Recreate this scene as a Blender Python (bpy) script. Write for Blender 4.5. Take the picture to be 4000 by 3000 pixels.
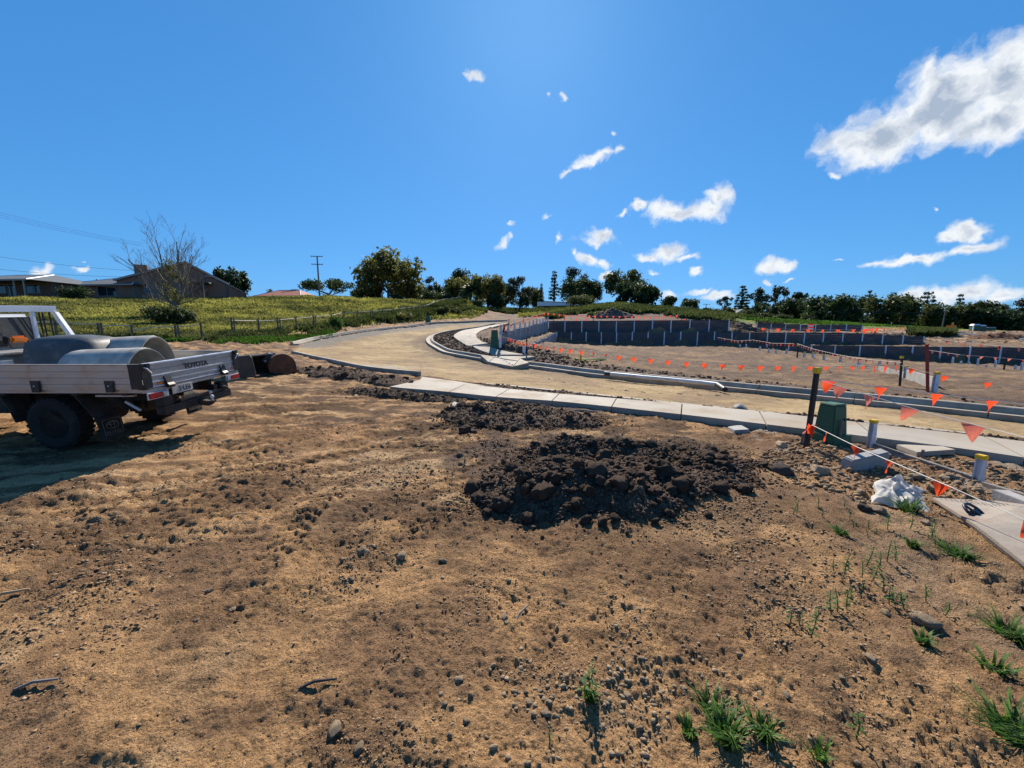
import bpy, bmesh, math, random
import numpy as np
from mathutils import Vector, Matrix

for _o in list(bpy.data.objects):
    bpy.data.objects.remove(_o)
random.seed(7)
rng = np.random.default_rng(11)
R = math.radians
SC = bpy.context.scene
COL = SC.collection

# ------------------------------------------------------------------ camera, sky, sun, exposure
CAM_H, PITCH, FPX = 1.72, R(7.7), 1502.0
SN, CS = math.sin(PITCH), math.cos(PITCH)
cam_d = bpy.data.cameras.new('camera')
cam_d.sensor_width = 36.0
cam_d.lens = 36.0 * FPX / 4000.0
cam_d.clip_start, cam_d.clip_end = 0.05, 5000.0
cam = bpy.data.objects.new('camera', cam_d)
COL.objects.link(cam)
cam.location = (0, 0, CAM_H)
cam.rotation_euler = (R(90) - PITCH, 0, 0)
SC.camera = cam
SC.render.engine = 'CYCLES'
SC.render.resolution_x, SC.render.resolution_y = 1024, 768
SC.view_settings.view_transform = 'Standard'
SC.view_settings.look = 'None'
SC.view_settings.gamma = 1.0
SC.view_settings.use_curve_mapping = False
SC.view_settings.exposure = 0.83
SC.cycles.max_bounces = 6
SC.cycles.diffuse_bounces = 3
SC.cycles.transparent_max_bounces = 12

SUN_EL, SUN_AZ = R(38.5), R(2.5)          # azimuth measured from +Y towards +X
sun_d = bpy.data.lights.new('sun', 'SUN')
sun_d.energy = 5.0
sun_d.angle = R(0.53)
sun_d.color = (1.0, 0.91, 0.78)
sun = bpy.data.objects.new('sun', sun_d)
COL.objects.link(sun)
sv = Vector((math.sin(SUN_AZ) * math.cos(SUN_EL), math.cos(SUN_AZ) * math.cos(SUN_EL), math.sin(SUN_EL)))
sun.rotation_euler = (-sv).to_track_quat('-Z', 'Y').to_euler()


def W(u, v, D):
    """The place D metres deep along the view axis seen at photo pixel (u, v) of 4000 x 3000."""
    a, b = (u - 2000) / FPX, (1500 - v) / FPX
    return Vector((a * D, D * (CS + b * SN), CAM_H + D * (-SN + b * CS)))


def direction(u, v):
    p = W(u, v, 1.0)
    return (p - Vector((0, 0, CAM_H))).normalized()


world = bpy.data.worlds.new('World')
SC.world = world
world.use_nodes = True
nt = world.node_tree
nt.nodes.clear()


def N(tree, kind, **kw):
    n = tree.nodes.new(kind)
    for k, val in kw.items():
        if k.startswith('i_'):
            n.inputs[k[2:].replace('_', ' ')].default_value = val
        else:
            setattr(n, k, val)
    return n


def math_node(tree, op, a, b=None, c=None, clamp=False):
    n = tree.nodes.new('ShaderNodeMath')
    n.operation = op
    n.use_clamp = clamp
    for i, x in enumerate((a, b, c)):
        if x is None:
            continue
        if isinstance(x, (int, float)):
            n.inputs[i].default_value = x
        else:
            tree.links.new(x, n.inputs[i])
    return n.outputs[0]


def smooth_range(tree, x, lo, hi, a=0.0, b=1.0):
    n = tree.nodes.new('ShaderNodeMapRange')
    n.interpolation_type = 'SMOOTHSTEP'
    tree.links.new(x, n.inputs['Value'])
    for k, val in (('From Min', lo), ('From Max', hi), ('To Min', a), ('To Max', b)):
        n.inputs[k].default_value = val
    return n.outputs[0]


def mix_col(tree, f, a, b, blend='MIX'):
    n = tree.nodes.new('ShaderNodeMix')
    n.data_type = 'RGBA'
    n.blend_type = blend
    for s, x in ((0, f), (6, a), (7, b)):
        if isinstance(x, (int, float)):
            n.inputs[s].default_value = x
        elif isinstance(x, (tuple, list)):
            n.inputs[s].default_value = (*x[:3], 1)
        else:
            tree.links.new(x, n.inputs[s])
    return n.outputs[2]


sky = N(nt, 'ShaderNodeTexSky', sky_type='NISHITA')
sky.sun_disc = False
sky.sun_elevation = SUN_EL
sky.sun_rotation = SUN_AZ
sky.altitude = 50
sky.air_density = 1.0
sky.dust_density = 0.25
sky.ozone_density = 3.5
# the deep, even blue of this clear winter sky: each channel's range drawn in
SKY_UNIT = 0.1244
sp = N(nt, 'ShaderNodeSeparateColor')
nt.links.new(sky.outputs[0], sp.inputs[0])
hs = N(nt, 'ShaderNodeCombineColor')
for k, (gain, power) in enumerate(((0.235, 0.76), (0.515, 0.54), (0.90, 0.50))):
    x = math_node(nt, 'POWER', math_node(nt, 'MULTIPLY', sp.outputs[k], SKY_UNIT), power)
    nt.links.new(math_node(nt, 'MULTIPLY', x, gain / SKY_UNIT), hs.inputs[k])
tc = N(nt, 'ShaderNodeTexCoord')
# clouds: soft patches at given directions of the sky, broken up by noise
warp = N(nt, 'ShaderNodeTexNoise', i_Scale=24.0, i_Detail=4.0, i_Roughness=0.55)
nt.links.new(tc.outputs['Generated'], warp.inputs['Vector'])
wv = N(nt, 'ShaderNodeVectorMath', operation='SUBTRACT')
nt.links.new(warp.outputs['Color'], wv.inputs[0])
wv.inputs[1].default_value = (0.5, 0.5, 0.5)
ws = N(nt, 'ShaderNodeVectorMath', operation='MULTIPLY_ADD')
nt.links.new(wv.outputs[0], ws.inputs[0])
ws.inputs[1].default_value = (0.05, 0.05, 0.05)
nt.links.new(tc.outputs['Generated'], ws.inputs[2])
CLOUDS = [  # u, v, half width, half height, tilt (degrees, anticlockwise), weight
    (3430, 540, 270, 145, 14, 1.15), (3330, 570, 190, 120, 0, .9), (3700, 400, 330, 190, 24, 1.45), (3960, 330, 290, 210, 25, 1.5),
    (4260, 300, 320, 240, 20, 1.4), (3620, 300, 130, 100, 35, .8), (3880, 470, 250, 120, 22, 1.4),
    (2620, 830, 120, 48, 4, 1.0), (2750, 825, 120, 50, 5, 1.0), (2805, 775, 70, 62, 30, 1.0), (2570, 815, 60, 45, 0, .8),
    (2500, 802, 50, 28, 25, .9), (2440, 826, 45, 14, 15, .8),
    (2350, 925, 80, 38, -8, .95), (2330, 940, 100, 20, -3, .8), (2300, 1018, 70, 30, -15, .95), (2350, 1030, 50, 22, -8, .9),
    (2600, 990, 95, 40, 8, 1.0), (2540, 1005, 70, 24, 0, .8), (2680, 1002, 60, 16, 6, .8), (3020, 1034, 95, 40, 4, 1.0),
    (3060, 1040, 70, 32, 10, .9), (3010, 1098, 32, 15, 5, .9), (3080, 1096, 40, 10, 12, .7), (2718, 1058, 38, 20, 25, .8),
    (2555, 1068, 28, 12, 0, .7), (2372, 1075, 40, 20, 10, .9), (3800, 893, 115, 48, 8, 1.0), (3720, 915, 70, 24, 8, .8),
    (3560, 1003, 230, 26, 8, .95), (3800, 965, 150, 34, 10, 1.0), (3420, 1022, 100, 16, 10, .8),
    (3800, 1140, 150, 55, 12, .95), (3690, 1160, 140, 50, 5, .9), (3900, 1150, 100, 50, 8, .95), (3560, 1165, 110, 40, 0, .85), (4040, 1170, 110, 50, 0, .8),
    (2310, 622, 90, 30, 16, .85), (2270, 645, 70, 24, 18, .75), (2360, 605, 60, 22, 12, .75), (2425, 590, 40, 18, 25, .7), (2215, 675, 42, 16, 20, .75), (2390, 532, 16, 18, 60, .6),
    (1850, 287, 36, 28, 10, .75), (2202, 375, 16, 26, 0, .7), (2150, 380, 14, 18, 0, .6), (1965, 952, 42, 20, 30, .75), (1995, 930, 20, 16, 50, .7),
    (1995, 873, 14, 14, 0, .6), (2180, 930, 24, 18, 45, .65), (2130, 850, 20, 14, 0, .55), (2250, 985, 14, 26, 10, .6), (3265, 692, 44, 16, 6, .75), (2455, 1150, 60, 20, 0, .8), (2610, 1153, 55, 20, 5, .85),
    (2730, 1145, 60, 16, 6, .8), (2790, 1160, 90, 20, 8, .85), (3265, 1008, 26, 9, 5, .6), (3665, 818, 14, 9, 0, .6),
    (170, 1075, 55, 28, 8, .85), (325, 1063, 50, 20, 3, .7), (330, 1020, 8, 4, 0, .3),
]
best = None
low = None
for (u, v, ru, rv, tilt, wgt) in CLOUDS:
    c = direction(u, v)
    t = R(tilt)
    e1 = (direction(u + ru * math.cos(t), v - ru * math.sin(t)) - c)
    e2 = (direction(u - rv * math.sin(t), v - rv * math.cos(t)) - c)
    r1, r2 = e1.length, e2.length
    x = (e1 - c * e1.dot(c)).normalized()
    z = c.copy()
    y = z.cross(x).normalized()
    if y.dot(e2) < 0:
        y, z = -y, -z
    rot = Matrix((x, y, z)).transposed().to_euler()
    mp = N(nt, 'ShaderNodeMapping', vector_type='TEXTURE')
    mp.inputs['Location'].default_value = c
    mp.inputs['Rotation'].default_value = rot
    mp.inputs['Scale'].default_value = (r1, r2, 0.35)
    nt.links.new(ws.outputs[0], mp.inputs['Vector'])
    ln = N(nt, 'ShaderNodeVectorMath', operation='LENGTH')
    nt.links.new(mp.outputs[0], ln.inputs[0])
    d = math_node(nt, 'MULTIPLY_ADD', ln.outputs['Value'], -wgt, wgt)
    best = d if best is None else math_node(nt, 'SMOOTH_MAX', best, d, 0.12)
fine = N(nt, 'ShaderNodeTexNoise', i_Scale=42.0, i_Detail=5.0, i_Roughness=0.52)
nt.links.new(ws.outputs[0], fine.inputs['Vector'])
big = N(nt, 'ShaderNodeTexNoise', i_Scale=11.0, i_Detail=3.0, i_Roughness=0.5)
nt.links.new(tc.outputs['Generated'], big.inputs['Vector'])
wisp = N(nt, 'ShaderNodeTexNoise', i_Scale=150.0, i_Detail=5.0, i_Roughness=0.65)
nt.links.new(ws.outputs[0], wisp.inputs['Vector'])
dens = math_node(nt, 'MULTIPLY_ADD', fine.outputs[0], 0.95, -0.46)
dens = math_node(nt, 'MULTIPLY_ADD', wisp.outputs[0], 0.12, math_node(nt, 'ADD', dens, -0.06))
dens = math_node(nt, 'ADD', best, dens)
alpha = smooth_range(nt, dens, -0.02, 0.72)
# billows: lit on the side towards the sun, greyer on the side away from it
off = N(nt, 'ShaderNodeVectorMath', operation='ADD')
nt.links.new(ws.outputs[0], off.inputs[0])
off.inputs[1].default_value = tuple(sv * 0.02 + Vector((-0.008, 0, 0.012)))
fine2 = N(nt, 'ShaderNodeTexNoise', i_Scale=20.0, i_Detail=5.0, i_Roughness=0.55)
fine3 = N(nt, 'ShaderNodeTexNoise', i_Scale=20.0, i_Detail=5.0, i_Roughness=0.55)
nt.links.new(off.outputs[0], fine2.inputs['Vector'])
nt.links.new(ws.outputs[0], fine3.inputs['Vector'])
emb = math_node(nt, 'SUBTRACT', fine2.outputs[0], fine3.outputs[0])
bulk = smooth_range(nt, math_node(nt, 'MULTIPLY_ADD', big.outputs[0], 0.8, dens), 0.85, 1.9)
shade = math_node(nt, 'MULTIPLY_ADD', emb, 2.3, bulk, clamp=True)
CLOUD_LIT, CLOUD_THICK = (7.3, 7.6, 7.9), (3.3, 4.0, 5.1)
ccol = mix_col(nt, shade, CLOUD_LIT, CLOUD_THICK)
allc = mix_col(nt, alpha, hs.outputs[0], ccol)
bg = N(nt, 'ShaderNodeBackground', i_Strength=0.07)
nt.links.new(allc, bg.inputs['Color'])
wo = N(nt, 'ShaderNodeOutputWorld')
nt.links.new(bg.outputs[0], wo.inputs['Surface'])
world.cycles.sampling_method = 'MANUAL'
world.cycles.sample_map_resolution = 512

# ------------------------------------------------------------------ helpers


def link(o, parent=None):
    COL.objects.link(o)
    if parent is not None:
        o.parent = parent
    return o


def tag(o, label=None, cat=None, group=None, kind=None):
    for k, val in (('label', label), ('category', cat), ('group', group), ('kind', kind)):
        if val:
            o[k] = val
    return o


def thing(name, label, cat, loc=(0, 0, 0), rot=(0, 0, 0), group=None, kind=None):
    o = bpy.data.objects.new(name, None)
    o.empty_display_size = 0.1
    link(o)
    o.location = loc
    o.rotation_euler = rot
    return tag(o, label, cat, group, kind)


def copy_tree(o, parent=None):
    c = o.copy()
    link(c)
    c.parent = parent
    for ch in o.children:
        copy_tree(ch, c)
    return c


class MB:
    """Collects simple shapes and links them as one mesh object."""

    def __init__(self):
        self.v, self.f = [], []

    def add(self, vs, fs):
        n = len(self.v)
        self.v += [tuple(p) for p in vs]
        self.f += [tuple(n + i for i in f) for f in fs]
        return self

    def box(self, x0, x1, y0, y1, z0, z1, m=None):
        vs = [Vector(p) for p in ((x0, y0, z0), (x1, y0, z0), (x1, y1, z0), (x0, y1, z0), (x0, y0, z1), (x1, y0, z1), (x1, y1, z1), (x0, y1, z1))]
        if m is not None:
            vs = [m @ p for p in vs]
        return self.add(vs, ((0, 3, 2, 1), (4, 5, 6, 7), (0, 1, 5, 4), (1, 2, 6, 5), (2, 3, 7, 6), (3, 0, 4, 7)))

    def hexa(self, lo, hi):
        """lo, hi: four corners each, both anticlockwise seen from above."""
        return self.add(list(lo) + list(hi), ((3, 2, 1, 0), (4, 5, 6, 7), (0, 1, 5, 4), (1, 2, 6, 5), (2, 3, 7, 6), (3, 0, 4, 7)))

    def tube(self, pts, radii, n=6, caps=True):
        pts = [Vector(p) for p in pts]
        if isinstance(radii, (int, float)):
            radii = [radii] * len(pts)
        rings = []
        t0 = (pts[1] - pts[0]).normalized()
        ref = Vector((0, 0, 1)) if abs(t0.z) < 0.9 else Vector((1, 0, 0))
        for i, p in enumerate(pts):
            t = (pts[min(i + 1, len(pts) - 1)] - pts[max(i - 1, 0)])
            t = t.normalized() if t.length > 1e-9 else t0
            a = t.cross(ref)
            a = a.normalized() if a.length > 1e-6 else t.orthogonal().normalized()
            b = t.cross(a)
            rings.append([p + (a * math.cos(2 * math.pi * k / n) + b * math.sin(2 * math.pi * k / n)) * radii[i] for k in range(n)])
        vs = [q for r in rings for q in r]
        fs = []
        for i in range(len(pts) - 1):
            for k in range(n):
                fs.append((i * n + k, i * n + (k + 1) % n, (i + 1) * n + (k + 1) % n, (i + 1) * n + k))
        if caps:
            fs.append(tuple(range(n))[::-1])
            fs.append(tuple((len(pts) - 1) * n + k for k in range(n)))
        return self.add(vs, fs)

    def lathe(self, prof, n=24, m=None, closed=False):
        """prof: (radius, height) round the local z axis."""
        vs = []
        for r, z in prof:
            for k in range(n):
                p = Vector((r * math.cos(2 * math.pi * k / n), r * math.sin(2 * math.pi * k / n), z))
                vs.append(m @ p if m is not None else p)
        fs = []
        L = len(prof)
        for i in range(L if closed else L - 1):
            j = (i + 1) % L
            for k in range(n):
                fs.append((i * n + k, i * n + (k + 1) % n, j * n + (k + 1) % n, j * n + k))
        if not closed:
            if prof[0][0] > 1e-6:
                fs.append(tuple(range(n))[::-1])
            if prof[-1][0] > 1e-6:
                fs.append(tuple((L - 1) * n + k for k in range(n)))
        return self.add(vs, fs)

    def prism(self, poly, axis, a, b, m=None):
        """poly: 2-D outline extruded from a to b along axis ('x', 'y' or 'z')."""
        def P(p, t):
            q = {'x': (t, p[0], p[1]), 'y': (p[0], t, p[1]), 'z': (p[0], p[1], t)}[axis]
            q = Vector(q)
            return m @ q if m is not None else q
        n = len(poly)
        vs = [P(p, a) for p in poly] + [P(p, b) for p in poly]
        fs = [tuple(range(n))[::-1], tuple(range(n, 2 * n))] + [(i, (i + 1) % n, n + (i + 1) % n, n + i) for i in range(n)]
        return self.add(vs, fs)

    def data(self, name, mat, smooth=False, bevel=0.0):
        me = bpy.data.meshes.new(name)
        me.from_pydata(self.v, [], self.f)
        bm = bmesh.new()
        bm.from_mesh(me)
        if bevel:
            bmesh.ops.remove_doubles(bm, verts=bm.verts, dist=1e-5)
            bmesh.ops.bevel(bm, geom=[e for e in bm.edges if len(e.link_faces) == 2 and e.calc_face_angle(0) > 0.5], offset=bevel, segments=2, affect='EDGES', clamp_overlap=True)
        bmesh.ops.recalc_face_normals(bm, faces=bm.faces)
        bm.to_mesh(me)
        bm.free()
        if smooth:
            me.shade_smooth()
            if smooth != 'all':
                me.set_sharp_from_angle(angle=R(40))
        if mat is not None:
            me.materials.append(mat)
        return me

    def build(self, name, mat, parent=None, smooth=False, bevel=0.0):
        return link(bpy.data.objects.new(name, self.data(name, mat, smooth, bevel)), parent)


def fast_mesh(name, verts, faces, mat, attr=None, smooth=False):
    """verts (n,3) array, faces (m,k) array; attr: per-face grey or per-vertex colours written to 'tint'."""
    me = bpy.data.meshes.new(name)
    verts = np.asarray(verts, np.float32)
    faces = np.asarray(faces, np.int32)
    m, k = faces.shape
    me.vertices.add(len(verts))
    me.vertices.foreach_set('co', verts.ravel())
    me.loops.add(m * k)
    me.loops.foreach_set('vertex_index', faces.ravel())
    me.polygons.add(m)
    me.polygons.foreach_set('loop_start', np.arange(0, m * k, k, dtype=np.int32))
    me.update(calc_edges=True)
    if attr is not None:
        attr = np.asarray(attr, np.float32)
        if len(attr) == m and len(attr) != len(verts):
            ca = me.color_attributes.new('tint', 'FLOAT_COLOR', 'CORNER')
            attr = np.repeat(attr, k, axis=0)
        else:
            ca = me.color_attributes.new('tint', 'FLOAT_COLOR', 'POINT')
        if attr.ndim == 1:
            attr = np.stack([attr] * 3, 1)
        full = np.ones((len(attr), 4), np.float32)
        full[:, :3] = attr
        ca.data.foreach_set('color', full.ravel())
    if smooth:
        me.shade_smooth()
    if mat is not None:
        me.materials.append(mat)
    return me


# ------------------------------------------------------------------ materials


def base_mat(name):
    m = bpy.data.materials.new(name)
    m.use_nodes = True
    t = m.node_tree
    t.nodes.clear()
    out = t.nodes.new('ShaderNodeOutputMaterial')
    p = t.nodes.new('ShaderNodeBsdfPrincipled')
    t.links.new(p.outputs[0], out.inputs['Surface'])
    return m, t, p, out


def mat(name, col, rough=0.7, var=0.25, scale=6.0, bump=0.0, bscale=40.0, metal=0.0, dirt=None, dscale=2.0, damt=0.5, obj_var=0.0, spec=0.4, stretch=None):
    """A painted, worn or raw surface: colour with broad mottling, optional dirt patches and fine relief."""
    m, t, p, out = base_mat(name)
    co = t.nodes.new('ShaderNodeTexCoord')
    vec = co.outputs['Object']
    if stretch:
        mp = t.nodes.new('ShaderNodeMapping')
        mp.inputs['Scale'].default_value = stretch
        t.links.new(vec, mp.inputs['Vector'])
        vec = mp.outputs[0]
    n1 = N(t, 'ShaderNodeTexNoise', i_Scale=scale, i_Detail=6.0, i_Roughness=0.65)
    t.links.new(vec, n1.inputs['Vector'])
    f = smooth_range(t, n1.outputs[0], 0.3, 0.7)
    lo = tuple(c * (1 - var) for c in col)
    hi = tuple(min(1, c * (1 + var * 0.6)) for c in col)
    c = mix_col(t, f, lo, hi)
    if dirt is not None:
        n2 = N(t, 'ShaderNodeTexNoise', i_Scale=dscale, i_Detail=8.0, i_Roughness=0.7)
        t.links.new(co.outputs['Object'], n2.inputs['Vector'])
        f2 = smooth_range(t, n2.outputs[0], 0.62 - damt * 0.35, 0.8 - damt * 0.2)
        c = mix_col(t, math_node(t, 'MULTIPLY', f2, 0.85), c, dirt)
    if obj_var:
        oi = t.nodes.new('ShaderNodeObjectInfo')
        k = math_node(t, 'MULTIPLY_ADD', oi.outputs['Random'], 2 * obj_var, 1 - obj_var)
        hsv = N(t, 'ShaderNodeHueSaturation')
        t.links.new(k, hsv.inputs['Value'])
        t.links.new(c, hsv.inputs['Color'])
        c = hsv.outputs[0]
    t.links.new(c, p.inputs['Base Color'])
    r = smooth_range(t, n1.outputs[0], 0.25, 0.75, max(0, rough - 0.1), min(1, rough + 0.1))
    t.links.new(r, p.inputs['Roughness'])
    p.inputs['Metallic'].default_value = metal
    p.inputs['Specular IOR Level'].default_value = spec
    if bump:
        n3 = N(t, 'ShaderNodeTexNoise', i_Scale=bscale, i_Detail=5.0, i_Roughness=0.6)
        t.links.new(vec, n3.inputs['Vector'])
        b = N(t, 'ShaderNodeBump', i_Strength=min(1, bump), i_Distance=0.02)
        t.links.new(n3.outputs[0], b.inputs['Height'])
        t.links.new(b.outputs[0], p.inputs['Normal'])
    return m


def soil_mat(name, tint_attr, col=(1, 1, 1), fine=55.0, bump=0.9, dist=0.02, mottled=0.4):
    """Bare earth: colour carried by the mesh's own soil map, broken up by grain at several sizes, with crumbly relief."""
    m, t, p, out = base_mat(name)
    co = t.nodes.new('ShaderNodeTexCoord')
    if tint_attr:
        at = N(t, 'ShaderNodeVertexColor', layer_name='tint')
        c = at.outputs['Color']
    else:
        rgb = t.nodes.new('ShaderNodeRGB')
        rgb.outputs[0].default_value = (*col, 1)
        c = rgb.outputs[0]
    n1 = N(t, 'ShaderNodeTexNoise', i_Scale=fine, i_Detail=8.0, i_Roughness=0.75)
    n2 = N(t, 'ShaderNodeTexNoise', i_Scale=fine * 0.16, i_Detail=6.0, i_Roughness=0.7)
    n4 = N(t, 'ShaderNodeTexNoise', i_Scale=fine * 3.2, i_Detail=4.0, i_Roughness=0.7)
    vo = N(t, 'ShaderNodeTexVoronoi', i_Scale=fine * 1.3)
    for n in (n1, n2, n4, vo):
        t.links.new(co.outputs['Object'], n.inputs['Vector'])
    k = smooth_range(t, n1.outputs[0], 0.25, 0.75, 1 - mottled, 1 + mottled * 0.75)
    k2 = smooth_range(t, n2.outputs[0], 0.25, 0.75, 1 - mottled * 0.6, 1 + mottled * 0.5)
    k3 = math_node(t, 'MULTIPLY', k, k2)
    c = mix_col(t, 1.0, c, c, 'MIX')
    vm = N(t, 'ShaderNodeVectorMath', operation='SCALE')
    t.links.new(c, vm.inputs[0])
    t.links.new(k3, vm.inputs['Scale'])
    # grit: small pebbles of mixed tone, thick in some patches and thin in others
    pb = N(t, 'ShaderNodeTexVoronoi', i_Scale=fine * 1.25)
    pw = N(t, 'ShaderNodeVectorMath', operation='MULTIPLY_ADD')
    t.links.new(n4.outputs['Color'], pw.inputs[0])
    pw.inputs[1].default_value = (0.5 / fine, 0.5 / fine, 0.5 / fine)
    t.links.new(co.outputs['Object'], pw.inputs[2])
    t.links.new(pw.outputs[0], pb.inputs['Vector'])
    cell = t.nodes.new('ShaderNodeSeparateColor')
    t.links.new(pb.outputs['Color'], cell.inputs[0])
    patch = N(t, 'ShaderNodeTexNoise', i_Scale=fine * 0.045, i_Detail=5.0, i_Roughness=0.6)
    t.links.new(co.outputs['Object'], patch.inputs['Vector'])
    thick = smooth_range(t, patch.outputs[0], 0.36, 0.62)
    body = smooth_range(t, pb.outputs['Distance'], 0.55, 0.30)
    isp = math_node(t, 'MULTIPLY', math_node(t, 'MULTIPLY', body, smooth_range(t, cell.outputs[0], 0.48, 0.62)), thick)
    tone = smooth_range(t, cell.outputs[1], 0.05, 0.95, 0.42, 1.55)
    vm2 = N(t, 'ShaderNodeVectorMath', operation='SCALE')
    t.links.new(vm.outputs[0], vm2.inputs[0])
    t.links.new(tone, vm2.inputs['Scale'])
    c2 = mix_col(t, math_node(t, 'MULTIPLY', isp, 0.85), vm.outputs[0], vm2.outputs[0])
    g = smooth_range(t, n4.outputs[0], 0.66, 0.74)
    c2 = mix_col(t, math_node(t, 'MULTIPLY', g, 0.2), c2, (0.5, 0.38, 0.24))
    t.links.new(c2, p.inputs['Base Color'])
    p.inputs['Roughness'].default_value = 0.95
    p.inputs['Specular IOR Level'].default_value = 0.15
    h = math_node(t, 'MULTIPLY_ADD', n1.outputs[0], 1.0, math_node(t, 'MULTIPLY', n4.outputs[0], 0.6))
    h = math_node(t, 'MULTIPLY_ADD', vo.outputs['Distance'], -0.35, h)
    h = math_node(t, 'MULTIPLY_ADD', isp, 0.75, h)
    b = N(t, 'ShaderNodeBump', i_Strength=bump, i_Distance=dist)
    t.links.new(h, b.inputs['Height'])
    t.links.new(b.outputs[0], p.inputs['Normal'])
    return m


def leaf_mat(name, dark, light, trans=0.35, rough=0.6):
    m, t, p, out = base_mat(name)
    at = N(t, 'ShaderNodeVertexColor', layer_name='tint')
    sep = t.nodes.new('ShaderNodeSeparateColor')
    t.links.new(at.outputs['Color'], sep.inputs[0])
    c = mix_col(t, sep.outputs[0], dark, light)
    t.links.new(c, p.inputs['Base Color'])
    p.inputs['Roughness'].default_value = rough
    p.inputs['Specular IOR Level'].default_value = 0.25
    tr = t.nodes.new('ShaderNodeBsdfTranslucent')
    t.links.new(c, tr.inputs['Color'])
    mx = t.nodes.new('ShaderNodeMixShader')
    mx.inputs[0].default_value = trans
    t.links.new(p.outputs[0], mx.inputs[1])
    t.links.new(tr.outputs[0], mx.inputs[2])
    t.links.new(mx.outputs[0], out.inputs['Surface'])
    return m


def glass_mat(name, col=(0.02, 0.025, 0.03), rough=0.06):
    m, t, p, out = base_mat(name)
    p.inputs['Base Color'].default_value = (*col, 1)
    p.inputs['Roughness'].default_value = rough
    p.inputs['Specular IOR Level'].default_value = 0.6
    return m


def cloth_mat(name, col, trans=0.45, rough=0.6):
    m, t, p, out = base_mat(name)
    co = t.nodes.new('ShaderNodeTexCoord')
    n1 = N(t, 'ShaderNodeTexNoise', i_Scale=14.0, i_Detail=5.0)
    t.links.new(co.outputs['Object'], n1.inputs['Vector'])
    c = mix_col(t, smooth_range(t, n1.outputs[0], 0.3, 0.7), tuple(x * 0.82 for x in col), col)
    t.links.new(c, p.inputs['Base Color'])
    p.inputs['Roughness'].default_value = rough
    tr = t.nodes.new('ShaderNodeBsdfTranslucent')
    t.links.new(c, tr.inputs['Color'])
    mx = t.nodes.new('ShaderNodeMixShader')
    mx.inputs[0].default_value = trans
    t.links.new(p.outputs[0], mx.inputs[1])
    t.links.new(tr.outputs[0], mx.inputs[2])
    t.links.new(mx.outputs[0], out.inputs['Surface'])
    return m


M = {}
M['soil'] = soil_mat('soil', True, fine=62.0, bump=1.0, dist=0.022, mottled=0.5)
M['road'] = soil_mat('road_base', True, fine=60.0, bump=0.6, mottled=0.3)
M['lot'] = soil_mat('lot_soil', True, fine=22.0, bump=0.9, dist=0.05, mottled=0.42)
M['turf'] = soil_mat('turf', True, fine=9.0, bump=1.0, dist=0.15, mottled=0.45)
M['clod'] = soil_mat('clod_soil', False, (0.125, 0.083, 0.058), fine=34.0, bump=1.0, dist=0.02, mottled=0.45)
M['mound'] = soil_mat('mound_soil', True, fine=40.0, bump=1.0, dist=0.03, mottled=0.45)
M['stone'] = mat('pale_stone', (0.34, 0.25, 0.16), 0.9, 0.45, 9.0, 0.7, 30.0, obj_var=0.3, spec=0.2)
M['grit'] = mat('grit_stone', (0.30, 0.19, 0.105), 0.95, 0.55, 14.0, 0.6, 60.0, spec=0.15)
M['darkgrit'] = mat('dark_grit', (0.10, 0.07, 0.05), 0.95, 0.5, 14.0, 0.6, 60.0, spec=0.15)
M['rock_dark'] = mat('dark_rock', (0.09, 0.07, 0.06), 0.9, 0.4, 8.0, 0.9, 18.0, spec=0.2)
M['concrete'] = mat('pale_concrete', (0.335, 0.30, 0.25), 0.85, 0.2, 1.6, 0.25, 60.0, dirt=(0.24, 0.18, 0.12), dscale=0.8, damt=0.6, obj_var=0.05)
M['kerb'] = mat('kerb_concrete', (0.33, 0.295, 0.245), 0.85, 0.2, 2.0, 0.25, 60.0, dirt=(0.22, 0.165, 0.11), dscale=1.6, damt=0.6, obj_var=0.05)
M['concrete_grey'] = mat('grey_concrete', (0.30, 0.29, 0.28), 0.9, 0.2, 4.0, 0.3, 50.0, dirt=(0.2, 0.15, 0.1), dscale=3.0, damt=0.35)
M['sleeper'] = mat('charcoal_sleeper', (0.075, 0.075, 0.085), 0.85, 0.25, 2.5, 0.5, 12.0, dirt=(0.12, 0.095, 0.075), dscale=0.8, damt=0.35, obj_var=0.12)
M['sleeper_grey'] = mat('grey_sleeper', (0.25, 0.25, 0.27), 0.85, 0.2, 2.5, 0.4, 12.0, dirt=(0.17, 0.14, 0.11), dscale=0.8, damt=0.35, obj_var=0.1)
M['galv'] = mat('galvanised_steel', (0.62, 0.66, 0.72), 0.5, 0.2, 5.0, 0.1, 30.0, metal=0.25, dirt=(0.3, 0.27, 0.24), dscale=3.0, damt=0.3, obj_var=0.1)
M['white'] = mat('white_paint', (0.78, 0.79, 0.80), 0.35, 0.06, 2.0, dirt=(0.42, 0.36, 0.29), dscale=1.5, damt=0.25)
M['alu'] = mat('dull_aluminium', (0.44, 0.43, 0.41), 0.45, 0.14, 3.0, 0.05, 30.0, metal=0.7, dirt=(0.28, 0.23, 0.18), dscale=2.5, damt=0.35, stretch=(1, 6, 6))
M['black'] = mat('black_steel', (0.018, 0.018, 0.02), 0.5, 0.3, 8.0, dirt=(0.10, 0.075, 0.05), dscale=4.0, damt=0.3)
M['under'] = mat('muddy_underbody', (0.03, 0.027, 0.024), 0.85, 0.4, 6.0, 0.5, 25.0, dirt=(0.09, 0.065, 0.045), dscale=3.0, damt=0.5)
M['rubber'] = mat('rubber', (0.018, 0.017, 0.016), 0.9, 0.3, 10.0, 0.4, 50.0, dirt=(0.05, 0.038, 0.028), dscale=5.0, damt=0.5)
M['flap_print'] = mat('worn_flap_print', (0.16, 0.14, 0.11), 0.9, 0.4, 20.0)
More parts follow.
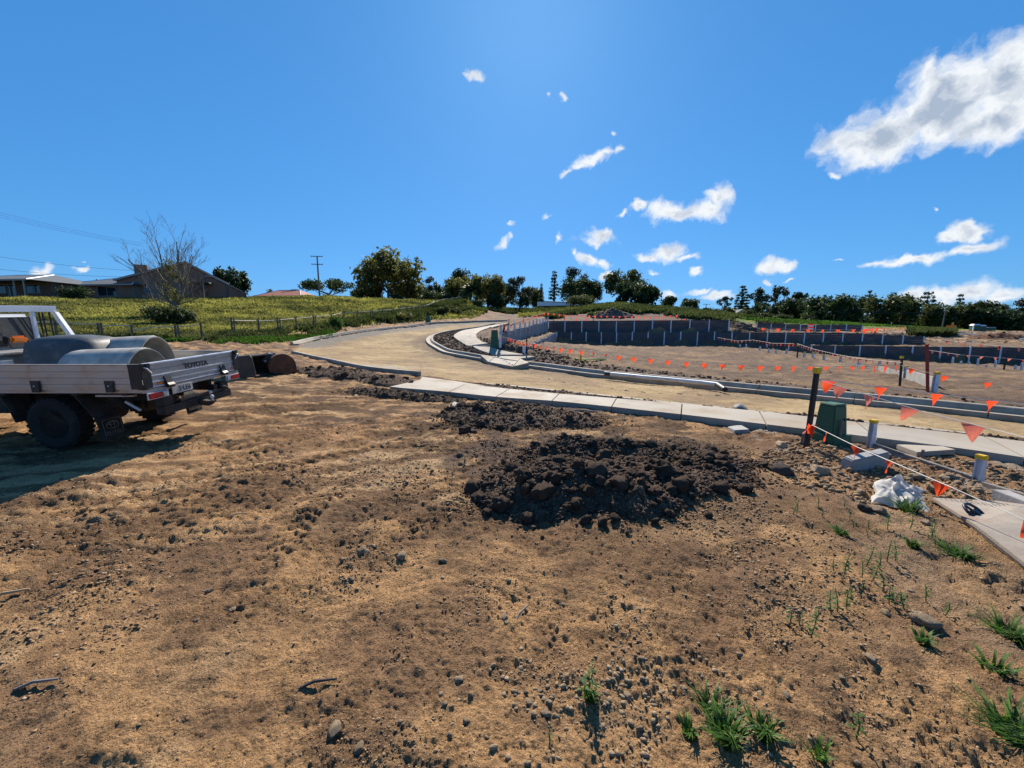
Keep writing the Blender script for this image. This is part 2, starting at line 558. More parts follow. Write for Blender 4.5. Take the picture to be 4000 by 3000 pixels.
M['glass'] = glass_mat('tinted_glass')
M['red_lens'] = mat('red_lens', (0.45, 0.02, 0.02), 0.25, 0.2, 6.0, dirt=(0.2, 0.08, 0.05), dscale=6.0, damt=0.3)
M['orange_lens'] = mat('orange_lens', (0.75, 0.19, 0.01), 0.25, 0.15, 6.0)
M['plate'] = mat('plate_white', (0.55, 0.53, 0.48), 0.5, 0.15, 6.0, dirt=(0.3, 0.24, 0.18), dscale=7.0, damt=0.5)
M['ink'] = mat('dark_ink', (0.02, 0.02, 0.03), 0.5, 0.1, 6.0)
M['plastic_black'] = mat('faded_black_plastic', (0.075, 0.085, 0.095), 0.55, 0.25, 3.0, 0.1, 20.0, dirt=(0.2, 0.19, 0.17), dscale=4.0, damt=0.25, spec=0.2)
M['plastic_grey'] = mat('scuffed_grey_plastic', (0.40, 0.385, 0.35), 0.75, 0.25, 5.0, 0.1, 20.0, dirt=(0.2, 0.2, 0.2), dscale=4.0, damt=0.5, spec=0.15)
M['rust'] = mat('rusty_steel', (0.16, 0.065, 0.03), 0.85, 0.45, 5.0, 0.5, 30.0, dirt=(0.07, 0.035, 0.022), dscale=3.0, damt=0.6)
M['dark_steel'] = mat('worn_dark_steel', (0.045, 0.04, 0.038), 0.6, 0.4, 5.0, 0.3, 30.0, dirt=(0.12, 0.07, 0.045), dscale=3.0, damt=0.5)
M['green_box'] = mat('green_cabinet', (0.028, 0.10, 0.055), 0.55, 0.15, 3.0, 0.05, 20.0, dirt=(0.12, 0.11, 0.08), dscale=5.0, damt=0.2)
M['yellow'] = mat('yellow_plastic', (0.72, 0.46, 0.02), 0.5, 0.15, 8.0, dirt=(0.3, 0.2, 0.08), dscale=9.0, damt=0.3)
M['flag'] = cloth_mat('orange_flag', (0.86, 0.085, 0.022), 0.5)
M['flag_pink'] = cloth_mat('faded_flag', (0.80, 0.22, 0.15), 0.4)
M['string'] = mat('white_string', (0.7, 0.66, 0.6), 0.8, 0.1, 20.0)
M['picket'] = mat('picket_steel', (0.028, 0.024, 0.022), 0.6, 0.3, 10.0, dirt=(0.10, 0.05, 0.03), dscale=8.0, damt=0.3)
M['red_post'] = mat('red_post', (0.28, 0.035, 0.025), 0.6, 0.2, 6.0)
M['sheet'] = cloth_mat('white_plastic_sheet', (0.70, 0.68, 0.64), 0.45, 0.7)
M['board'] = mat('grey_formboard', (0.27, 0.23, 0.185), 0.8, 0.2, 3.0, 0.2, 40.0, dirt=(0.24, 0.13, 0.085), dscale=2.6, damt=0.4)
M['timber'] = mat('raw_timber', (0.36, 0.25, 0.14), 0.85, 0.3, 8.0, 0.3, 30.0, stretch=(1, 1, 0.2))
M['timber_grey'] = mat('grey_timber', (0.19, 0.165, 0.145), 0.9, 0.35, 6.0, 0.4, 30.0, stretch=(1, 1, 0.2))
M['bark'] = mat('bark', (0.105, 0.08, 0.06), 0.95, 0.4, 5.0, 0.7, 18.0)
M['bark_grey'] = mat('grey_bark', (0.20, 0.17, 0.145), 0.95, 0.35, 5.0, 0.5, 18.0)
M['brick'] = None
M['roof_grey'] = mat('grey_roof_sheet', (0.085, 0.10, 0.115), 0.85, 0.15, 1.0, 0.1, 10.0, dirt=(0.14, 0.14, 0.14), dscale=0.6, damt=0.3)
M['roof_red'] = mat('red_roof_tile', (0.30, 0.085, 0.05), 0.8, 0.25, 2.0, 0.4, 12.0)
M['roof_brown'] = mat('brown_roof_tile', (0.15, 0.085, 0.06), 0.8, 0.25, 2.0, 0.4, 12.0)
M['roof_white'] = mat('white_roof_sheet', (0.75, 0.76, 0.77), 0.4, 0.05, 1.0)
M['fascia'] = mat('cream_fascia', (0.30, 0.28, 0.25), 0.7, 0.1, 2.0)
M['wall_dark'] = mat('dark_brown_wall', (0.13, 0.09, 0.07), 0.9, 0.2, 2.0)  # dark brown with slight random mottling
M['wall_grey'] = mat('grey_weatherboard', (0.30, 0.28, 0.25), 0.85, 0.15, 2.0)
M['wall_red'] = mat('red_cladding', (0.30, 0.035, 0.025), 0.7, 0.15, 2.0)
M['hose'] = mat('lime_hose', (0.30, 0.52, 0.10), 0.5, 0.1, 6.0)
M['pipe_white'] = mat('white_pipe', (0.62, 0.62, 0.60), 0.45, 0.1, 3.0, dirt=(0.35, 0.28, 0.2), dscale=4.0, damt=0.35)
M['machine'] = mat('orange_machine_paint', (0.62, 0.22, 0.02), 0.5, 0.2, 3.0)
M['fence_rail'] = mat('pale_rail', (0.52, 0.46, 0.36), 0.6, 0.15, 4.0, metal=0.1)
M['fence_post'] = mat('dark_fence_post', (0.10, 0.085, 0.07), 0.85, 0.3, 6.0)
M['wire'] = mat('cable', (0.02, 0.02, 0.025), 0.6, 0.1, 6.0)
M['leaf_dark'] = leaf_mat('dark_leaves', (0.014, 0.028, 0.011), (0.062, 0.10, 0.028), 0.35)
M['leaf_mid'] = leaf_mat('mid_leaves', (0.025, 0.038, 0.013), (0.105, 0.13, 0.034), 0.42)
M['leaf_olive'] = leaf_mat('olive_leaves', (0.05, 0.058, 0.016), (0.21, 0.205, 0.048), 0.48)
M['leaf_blue'] = leaf_mat('grey_green_leaves', (0.022, 0.032, 0.020), (0.070, 0.085, 0.050), 0.3)
M['grass_hill'] = leaf_mat('pasture_grass', (0.070, 0.082, 0.026), (0.36, 0.345, 0.075), 0.5)
M['grass_green'] = leaf_mat('fresh_grass', (0.016, 0.05, 0.006), (0.10, 0.20, 0.022), 0.4)
M['weed'] = leaf_mat('weed_leaves', (0.02, 0.055, 0.010), (0.09, 0.17, 0.03), 0.4)


def brick_mat():
    m, t, p, out = base_mat('brown_brick')
    co = t.nodes.new('ShaderNodeTexCoord')
    mp = N(t, 'ShaderNodeMapping')
    mp.inputs['Rotation'].default_value = (R(90), 0, 0)
    t.links.new(co.outputs['Object'], mp.inputs['Vector'])
    b = N(t, 'ShaderNodeTexBrick', i_Scale=1.0, i_Mortar_Size=0.012)
    b.inputs['Brick Width'].default_value = 0.24
    b.inputs['Row Height'].default_value = 0.086
    b.inputs['Color1'].default_value = (0.19, 0.075, 0.045, 1)
    b.inputs['Color2'].default_value = (0.25, 0.11, 0.07, 1)
    b.inputs['Mortar'].default_value = (0.26, 0.2, 0.165, 1)
    t.links.new(mp.outputs[0], b.inputs['Vector'])
    t.links.new(b.outputs['Color'], p.inputs['Base Color'])
    p.inputs['Roughness'].default_value = 0.9
    return m


M['brick'] = brick_mat()
# ------------------------------------------------------------------ terrain: shape of the site


def _hash(ix, iy, seed):
    h = (ix.astype(np.int64) * 374761393 + iy.astype(np.int64) * 668265263 + seed * 1442695041) & 0x7fffffff
    h = ((h ^ (h >> 13)) * 1274126177) & 0x7fffffff
    return (h ^ (h >> 16)) & 0xffff


def perlin(x, y, seed=0):
    x, y = np.asarray(x, float), np.asarray(y, float)
    ix, iy = np.floor(x), np.floor(y)
    fx, fy = x - ix, y - iy
    ux, uy = fx * fx * fx * (fx * (fx * 6 - 15) + 10), fy * fy * fy * (fy * (fy * 6 - 15) + 10)

    def g(dx, dy):
        a = _hash(ix + dx, iy + dy, seed) * (2 * math.pi / 65536.0)
        return np.cos(a) * (fx - dx) + np.sin(a) * (fy - dy)
    n0 = g(0, 0) * (1 - ux) + g(1, 0) * ux
    n1 = g(0, 1) * (1 - ux) + g(1, 1) * ux
    return (n0 * (1 - uy) + n1 * uy) * 1.5


def fbm(x, y, seed=0, octaves=4, gain=0.5):
    s, a, f = 0.0, 1.0, 1.0
    for i in range(octaves):
        s = s + a * perlin(x * f + 17.3 * i, y * f - 9.1 * i, seed + i)
        a *= gain
        f *= 2.03
    return s


def sstep(x, a, b):
    t = np.clip((np.asarray(x, float) - a) / (b - a), 0, 1)
    return t * t * (3 - 2 * t)


def from_px(rows):
    out = []
    for u, v, D in rows:
        p = W(u, v, D)
        out.append((p.x, p.y, p.z))
    return out


NEAR = [(-8, 0, .05), (0, 0, 0), (8, 0, 0), (0, 3, 0), (4, 4, 0), (-3, 4, 0), (-6.5, 5.3, 0), (8, 3, -.02), (0, -30, 0), (-30, -20, 1.0), (30, -20, -.6),
        (-6.5, 7, .09), (-12, 8, .35), (-14, 3, .2), (-25, 4, .9), (3, 7, 0), (-3, 7, .03), (-60, 0, 3), (60, -10, -2), (0, -80, 0), (16, 3, -.25)] + from_px([
            (900, 1500, 11), (1160, 1385, 22), (1400, 1420, 17), (1630, 1470, 13.3), (1540, 1510, 11.6), (2000, 1505, 12.5), (2217, 1575, 9.4),
            (3678, 1743, 5.84), (3000, 1607, 8.4), (4000, 1715, 6.2), (2000, 1437, 20.5), (2400, 1478, 16.5), (3000, 1540, 12.6), (4000, 1640, 9.1),
            (1900, 1420, 23), (1750, 1385, 27), (1665, 1340, 33), (1850, 1290, 46), (1130, 1335, 32), (1300, 1310, 36), (1600, 1275, 48), (1950, 1253, 75),
            (600, 1345, 24), (400, 1400, 15), (700, 1420, 14), (225, 1325, 23), (910, 1308, 29), (1090, 1300, 34), (1450, 1250, 48), (1665, 1225, 60), (1850, 1178, 75),
            (0, 1166, 52), (400, 1172, 55), (900, 1168, 62), (1245, 1160, 75), (1500, 1172, 78), (400, 1240, 36), (900, 1240, 42), (1300, 1210, 52), (100, 1280, 27),
            (1850, 1310, 33), (2000, 1265, 52), (1880, 1345, 26)]) + [(-60, 80, 6.0), (-100, 120, 6.5), (-30, 120, 8.5), (-60, 160, 8), (-150, 60, 5.5), (-300, 300, 8), (-200, -50, 5)]
BACK = from_px([(2000, 1230, 88), (2000, 1200, 100), (2400, 1243, 58), (2400, 1190, 80), (2400, 1210, 66), (2750, 1240, 62), (2700, 1213, 85), (2860, 1233, 85), (2900, 1238, 110), (3000, 1262, 76), (2955, 1291, 61), (3380, 1293, 57), (3200, 1290, 64), (2900, 1272, 62),
                (3000, 1288, 54), (3100, 1292, 52), (3300, 1262, 95), (3500, 1262, 110), (3700, 1285, 85), (3700, 1262, 130), (3950, 1290, 75), (3950, 1268, 120),
                (3200, 1250, 160), (3800, 1253, 160), (4300, 1255, 160), (4300, 1290, 80)]) + [
    (6, 49.5, 3.0), (14, 47.7, 3.0), (23, 45.6, 2.95), (2.6, 45, 2.7), (-1.5, 25.5, 1.3), (0.3, 33, 1.95), (27, 43.6, 1.6), (34, 41.8, 1.4), (40.5, 40.3, 1.1),
    (30, 49, 1.7), (38, 48, 1.4), (44, 37, .45), (55, 33.5, .45), (48, 45, .6), (60, 45, .7), (100, 40, .8), (0, 150, 9), (0, 300, 10), (150, 300, 8), (300, 300, 8), (300, 100, 3)]
FLOOR = from_px([(2600, 1400, 29), (2200, 1346, 45), (2800, 1348, 41), (2800, 1450, 19.5), (3200, 1400, 32.5), (3600, 1500, 17), (3600, 1450, 24), (3600, 1412, 35.5),
                 (3956, 1428, 31), (4000, 1560, 12.5), (2045, 1372, 23), (1956, 1345, 25), (2100, 1400, 21), (2300, 1420, 21), (2900, 1353, 40)]) + [
    (60, 30, -1.1), (40, 15, -.9), (25, 8, -.5), (60, 10, -1.2), (60, 60, -1), (20, 60, .2), (100, 100, -1)]


class TPS:
    def __init__(self, pts, lam=0.02):
        P = np.array(pts, float)
        self.s = 30.0
        self.p = P[:, :2] / self.s
        n = len(P)
        d = np.linalg.norm(self.p[:, None] - self.p[None], axis=2)
        K = self.k(d) + lam * np.eye(n) * 0.05
        A = np.zeros((n + 3, n + 3))
        A[:n, :n] = K
        A[:n, n], A[:n, n + 1:] = 1, self.p
        A[n, :n], A[n + 1:, :n] = 1, self.p.T
        b = np.zeros(n + 3)
        b[:n] = P[:, 2]
        self.w = np.linalg.solve(A, b)

    @staticmethod
    def k(d):
        return d * 1.0        # a stiff membrane: no overshoot between far-apart heights

    def __call__(self, x, y):
        x, y = np.atleast_1d(np.asarray(x, float)).ravel() / self.s, np.atleast_1d(np.asarray(y, float)).ravel() / self.s
        out = np.empty(len(x))
        for i in range(0, len(x), 40000):
            sl = slice(i, i + 40000)
            d = np.sqrt((x[sl, None] - self.p[None, :, 0]) ** 2 + (y[sl, None] - self.p[None, :, 1]) ** 2 + 0.0025)
            out[sl] = self.k(d) @ self.w[:-3] + self.w[-3] + x[sl] * self.w[-2] + y[sl] * self.w[-1]
        return out


T_F, T_M = TPS(NEAR + FLOOR), TPS(NEAR + BACK)

# the three retaining-wall lines, seen from above (left end first); behind is to the left of travel
A_SIDE = [(-0.75, 25.0), (4.45, 47.4)]
A_FRONT = [(4.45, 47.4), (24.0, 43.0)]
B_SIDE = [(0.72, 22.9), (5.35, 46.2)]
B_FRONT = [(5.35, 46.2), (24.0, 41.9), (41.3, 38.0)]
C_FRONT = [(24.6, 40.6), (33.0, 36.4), (42.5, 32.0), (56.0, 27.0)]
LINE_A = [(-40.0, 27.0), (-0.75, 25.0), (4.45, 47.4), (24.0, 43.0), (25.6, 70.0)]
LINE_B = [(-40.0, 27.0), (-0.75, 25.0), (0.72, 22.9), (5.35, 46.2), (24.0, 41.9), (41.3, 38.0), (44.5, 60.0)]
LINE_C = [(23.0, 42.4), (24.6, 40.6), (33.0, 36.4), (42.5, 32.0), (56.0, 27.0), (90.0, 16.0)]


def side_dist(line, x, y):
    """Signed distance to a polyline, positive on the left of travel."""
    best, sgn = np.full(x.shape, 1e9), np.ones(x.shape)
    for (x0, y0), (x1, y1) in zip(line[:-1], line[1:]):
        dx, dy = x1 - x0, y1 - y0
        L2 = dx * dx + dy * dy
        t = np.clip(((x - x0) * dx + (y - y0) * dy) / L2, 0, 1)
        d = np.hypot(x - x0 - t * dx, y - y0 - t * dy)
        cr = dx * (y - y0) - dy * (x - x0)
        m = d < best - 1e-9
        best = np.where(m, d, best)
        sgn = np.where(m, np.sign(cr), sgn)
    return best * sgn


def inside(poly, x, y):
    r = np.zeros(x.shape, bool)
    n = len(poly)
    for i in range(n):
        x0, y0 = poly[i][0], poly[i][1]
        x1, y1 = poly[(i + 1) % n][0], poly[(i + 1) % n][1]
        if y0 == y1:
            continue
        c = ((y0 > y) != (y1 > y)) & (x < (x1 - x0) * (y - y0) / (y1 - y0) + x0)
        r ^= c
    return r


def land(x, y):
    """Height of the site without small relief."""
    x, y = np.atleast_1d(np.asarray(x, float)).ravel(), np.atleast_1d(np.asarray(y, float)).ravel()
    f, m = T_F(x, y), T_M(x, y)
    a, b, c = (np.abs(side_dist(l, x, y)) * np.where(inside(l + [(l[-1][0], 2000.0), (l[0][0], 2000.0)], x, y), 1, -1) for l in (LINE_A, LINE_B, LINE_C))
    wide = np.clip(0.16 + (-0.9 - x) * 0.8, 0.16, 5.0)
    sa, sb, sc = sstep(a, 0.04, wide + 0.04), sstep(b, 0.04, wide + 0.04), sstep(c, 0.04, 0.2)
    sc = np.where(x < 24.0, 0, sc)
    strip = np.clip(0.85 + (y - 24) * 0.037, 0.3, 1.66)
    right = sstep(x, 23.7, 24.3)
    h = f
    h = np.where(x < 41.3, h * (1 - sc) + 0.42 * sc, h * (1 - sc) + m * sc)
    behind_b = np.where(x < -0.75, m, strip * (1 - right) + m * right)
    h = h * (1 - sb) + behind_b * sb
    h = h * (1 - sa) + m * sa
    return h


def hit(u, v, lift=0.0):
    """Where the line of sight through photo pixel (u, v) meets the site (raised by lift)."""
    d = direction(u, v)
    t = np.concatenate([np.arange(0.8, 12, 0.02), np.arange(12, 140, 0.08)])
    x, y, z = d.x * t, d.y * t, CAM_H + d.z * t
    below = z < land(x, y) + lift
    i = int(np.argmax(below)) if below.any() else len(t) - 1
    return Vector((x[i], y[i], float(land(x[i], y[i])[0])))


def hits(px, lift=0.0):
    return [hit(u, v, lift) for u, v in px]


def curve(pts, step=0.25):
    """Smooth line through points, as (x, y) samples about step apart."""
    P = [Vector((p[0], p[1], 0)) for p in pts]
    P = [P[0] * 2 - P[1]] + P + [P[-1] * 2 - P[-2]]
    out = []
    for i in range(1, len(P) - 2):
        n = max(1, int((P[i + 1] - P[i]).length / step))
        for k in range(n):
            t = k / n
            out.append(0.5 * ((2 * P[i]) + (P[i + 1] - P[i - 1]) * t + (2 * P[i - 1] - 5 * P[i] + 4 * P[i + 1] - P[i + 2]) * t * t + (3 * P[i] - P[i - 1] - 3 * P[i + 1] + P[i + 2]) * t ** 3))
    out.append(P[-2])
    return [(p.x, p.y) for p in out]


def line_dist(line, x, y):
    return np.abs(side_dist(line, x, y))


# kerbs, paths and the road between them


def extend(line, length):
    (x0, y0), (x1, y1) = line[-6], line[-1]
    L = math.hypot(x1 - x0, y1 - y0)
    n = int(length / 0.3)
    return line + [(x1 + (x1 - x0) / L * 0.3 * k, y1 + (y1 - y0) / L * 0.3 * k) for k in range(1, n + 1)]



FAR_LIP = curve(hits([(1920, 1268), (1859, 1282), (1791, 1291), (1723, 1302), (1678, 1315), (1665, 1329), (1672, 1345), (1705, 1366), (1769, 1386), (1904, 1411), (2000, 1428),
                      (2250, 1460), (2500, 1488), (3000, 1540), (3500, 1590), (4000, 1645), (4300, 1680)]), 0.3)
FAR_LIP = extend(FAR_LIP, 12)
LEFT_LIP = curve(hits([(1167, 1347), (1217, 1334), (1289, 1318), (1452, 1293), (1678, 1267), (1800, 1261), (1904, 1257), (1985, 1255)]), 0.4)
NEAR_KERB = curve(hits([(1149, 1379), (1244, 1402), (1407, 1438), (1646, 1467)]), 0.3)
NEAR_LIP = curve(hits([(1900, 1498), (2000, 1506), (2300, 1537), (2650, 1574), (3000, 1608), (3500, 1660), (4000, 1716), (4400, 1762)]), 0.3)
NEAR_LIP = extend(NEAR_LIP, 12)
ROAD_POLY = (FAR_LIP[::-1] + LEFT_LIP[::-1] + NEAR_KERB + NEAR_LIP)
PATH_NEAR = curve(hits([(1576, 1517), (1734, 1530), (1958, 1553), (2200, 1571), (2600, 1613), (3000, 1660), (3678, 1744), (4000, 1790), (4400, 1850)], 0.1), 0.2)
PATH_NEAR = extend(PATH_NEAR, 8)
PATH_FAR = curve(hits([(1640, 1490), (1823, 1503), (2008, 1522), (2200, 1540), (2600, 1573), (3000, 1612), (3678, 1688), (4000, 1727), (4400, 1778)], 0.1), 0.2)
PATH_FAR = extend(PATH_FAR, 8)
GRASS_EDGE = [tuple(p.xy) for p in hits([(0, 1330), (500, 1340), (800, 1322), (1010, 1307), (1300, 1284), (1500, 1262), (1700, 1250), (1850, 1243), (1895, 1225), (1905, 1190)])]
hillpoly = [(-60, 8)] + [(-30, 20)] + GRASS_EDGE + [(-8, 110), (-40, 400), (-400, 400), (-400, 8)]


UP_L = curve(hits([(1931, 1393), (1859, 1366), (1805, 1343), (1773, 1319), (1787, 1303), (1827, 1290), (1904, 1276), (1990, 1264)]), 0.4)
UP_R = curve(hits([(2060, 1393), (2004, 1385), (1911, 1351), (1873, 1333), (1861, 1318), (1866, 1304), (1905, 1286), (1975, 1268)]), 0.4)
UP_POLY = UP_L + UP_R[::-1] + [tuple(p.xy) for p in hits([(2092, 1394), (2066, 1428), (2004, 1430), (1905, 1413), (1878, 1394)])]


def soil_colour(x, y, z):
    """Base colour of bare ground by what lies there: clay, topsoil, road base, turf, gravel."""
    n1 = fbm(x * 0.35, y * 0.35, 3, 4)
    n2 = fbm(x * 1.6, y * 1.6, 5, 4)
    n3 = fbm(x * 0.9 + 3, y * 2.4, 8, 4)
    tan = np.array((0.44, 0.258, 0.122))
    pale = np.array((0.54, 0.355, 0.19))
    brown = np.array((0.19, 0.112, 0.062))
    orange = np.array((0.40, 0.215, 0.095))
    top = np.array((0.088, 0.06, 0.046))
    lotc = np.array((0.18, 0.12, 0.08))
    roadc = np.array((0.40, 0.285, 0.14))
    c = np.tile(tan, (len(x), 1))

    def lay(col, w):
        nonlocal c
        w = np.clip(w, 0, 1)[:, None]
        c = c * (1 - w) + np.asarray(col) * w
    lay(pale, sstep(n1 + 0.5 * n2, 0.1, 0.6) * 0.7)
    lay(brown, sstep(n2 * 0.7 + n3 * 0.6, 0.12, 0.6) * 0.75)
    lay(brown * 1.15, sstep(fbm(x * 1.1, y * 1.3, 17, 5, .6), .05, .5) * .75)
    damp = fbm(x * .55 + 9, y * .75, 15, 4, .55)
    lay(brown * 0.9, sstep(damp, 0.0, 0.38) * sstep(y, 1.2, 3.0) * (1 - sstep(y, 9, 12)) * .8)
    # smears left by the blade and by wheels: long pale and dark streaks
    al, ac = x * .90 + y * .43, -x * .43 + y * .90
    bend = .8 * fbm(x * .25, y * .25, 19, 2)
    st = fbm(al * .45, ac * 3.2 + 2.2 * bend, 21, 4, .6)
    smear = sstep(y, 2.6, 4.2) * (1 - sstep(y, 10.5, 13)) * sstep(2.6 + .1 * y - x, 0, 1.5)
    lay(pale * 1.02, smear * sstep(st, .10, .42) * .75)
    lay(brown * .75, smear * sstep(-st, .10, .42) * .75)
    # orange clay beside the ute, darker churned soil further on
    lay(orange, np.exp(-(((x + 3.6) / 2.6) ** 2 + ((y - 7.2) / 2.4) ** 2)) * sstep(n1 + n2, -0.6, 0.5) * 0.9)
    churn = sstep(y + 0.35 * x, 3.6, 6.0) * sstep(y, 3.6, 5.5) * (1 - sstep(y - 13.5 + 0.6 * x, 0, 1.5))
    lay(brown * 0.62, churn * sstep(n3 + 0.6 * n2, -0.25, 0.22) * 0.9)
    lay(brown * 0.8, np.exp(-(((x + 1.1) / 1.5) ** 2 + ((y - 3.4) / 0.7) ** 2)) * sstep(n3 + n2, -.3, .3) * .8)
    ring = np.exp(-(((x - 1.0) / 2.5) ** 2 + ((y - 5.2) / 1.7) ** 2) * 1.3)
    lay(top * 1.25, sstep(ring + 0.35 * n2, 0.36, 0.72) * 0.95)
    ring2 = np.exp(-(((x - 0.1) / 2.2) ** 2 + ((y - 8.0) / 0.95) ** 2) * 1.2)
    lay(top * 1.2, sstep(ring2 + 0.35 * n2, 0.35, 0.7) * 0.95)
    lay(pale * 1.08, np.exp(-(((x - 0.35) / 0.42) ** 2 + ((y - 4.65) / 0.36) ** 2)) * sstep(n2 + .4, -.2, .4))
    rr = sstep(x - 0.28 * y, 1.6, 2.6) * sstep(y, 3.4, 4.2) * (1 - sstep(y, 6.6, 7.4))
    lay((0.30, 0.165, 0.088), rr * sstep(n2 + n1, -0.5, 0.4) * 0.7)
    lay((0.42, 0.36, 0.28), rr * sstep(n2 - 0.3 * n1, 0.1, 0.5) * 0.6)
    lay((0.30, 0.195, 0.115), sstep(x, 1.2, 2.8) * (1 - sstep(y, 3.0, 4.2)) * sstep(n1 + n2, -0.4, 0.5) * 0.8)
    # middle distance left of the road
    mid = sstep(y, 11, 16) * (1 - sstep(y, 40, 60)) * sstep(-x - 2, 0, 4)
    lay(brown * 0.95, mid * sstep(n3 + n1, -0.3, 0.4) * 0.7)
    lay(top * 1.3, mid * sstep(n2 + 0.7 * n3, 0.05, 0.4) * 0.75)
    # lots behind the road
    far_d = side_dist(FAR_LIP, x, y)
    lot = sstep(far_d, 0.5, 0.9) * (y > 4) * (x > -12)
    lay(lotc, lot)
    lay(pale * 0.62, lot * sstep(n1 + 0.5 * n3, 0.0, 0.6) * 0.6)
    lay(top * 1.2, lot * (1 - sstep(far_d + 2.4 * n1 + 1.2 * n2, 2.5, 5.0)) * 0.9)
    lay((0.16, 0.11, 0.08), (y > 48) * sstep(x, -10, 0) * (y < 106))
    lay((0.17, 0.075, 0.045), (y > 46) * (x > -12) * (y < 110) * (x < 40) * sstep(n1 + n2 * .6, 0.1, 0.5) * 0.8)
    lay(pale * 0.9, (y > 40) * (x > 40) * (y < 75) * sstep(n1 + n2, 0.0, 0.5) * 0.8)
    # dark topsoil strip beside kerb on the near side, and between kerb and path
    nd = side_dist(NEAR_LIP, x, y)
    strip = (np.abs(nd) < 2.2) & (side_dist(PATH_FAR, x, y) > -0.2) & (nd < 0.05) & (x > -4)
    lay(top * 1.3, strip * 0.9)
    return c, n1, n2, n3


ROADC = np.array((0.31, 0.218, 0.112))


def road_colour(x, y):
    n1 = fbm(x * 0.3, y * 0.3, 23, 4)
    n2 = fbm(x * 1.5, y * 1.5, 25, 4)
    c = np.tile(ROADC, (len(x), 1))

    def lay(col, w):
        nonlocal c
        w = np.clip(w, 0, 1)[:, None]
        c = c * (1 - w) + np.asarray(col) * w
    lay((0.22, 0.15, 0.09), sstep(n1 + 0.6 * n2, 0.0, 0.5) * 0.8)
    lay((0.45, 0.33, 0.18), sstep(-n1 + 0.5 * n2, 0.15, 0.6) * 0.5)
    dl, df = line_dist(LEFT_LIP, x, y), line_dist(FAR_LIP, x, y)
    lay((0.17, 0.155, 0.135), (1 - sstep(dl + n2 * 0.8, 1.2, 2.8)) * 0.9)
    lay((0.15, 0.105, 0.07), (1 - sstep(df + n2 * 0.8, 0.3, 1.7)) * sstep(y, 14, 18) * 0.85)
    lay((0.17, 0.12, 0.085), np.exp(-(((x + 5) / 3.6) ** 2 + ((y - 18.5) / 2.6) ** 2)) * sstep(n1 + n2, -.5, .4))
    lay((0.36, 0.36, 0.32), np.exp(-(((x + 6) / 1.3) ** 2 + ((y - 17.5) / .9) ** 2)) * sstep(n2 + .3, -.2, .5) * .8)
    return c


def tracks(x, y):
    """Relief pressed in by tyres: pairs of lugged wheel ruts along gently bent lines."""
    h = np.zeros(x.shape)
    for k, (line, w, dep, lug) in enumerate(TRACKS):
        best, s_at, off = np.full(x.shape, 1e9), np.zeros(x.shape), np.zeros(x.shape)
        s0 = 0.0
        for (x0, y0), (x1, y1) in zip(line[:-1], line[1:]):
            dx, dy = x1 - x0, y1 - y0
            L = math.hypot(dx, dy)
            t = np.clip(((x - x0) * dx + (y - y0) * dy) / (L * L), 0, 1)
            d = np.hypot(x - x0 - t * dx, y - y0 - t * dy)
            cr = (dx * (y - y0) - dy * (x - x0)) / L
            m = d < best
            best, s_at, off = np.where(m, d, best), np.where(m, s0 + t * L, s_at), np.where(m, cr, off)
            s0 += L
        prof = 1 - sstep(best, w * 0.8, w * 1.05)
        rim = np.exp(-((best - w * 1.25) / (w * 0.25)) ** 2) * 0.45
        chev = np.sin((s_at + np.abs(off) * 0.8) * 2 * math.pi / lug + np.sign(off) * 0.8)
        fade = 0.55 + 0.45 * perlin(x * 0.8, y * 0.8, 60 + k)
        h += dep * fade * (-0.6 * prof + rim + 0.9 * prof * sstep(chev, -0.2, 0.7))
    return h


TRACKS = []
for px, w, dep, lug in (
        ([(1030, 2210), (1200, 2010), (1420, 1850), (1750, 1740)], 0.14, 0.042, 0.13),
        ([(560, 1960), (760, 1860), (1100, 1740), (1500, 1640), (1900, 1600)], 0.15, 0.045, 0.14),
        ([(300, 2080), (640, 1960), (1000, 1850), (1500, 1740)], 0.14, 0.042, 0.14),
        ([(1650, 2060), (1850, 1960), (2080, 1830), (2200, 1760)], 0.2, 0.06, 0.15),
        ([(700, 1700), (1000, 1620), (1400, 1560), (1700, 1545)], 0.17, 0.05, 0.15),
        ([(860, 1640), (1150, 1560), (1480, 1480)], 0.17, 0.055, 0.16),
        ([(1200, 2990), (1330, 2750), (1500, 2560), (1740, 2380)], 0.13, 0.02, 0.09),
        ([(2500, 2330), (2900, 2150), (3300, 2060)], 0.13, 0.016, 0.1)):
    TRACKS.append(([tuple(p.xy) for p in hits(px)], w, dep, lug))
ROAD_TRACKS = []
for k in range(7):
    f = 0.12 + 0.13 * k
    line = []
    for (u0, v0), (u1, v1) in (((4000, 1645), (4000, 1716)), ((3000, 1540), (3000, 1608)), ((2500, 1488), (2500, 1556)), ((2000, 1428), (2000, 1506)),
                               ((1760, 1390), (1646, 1467)), ((1662, 1345), (1407, 1438)), ((1668, 1315), (1330, 1330)), ((1800, 1289), (1560, 1282))):
        p = hit(u0 + (u1 - u0) * f, v0 + (v1 - v0) * f)
        line.append((p.x, p.y))
    ROAD_TRACKS.append((curve(line, 1.2), 0.16, 0.02, 0.2))


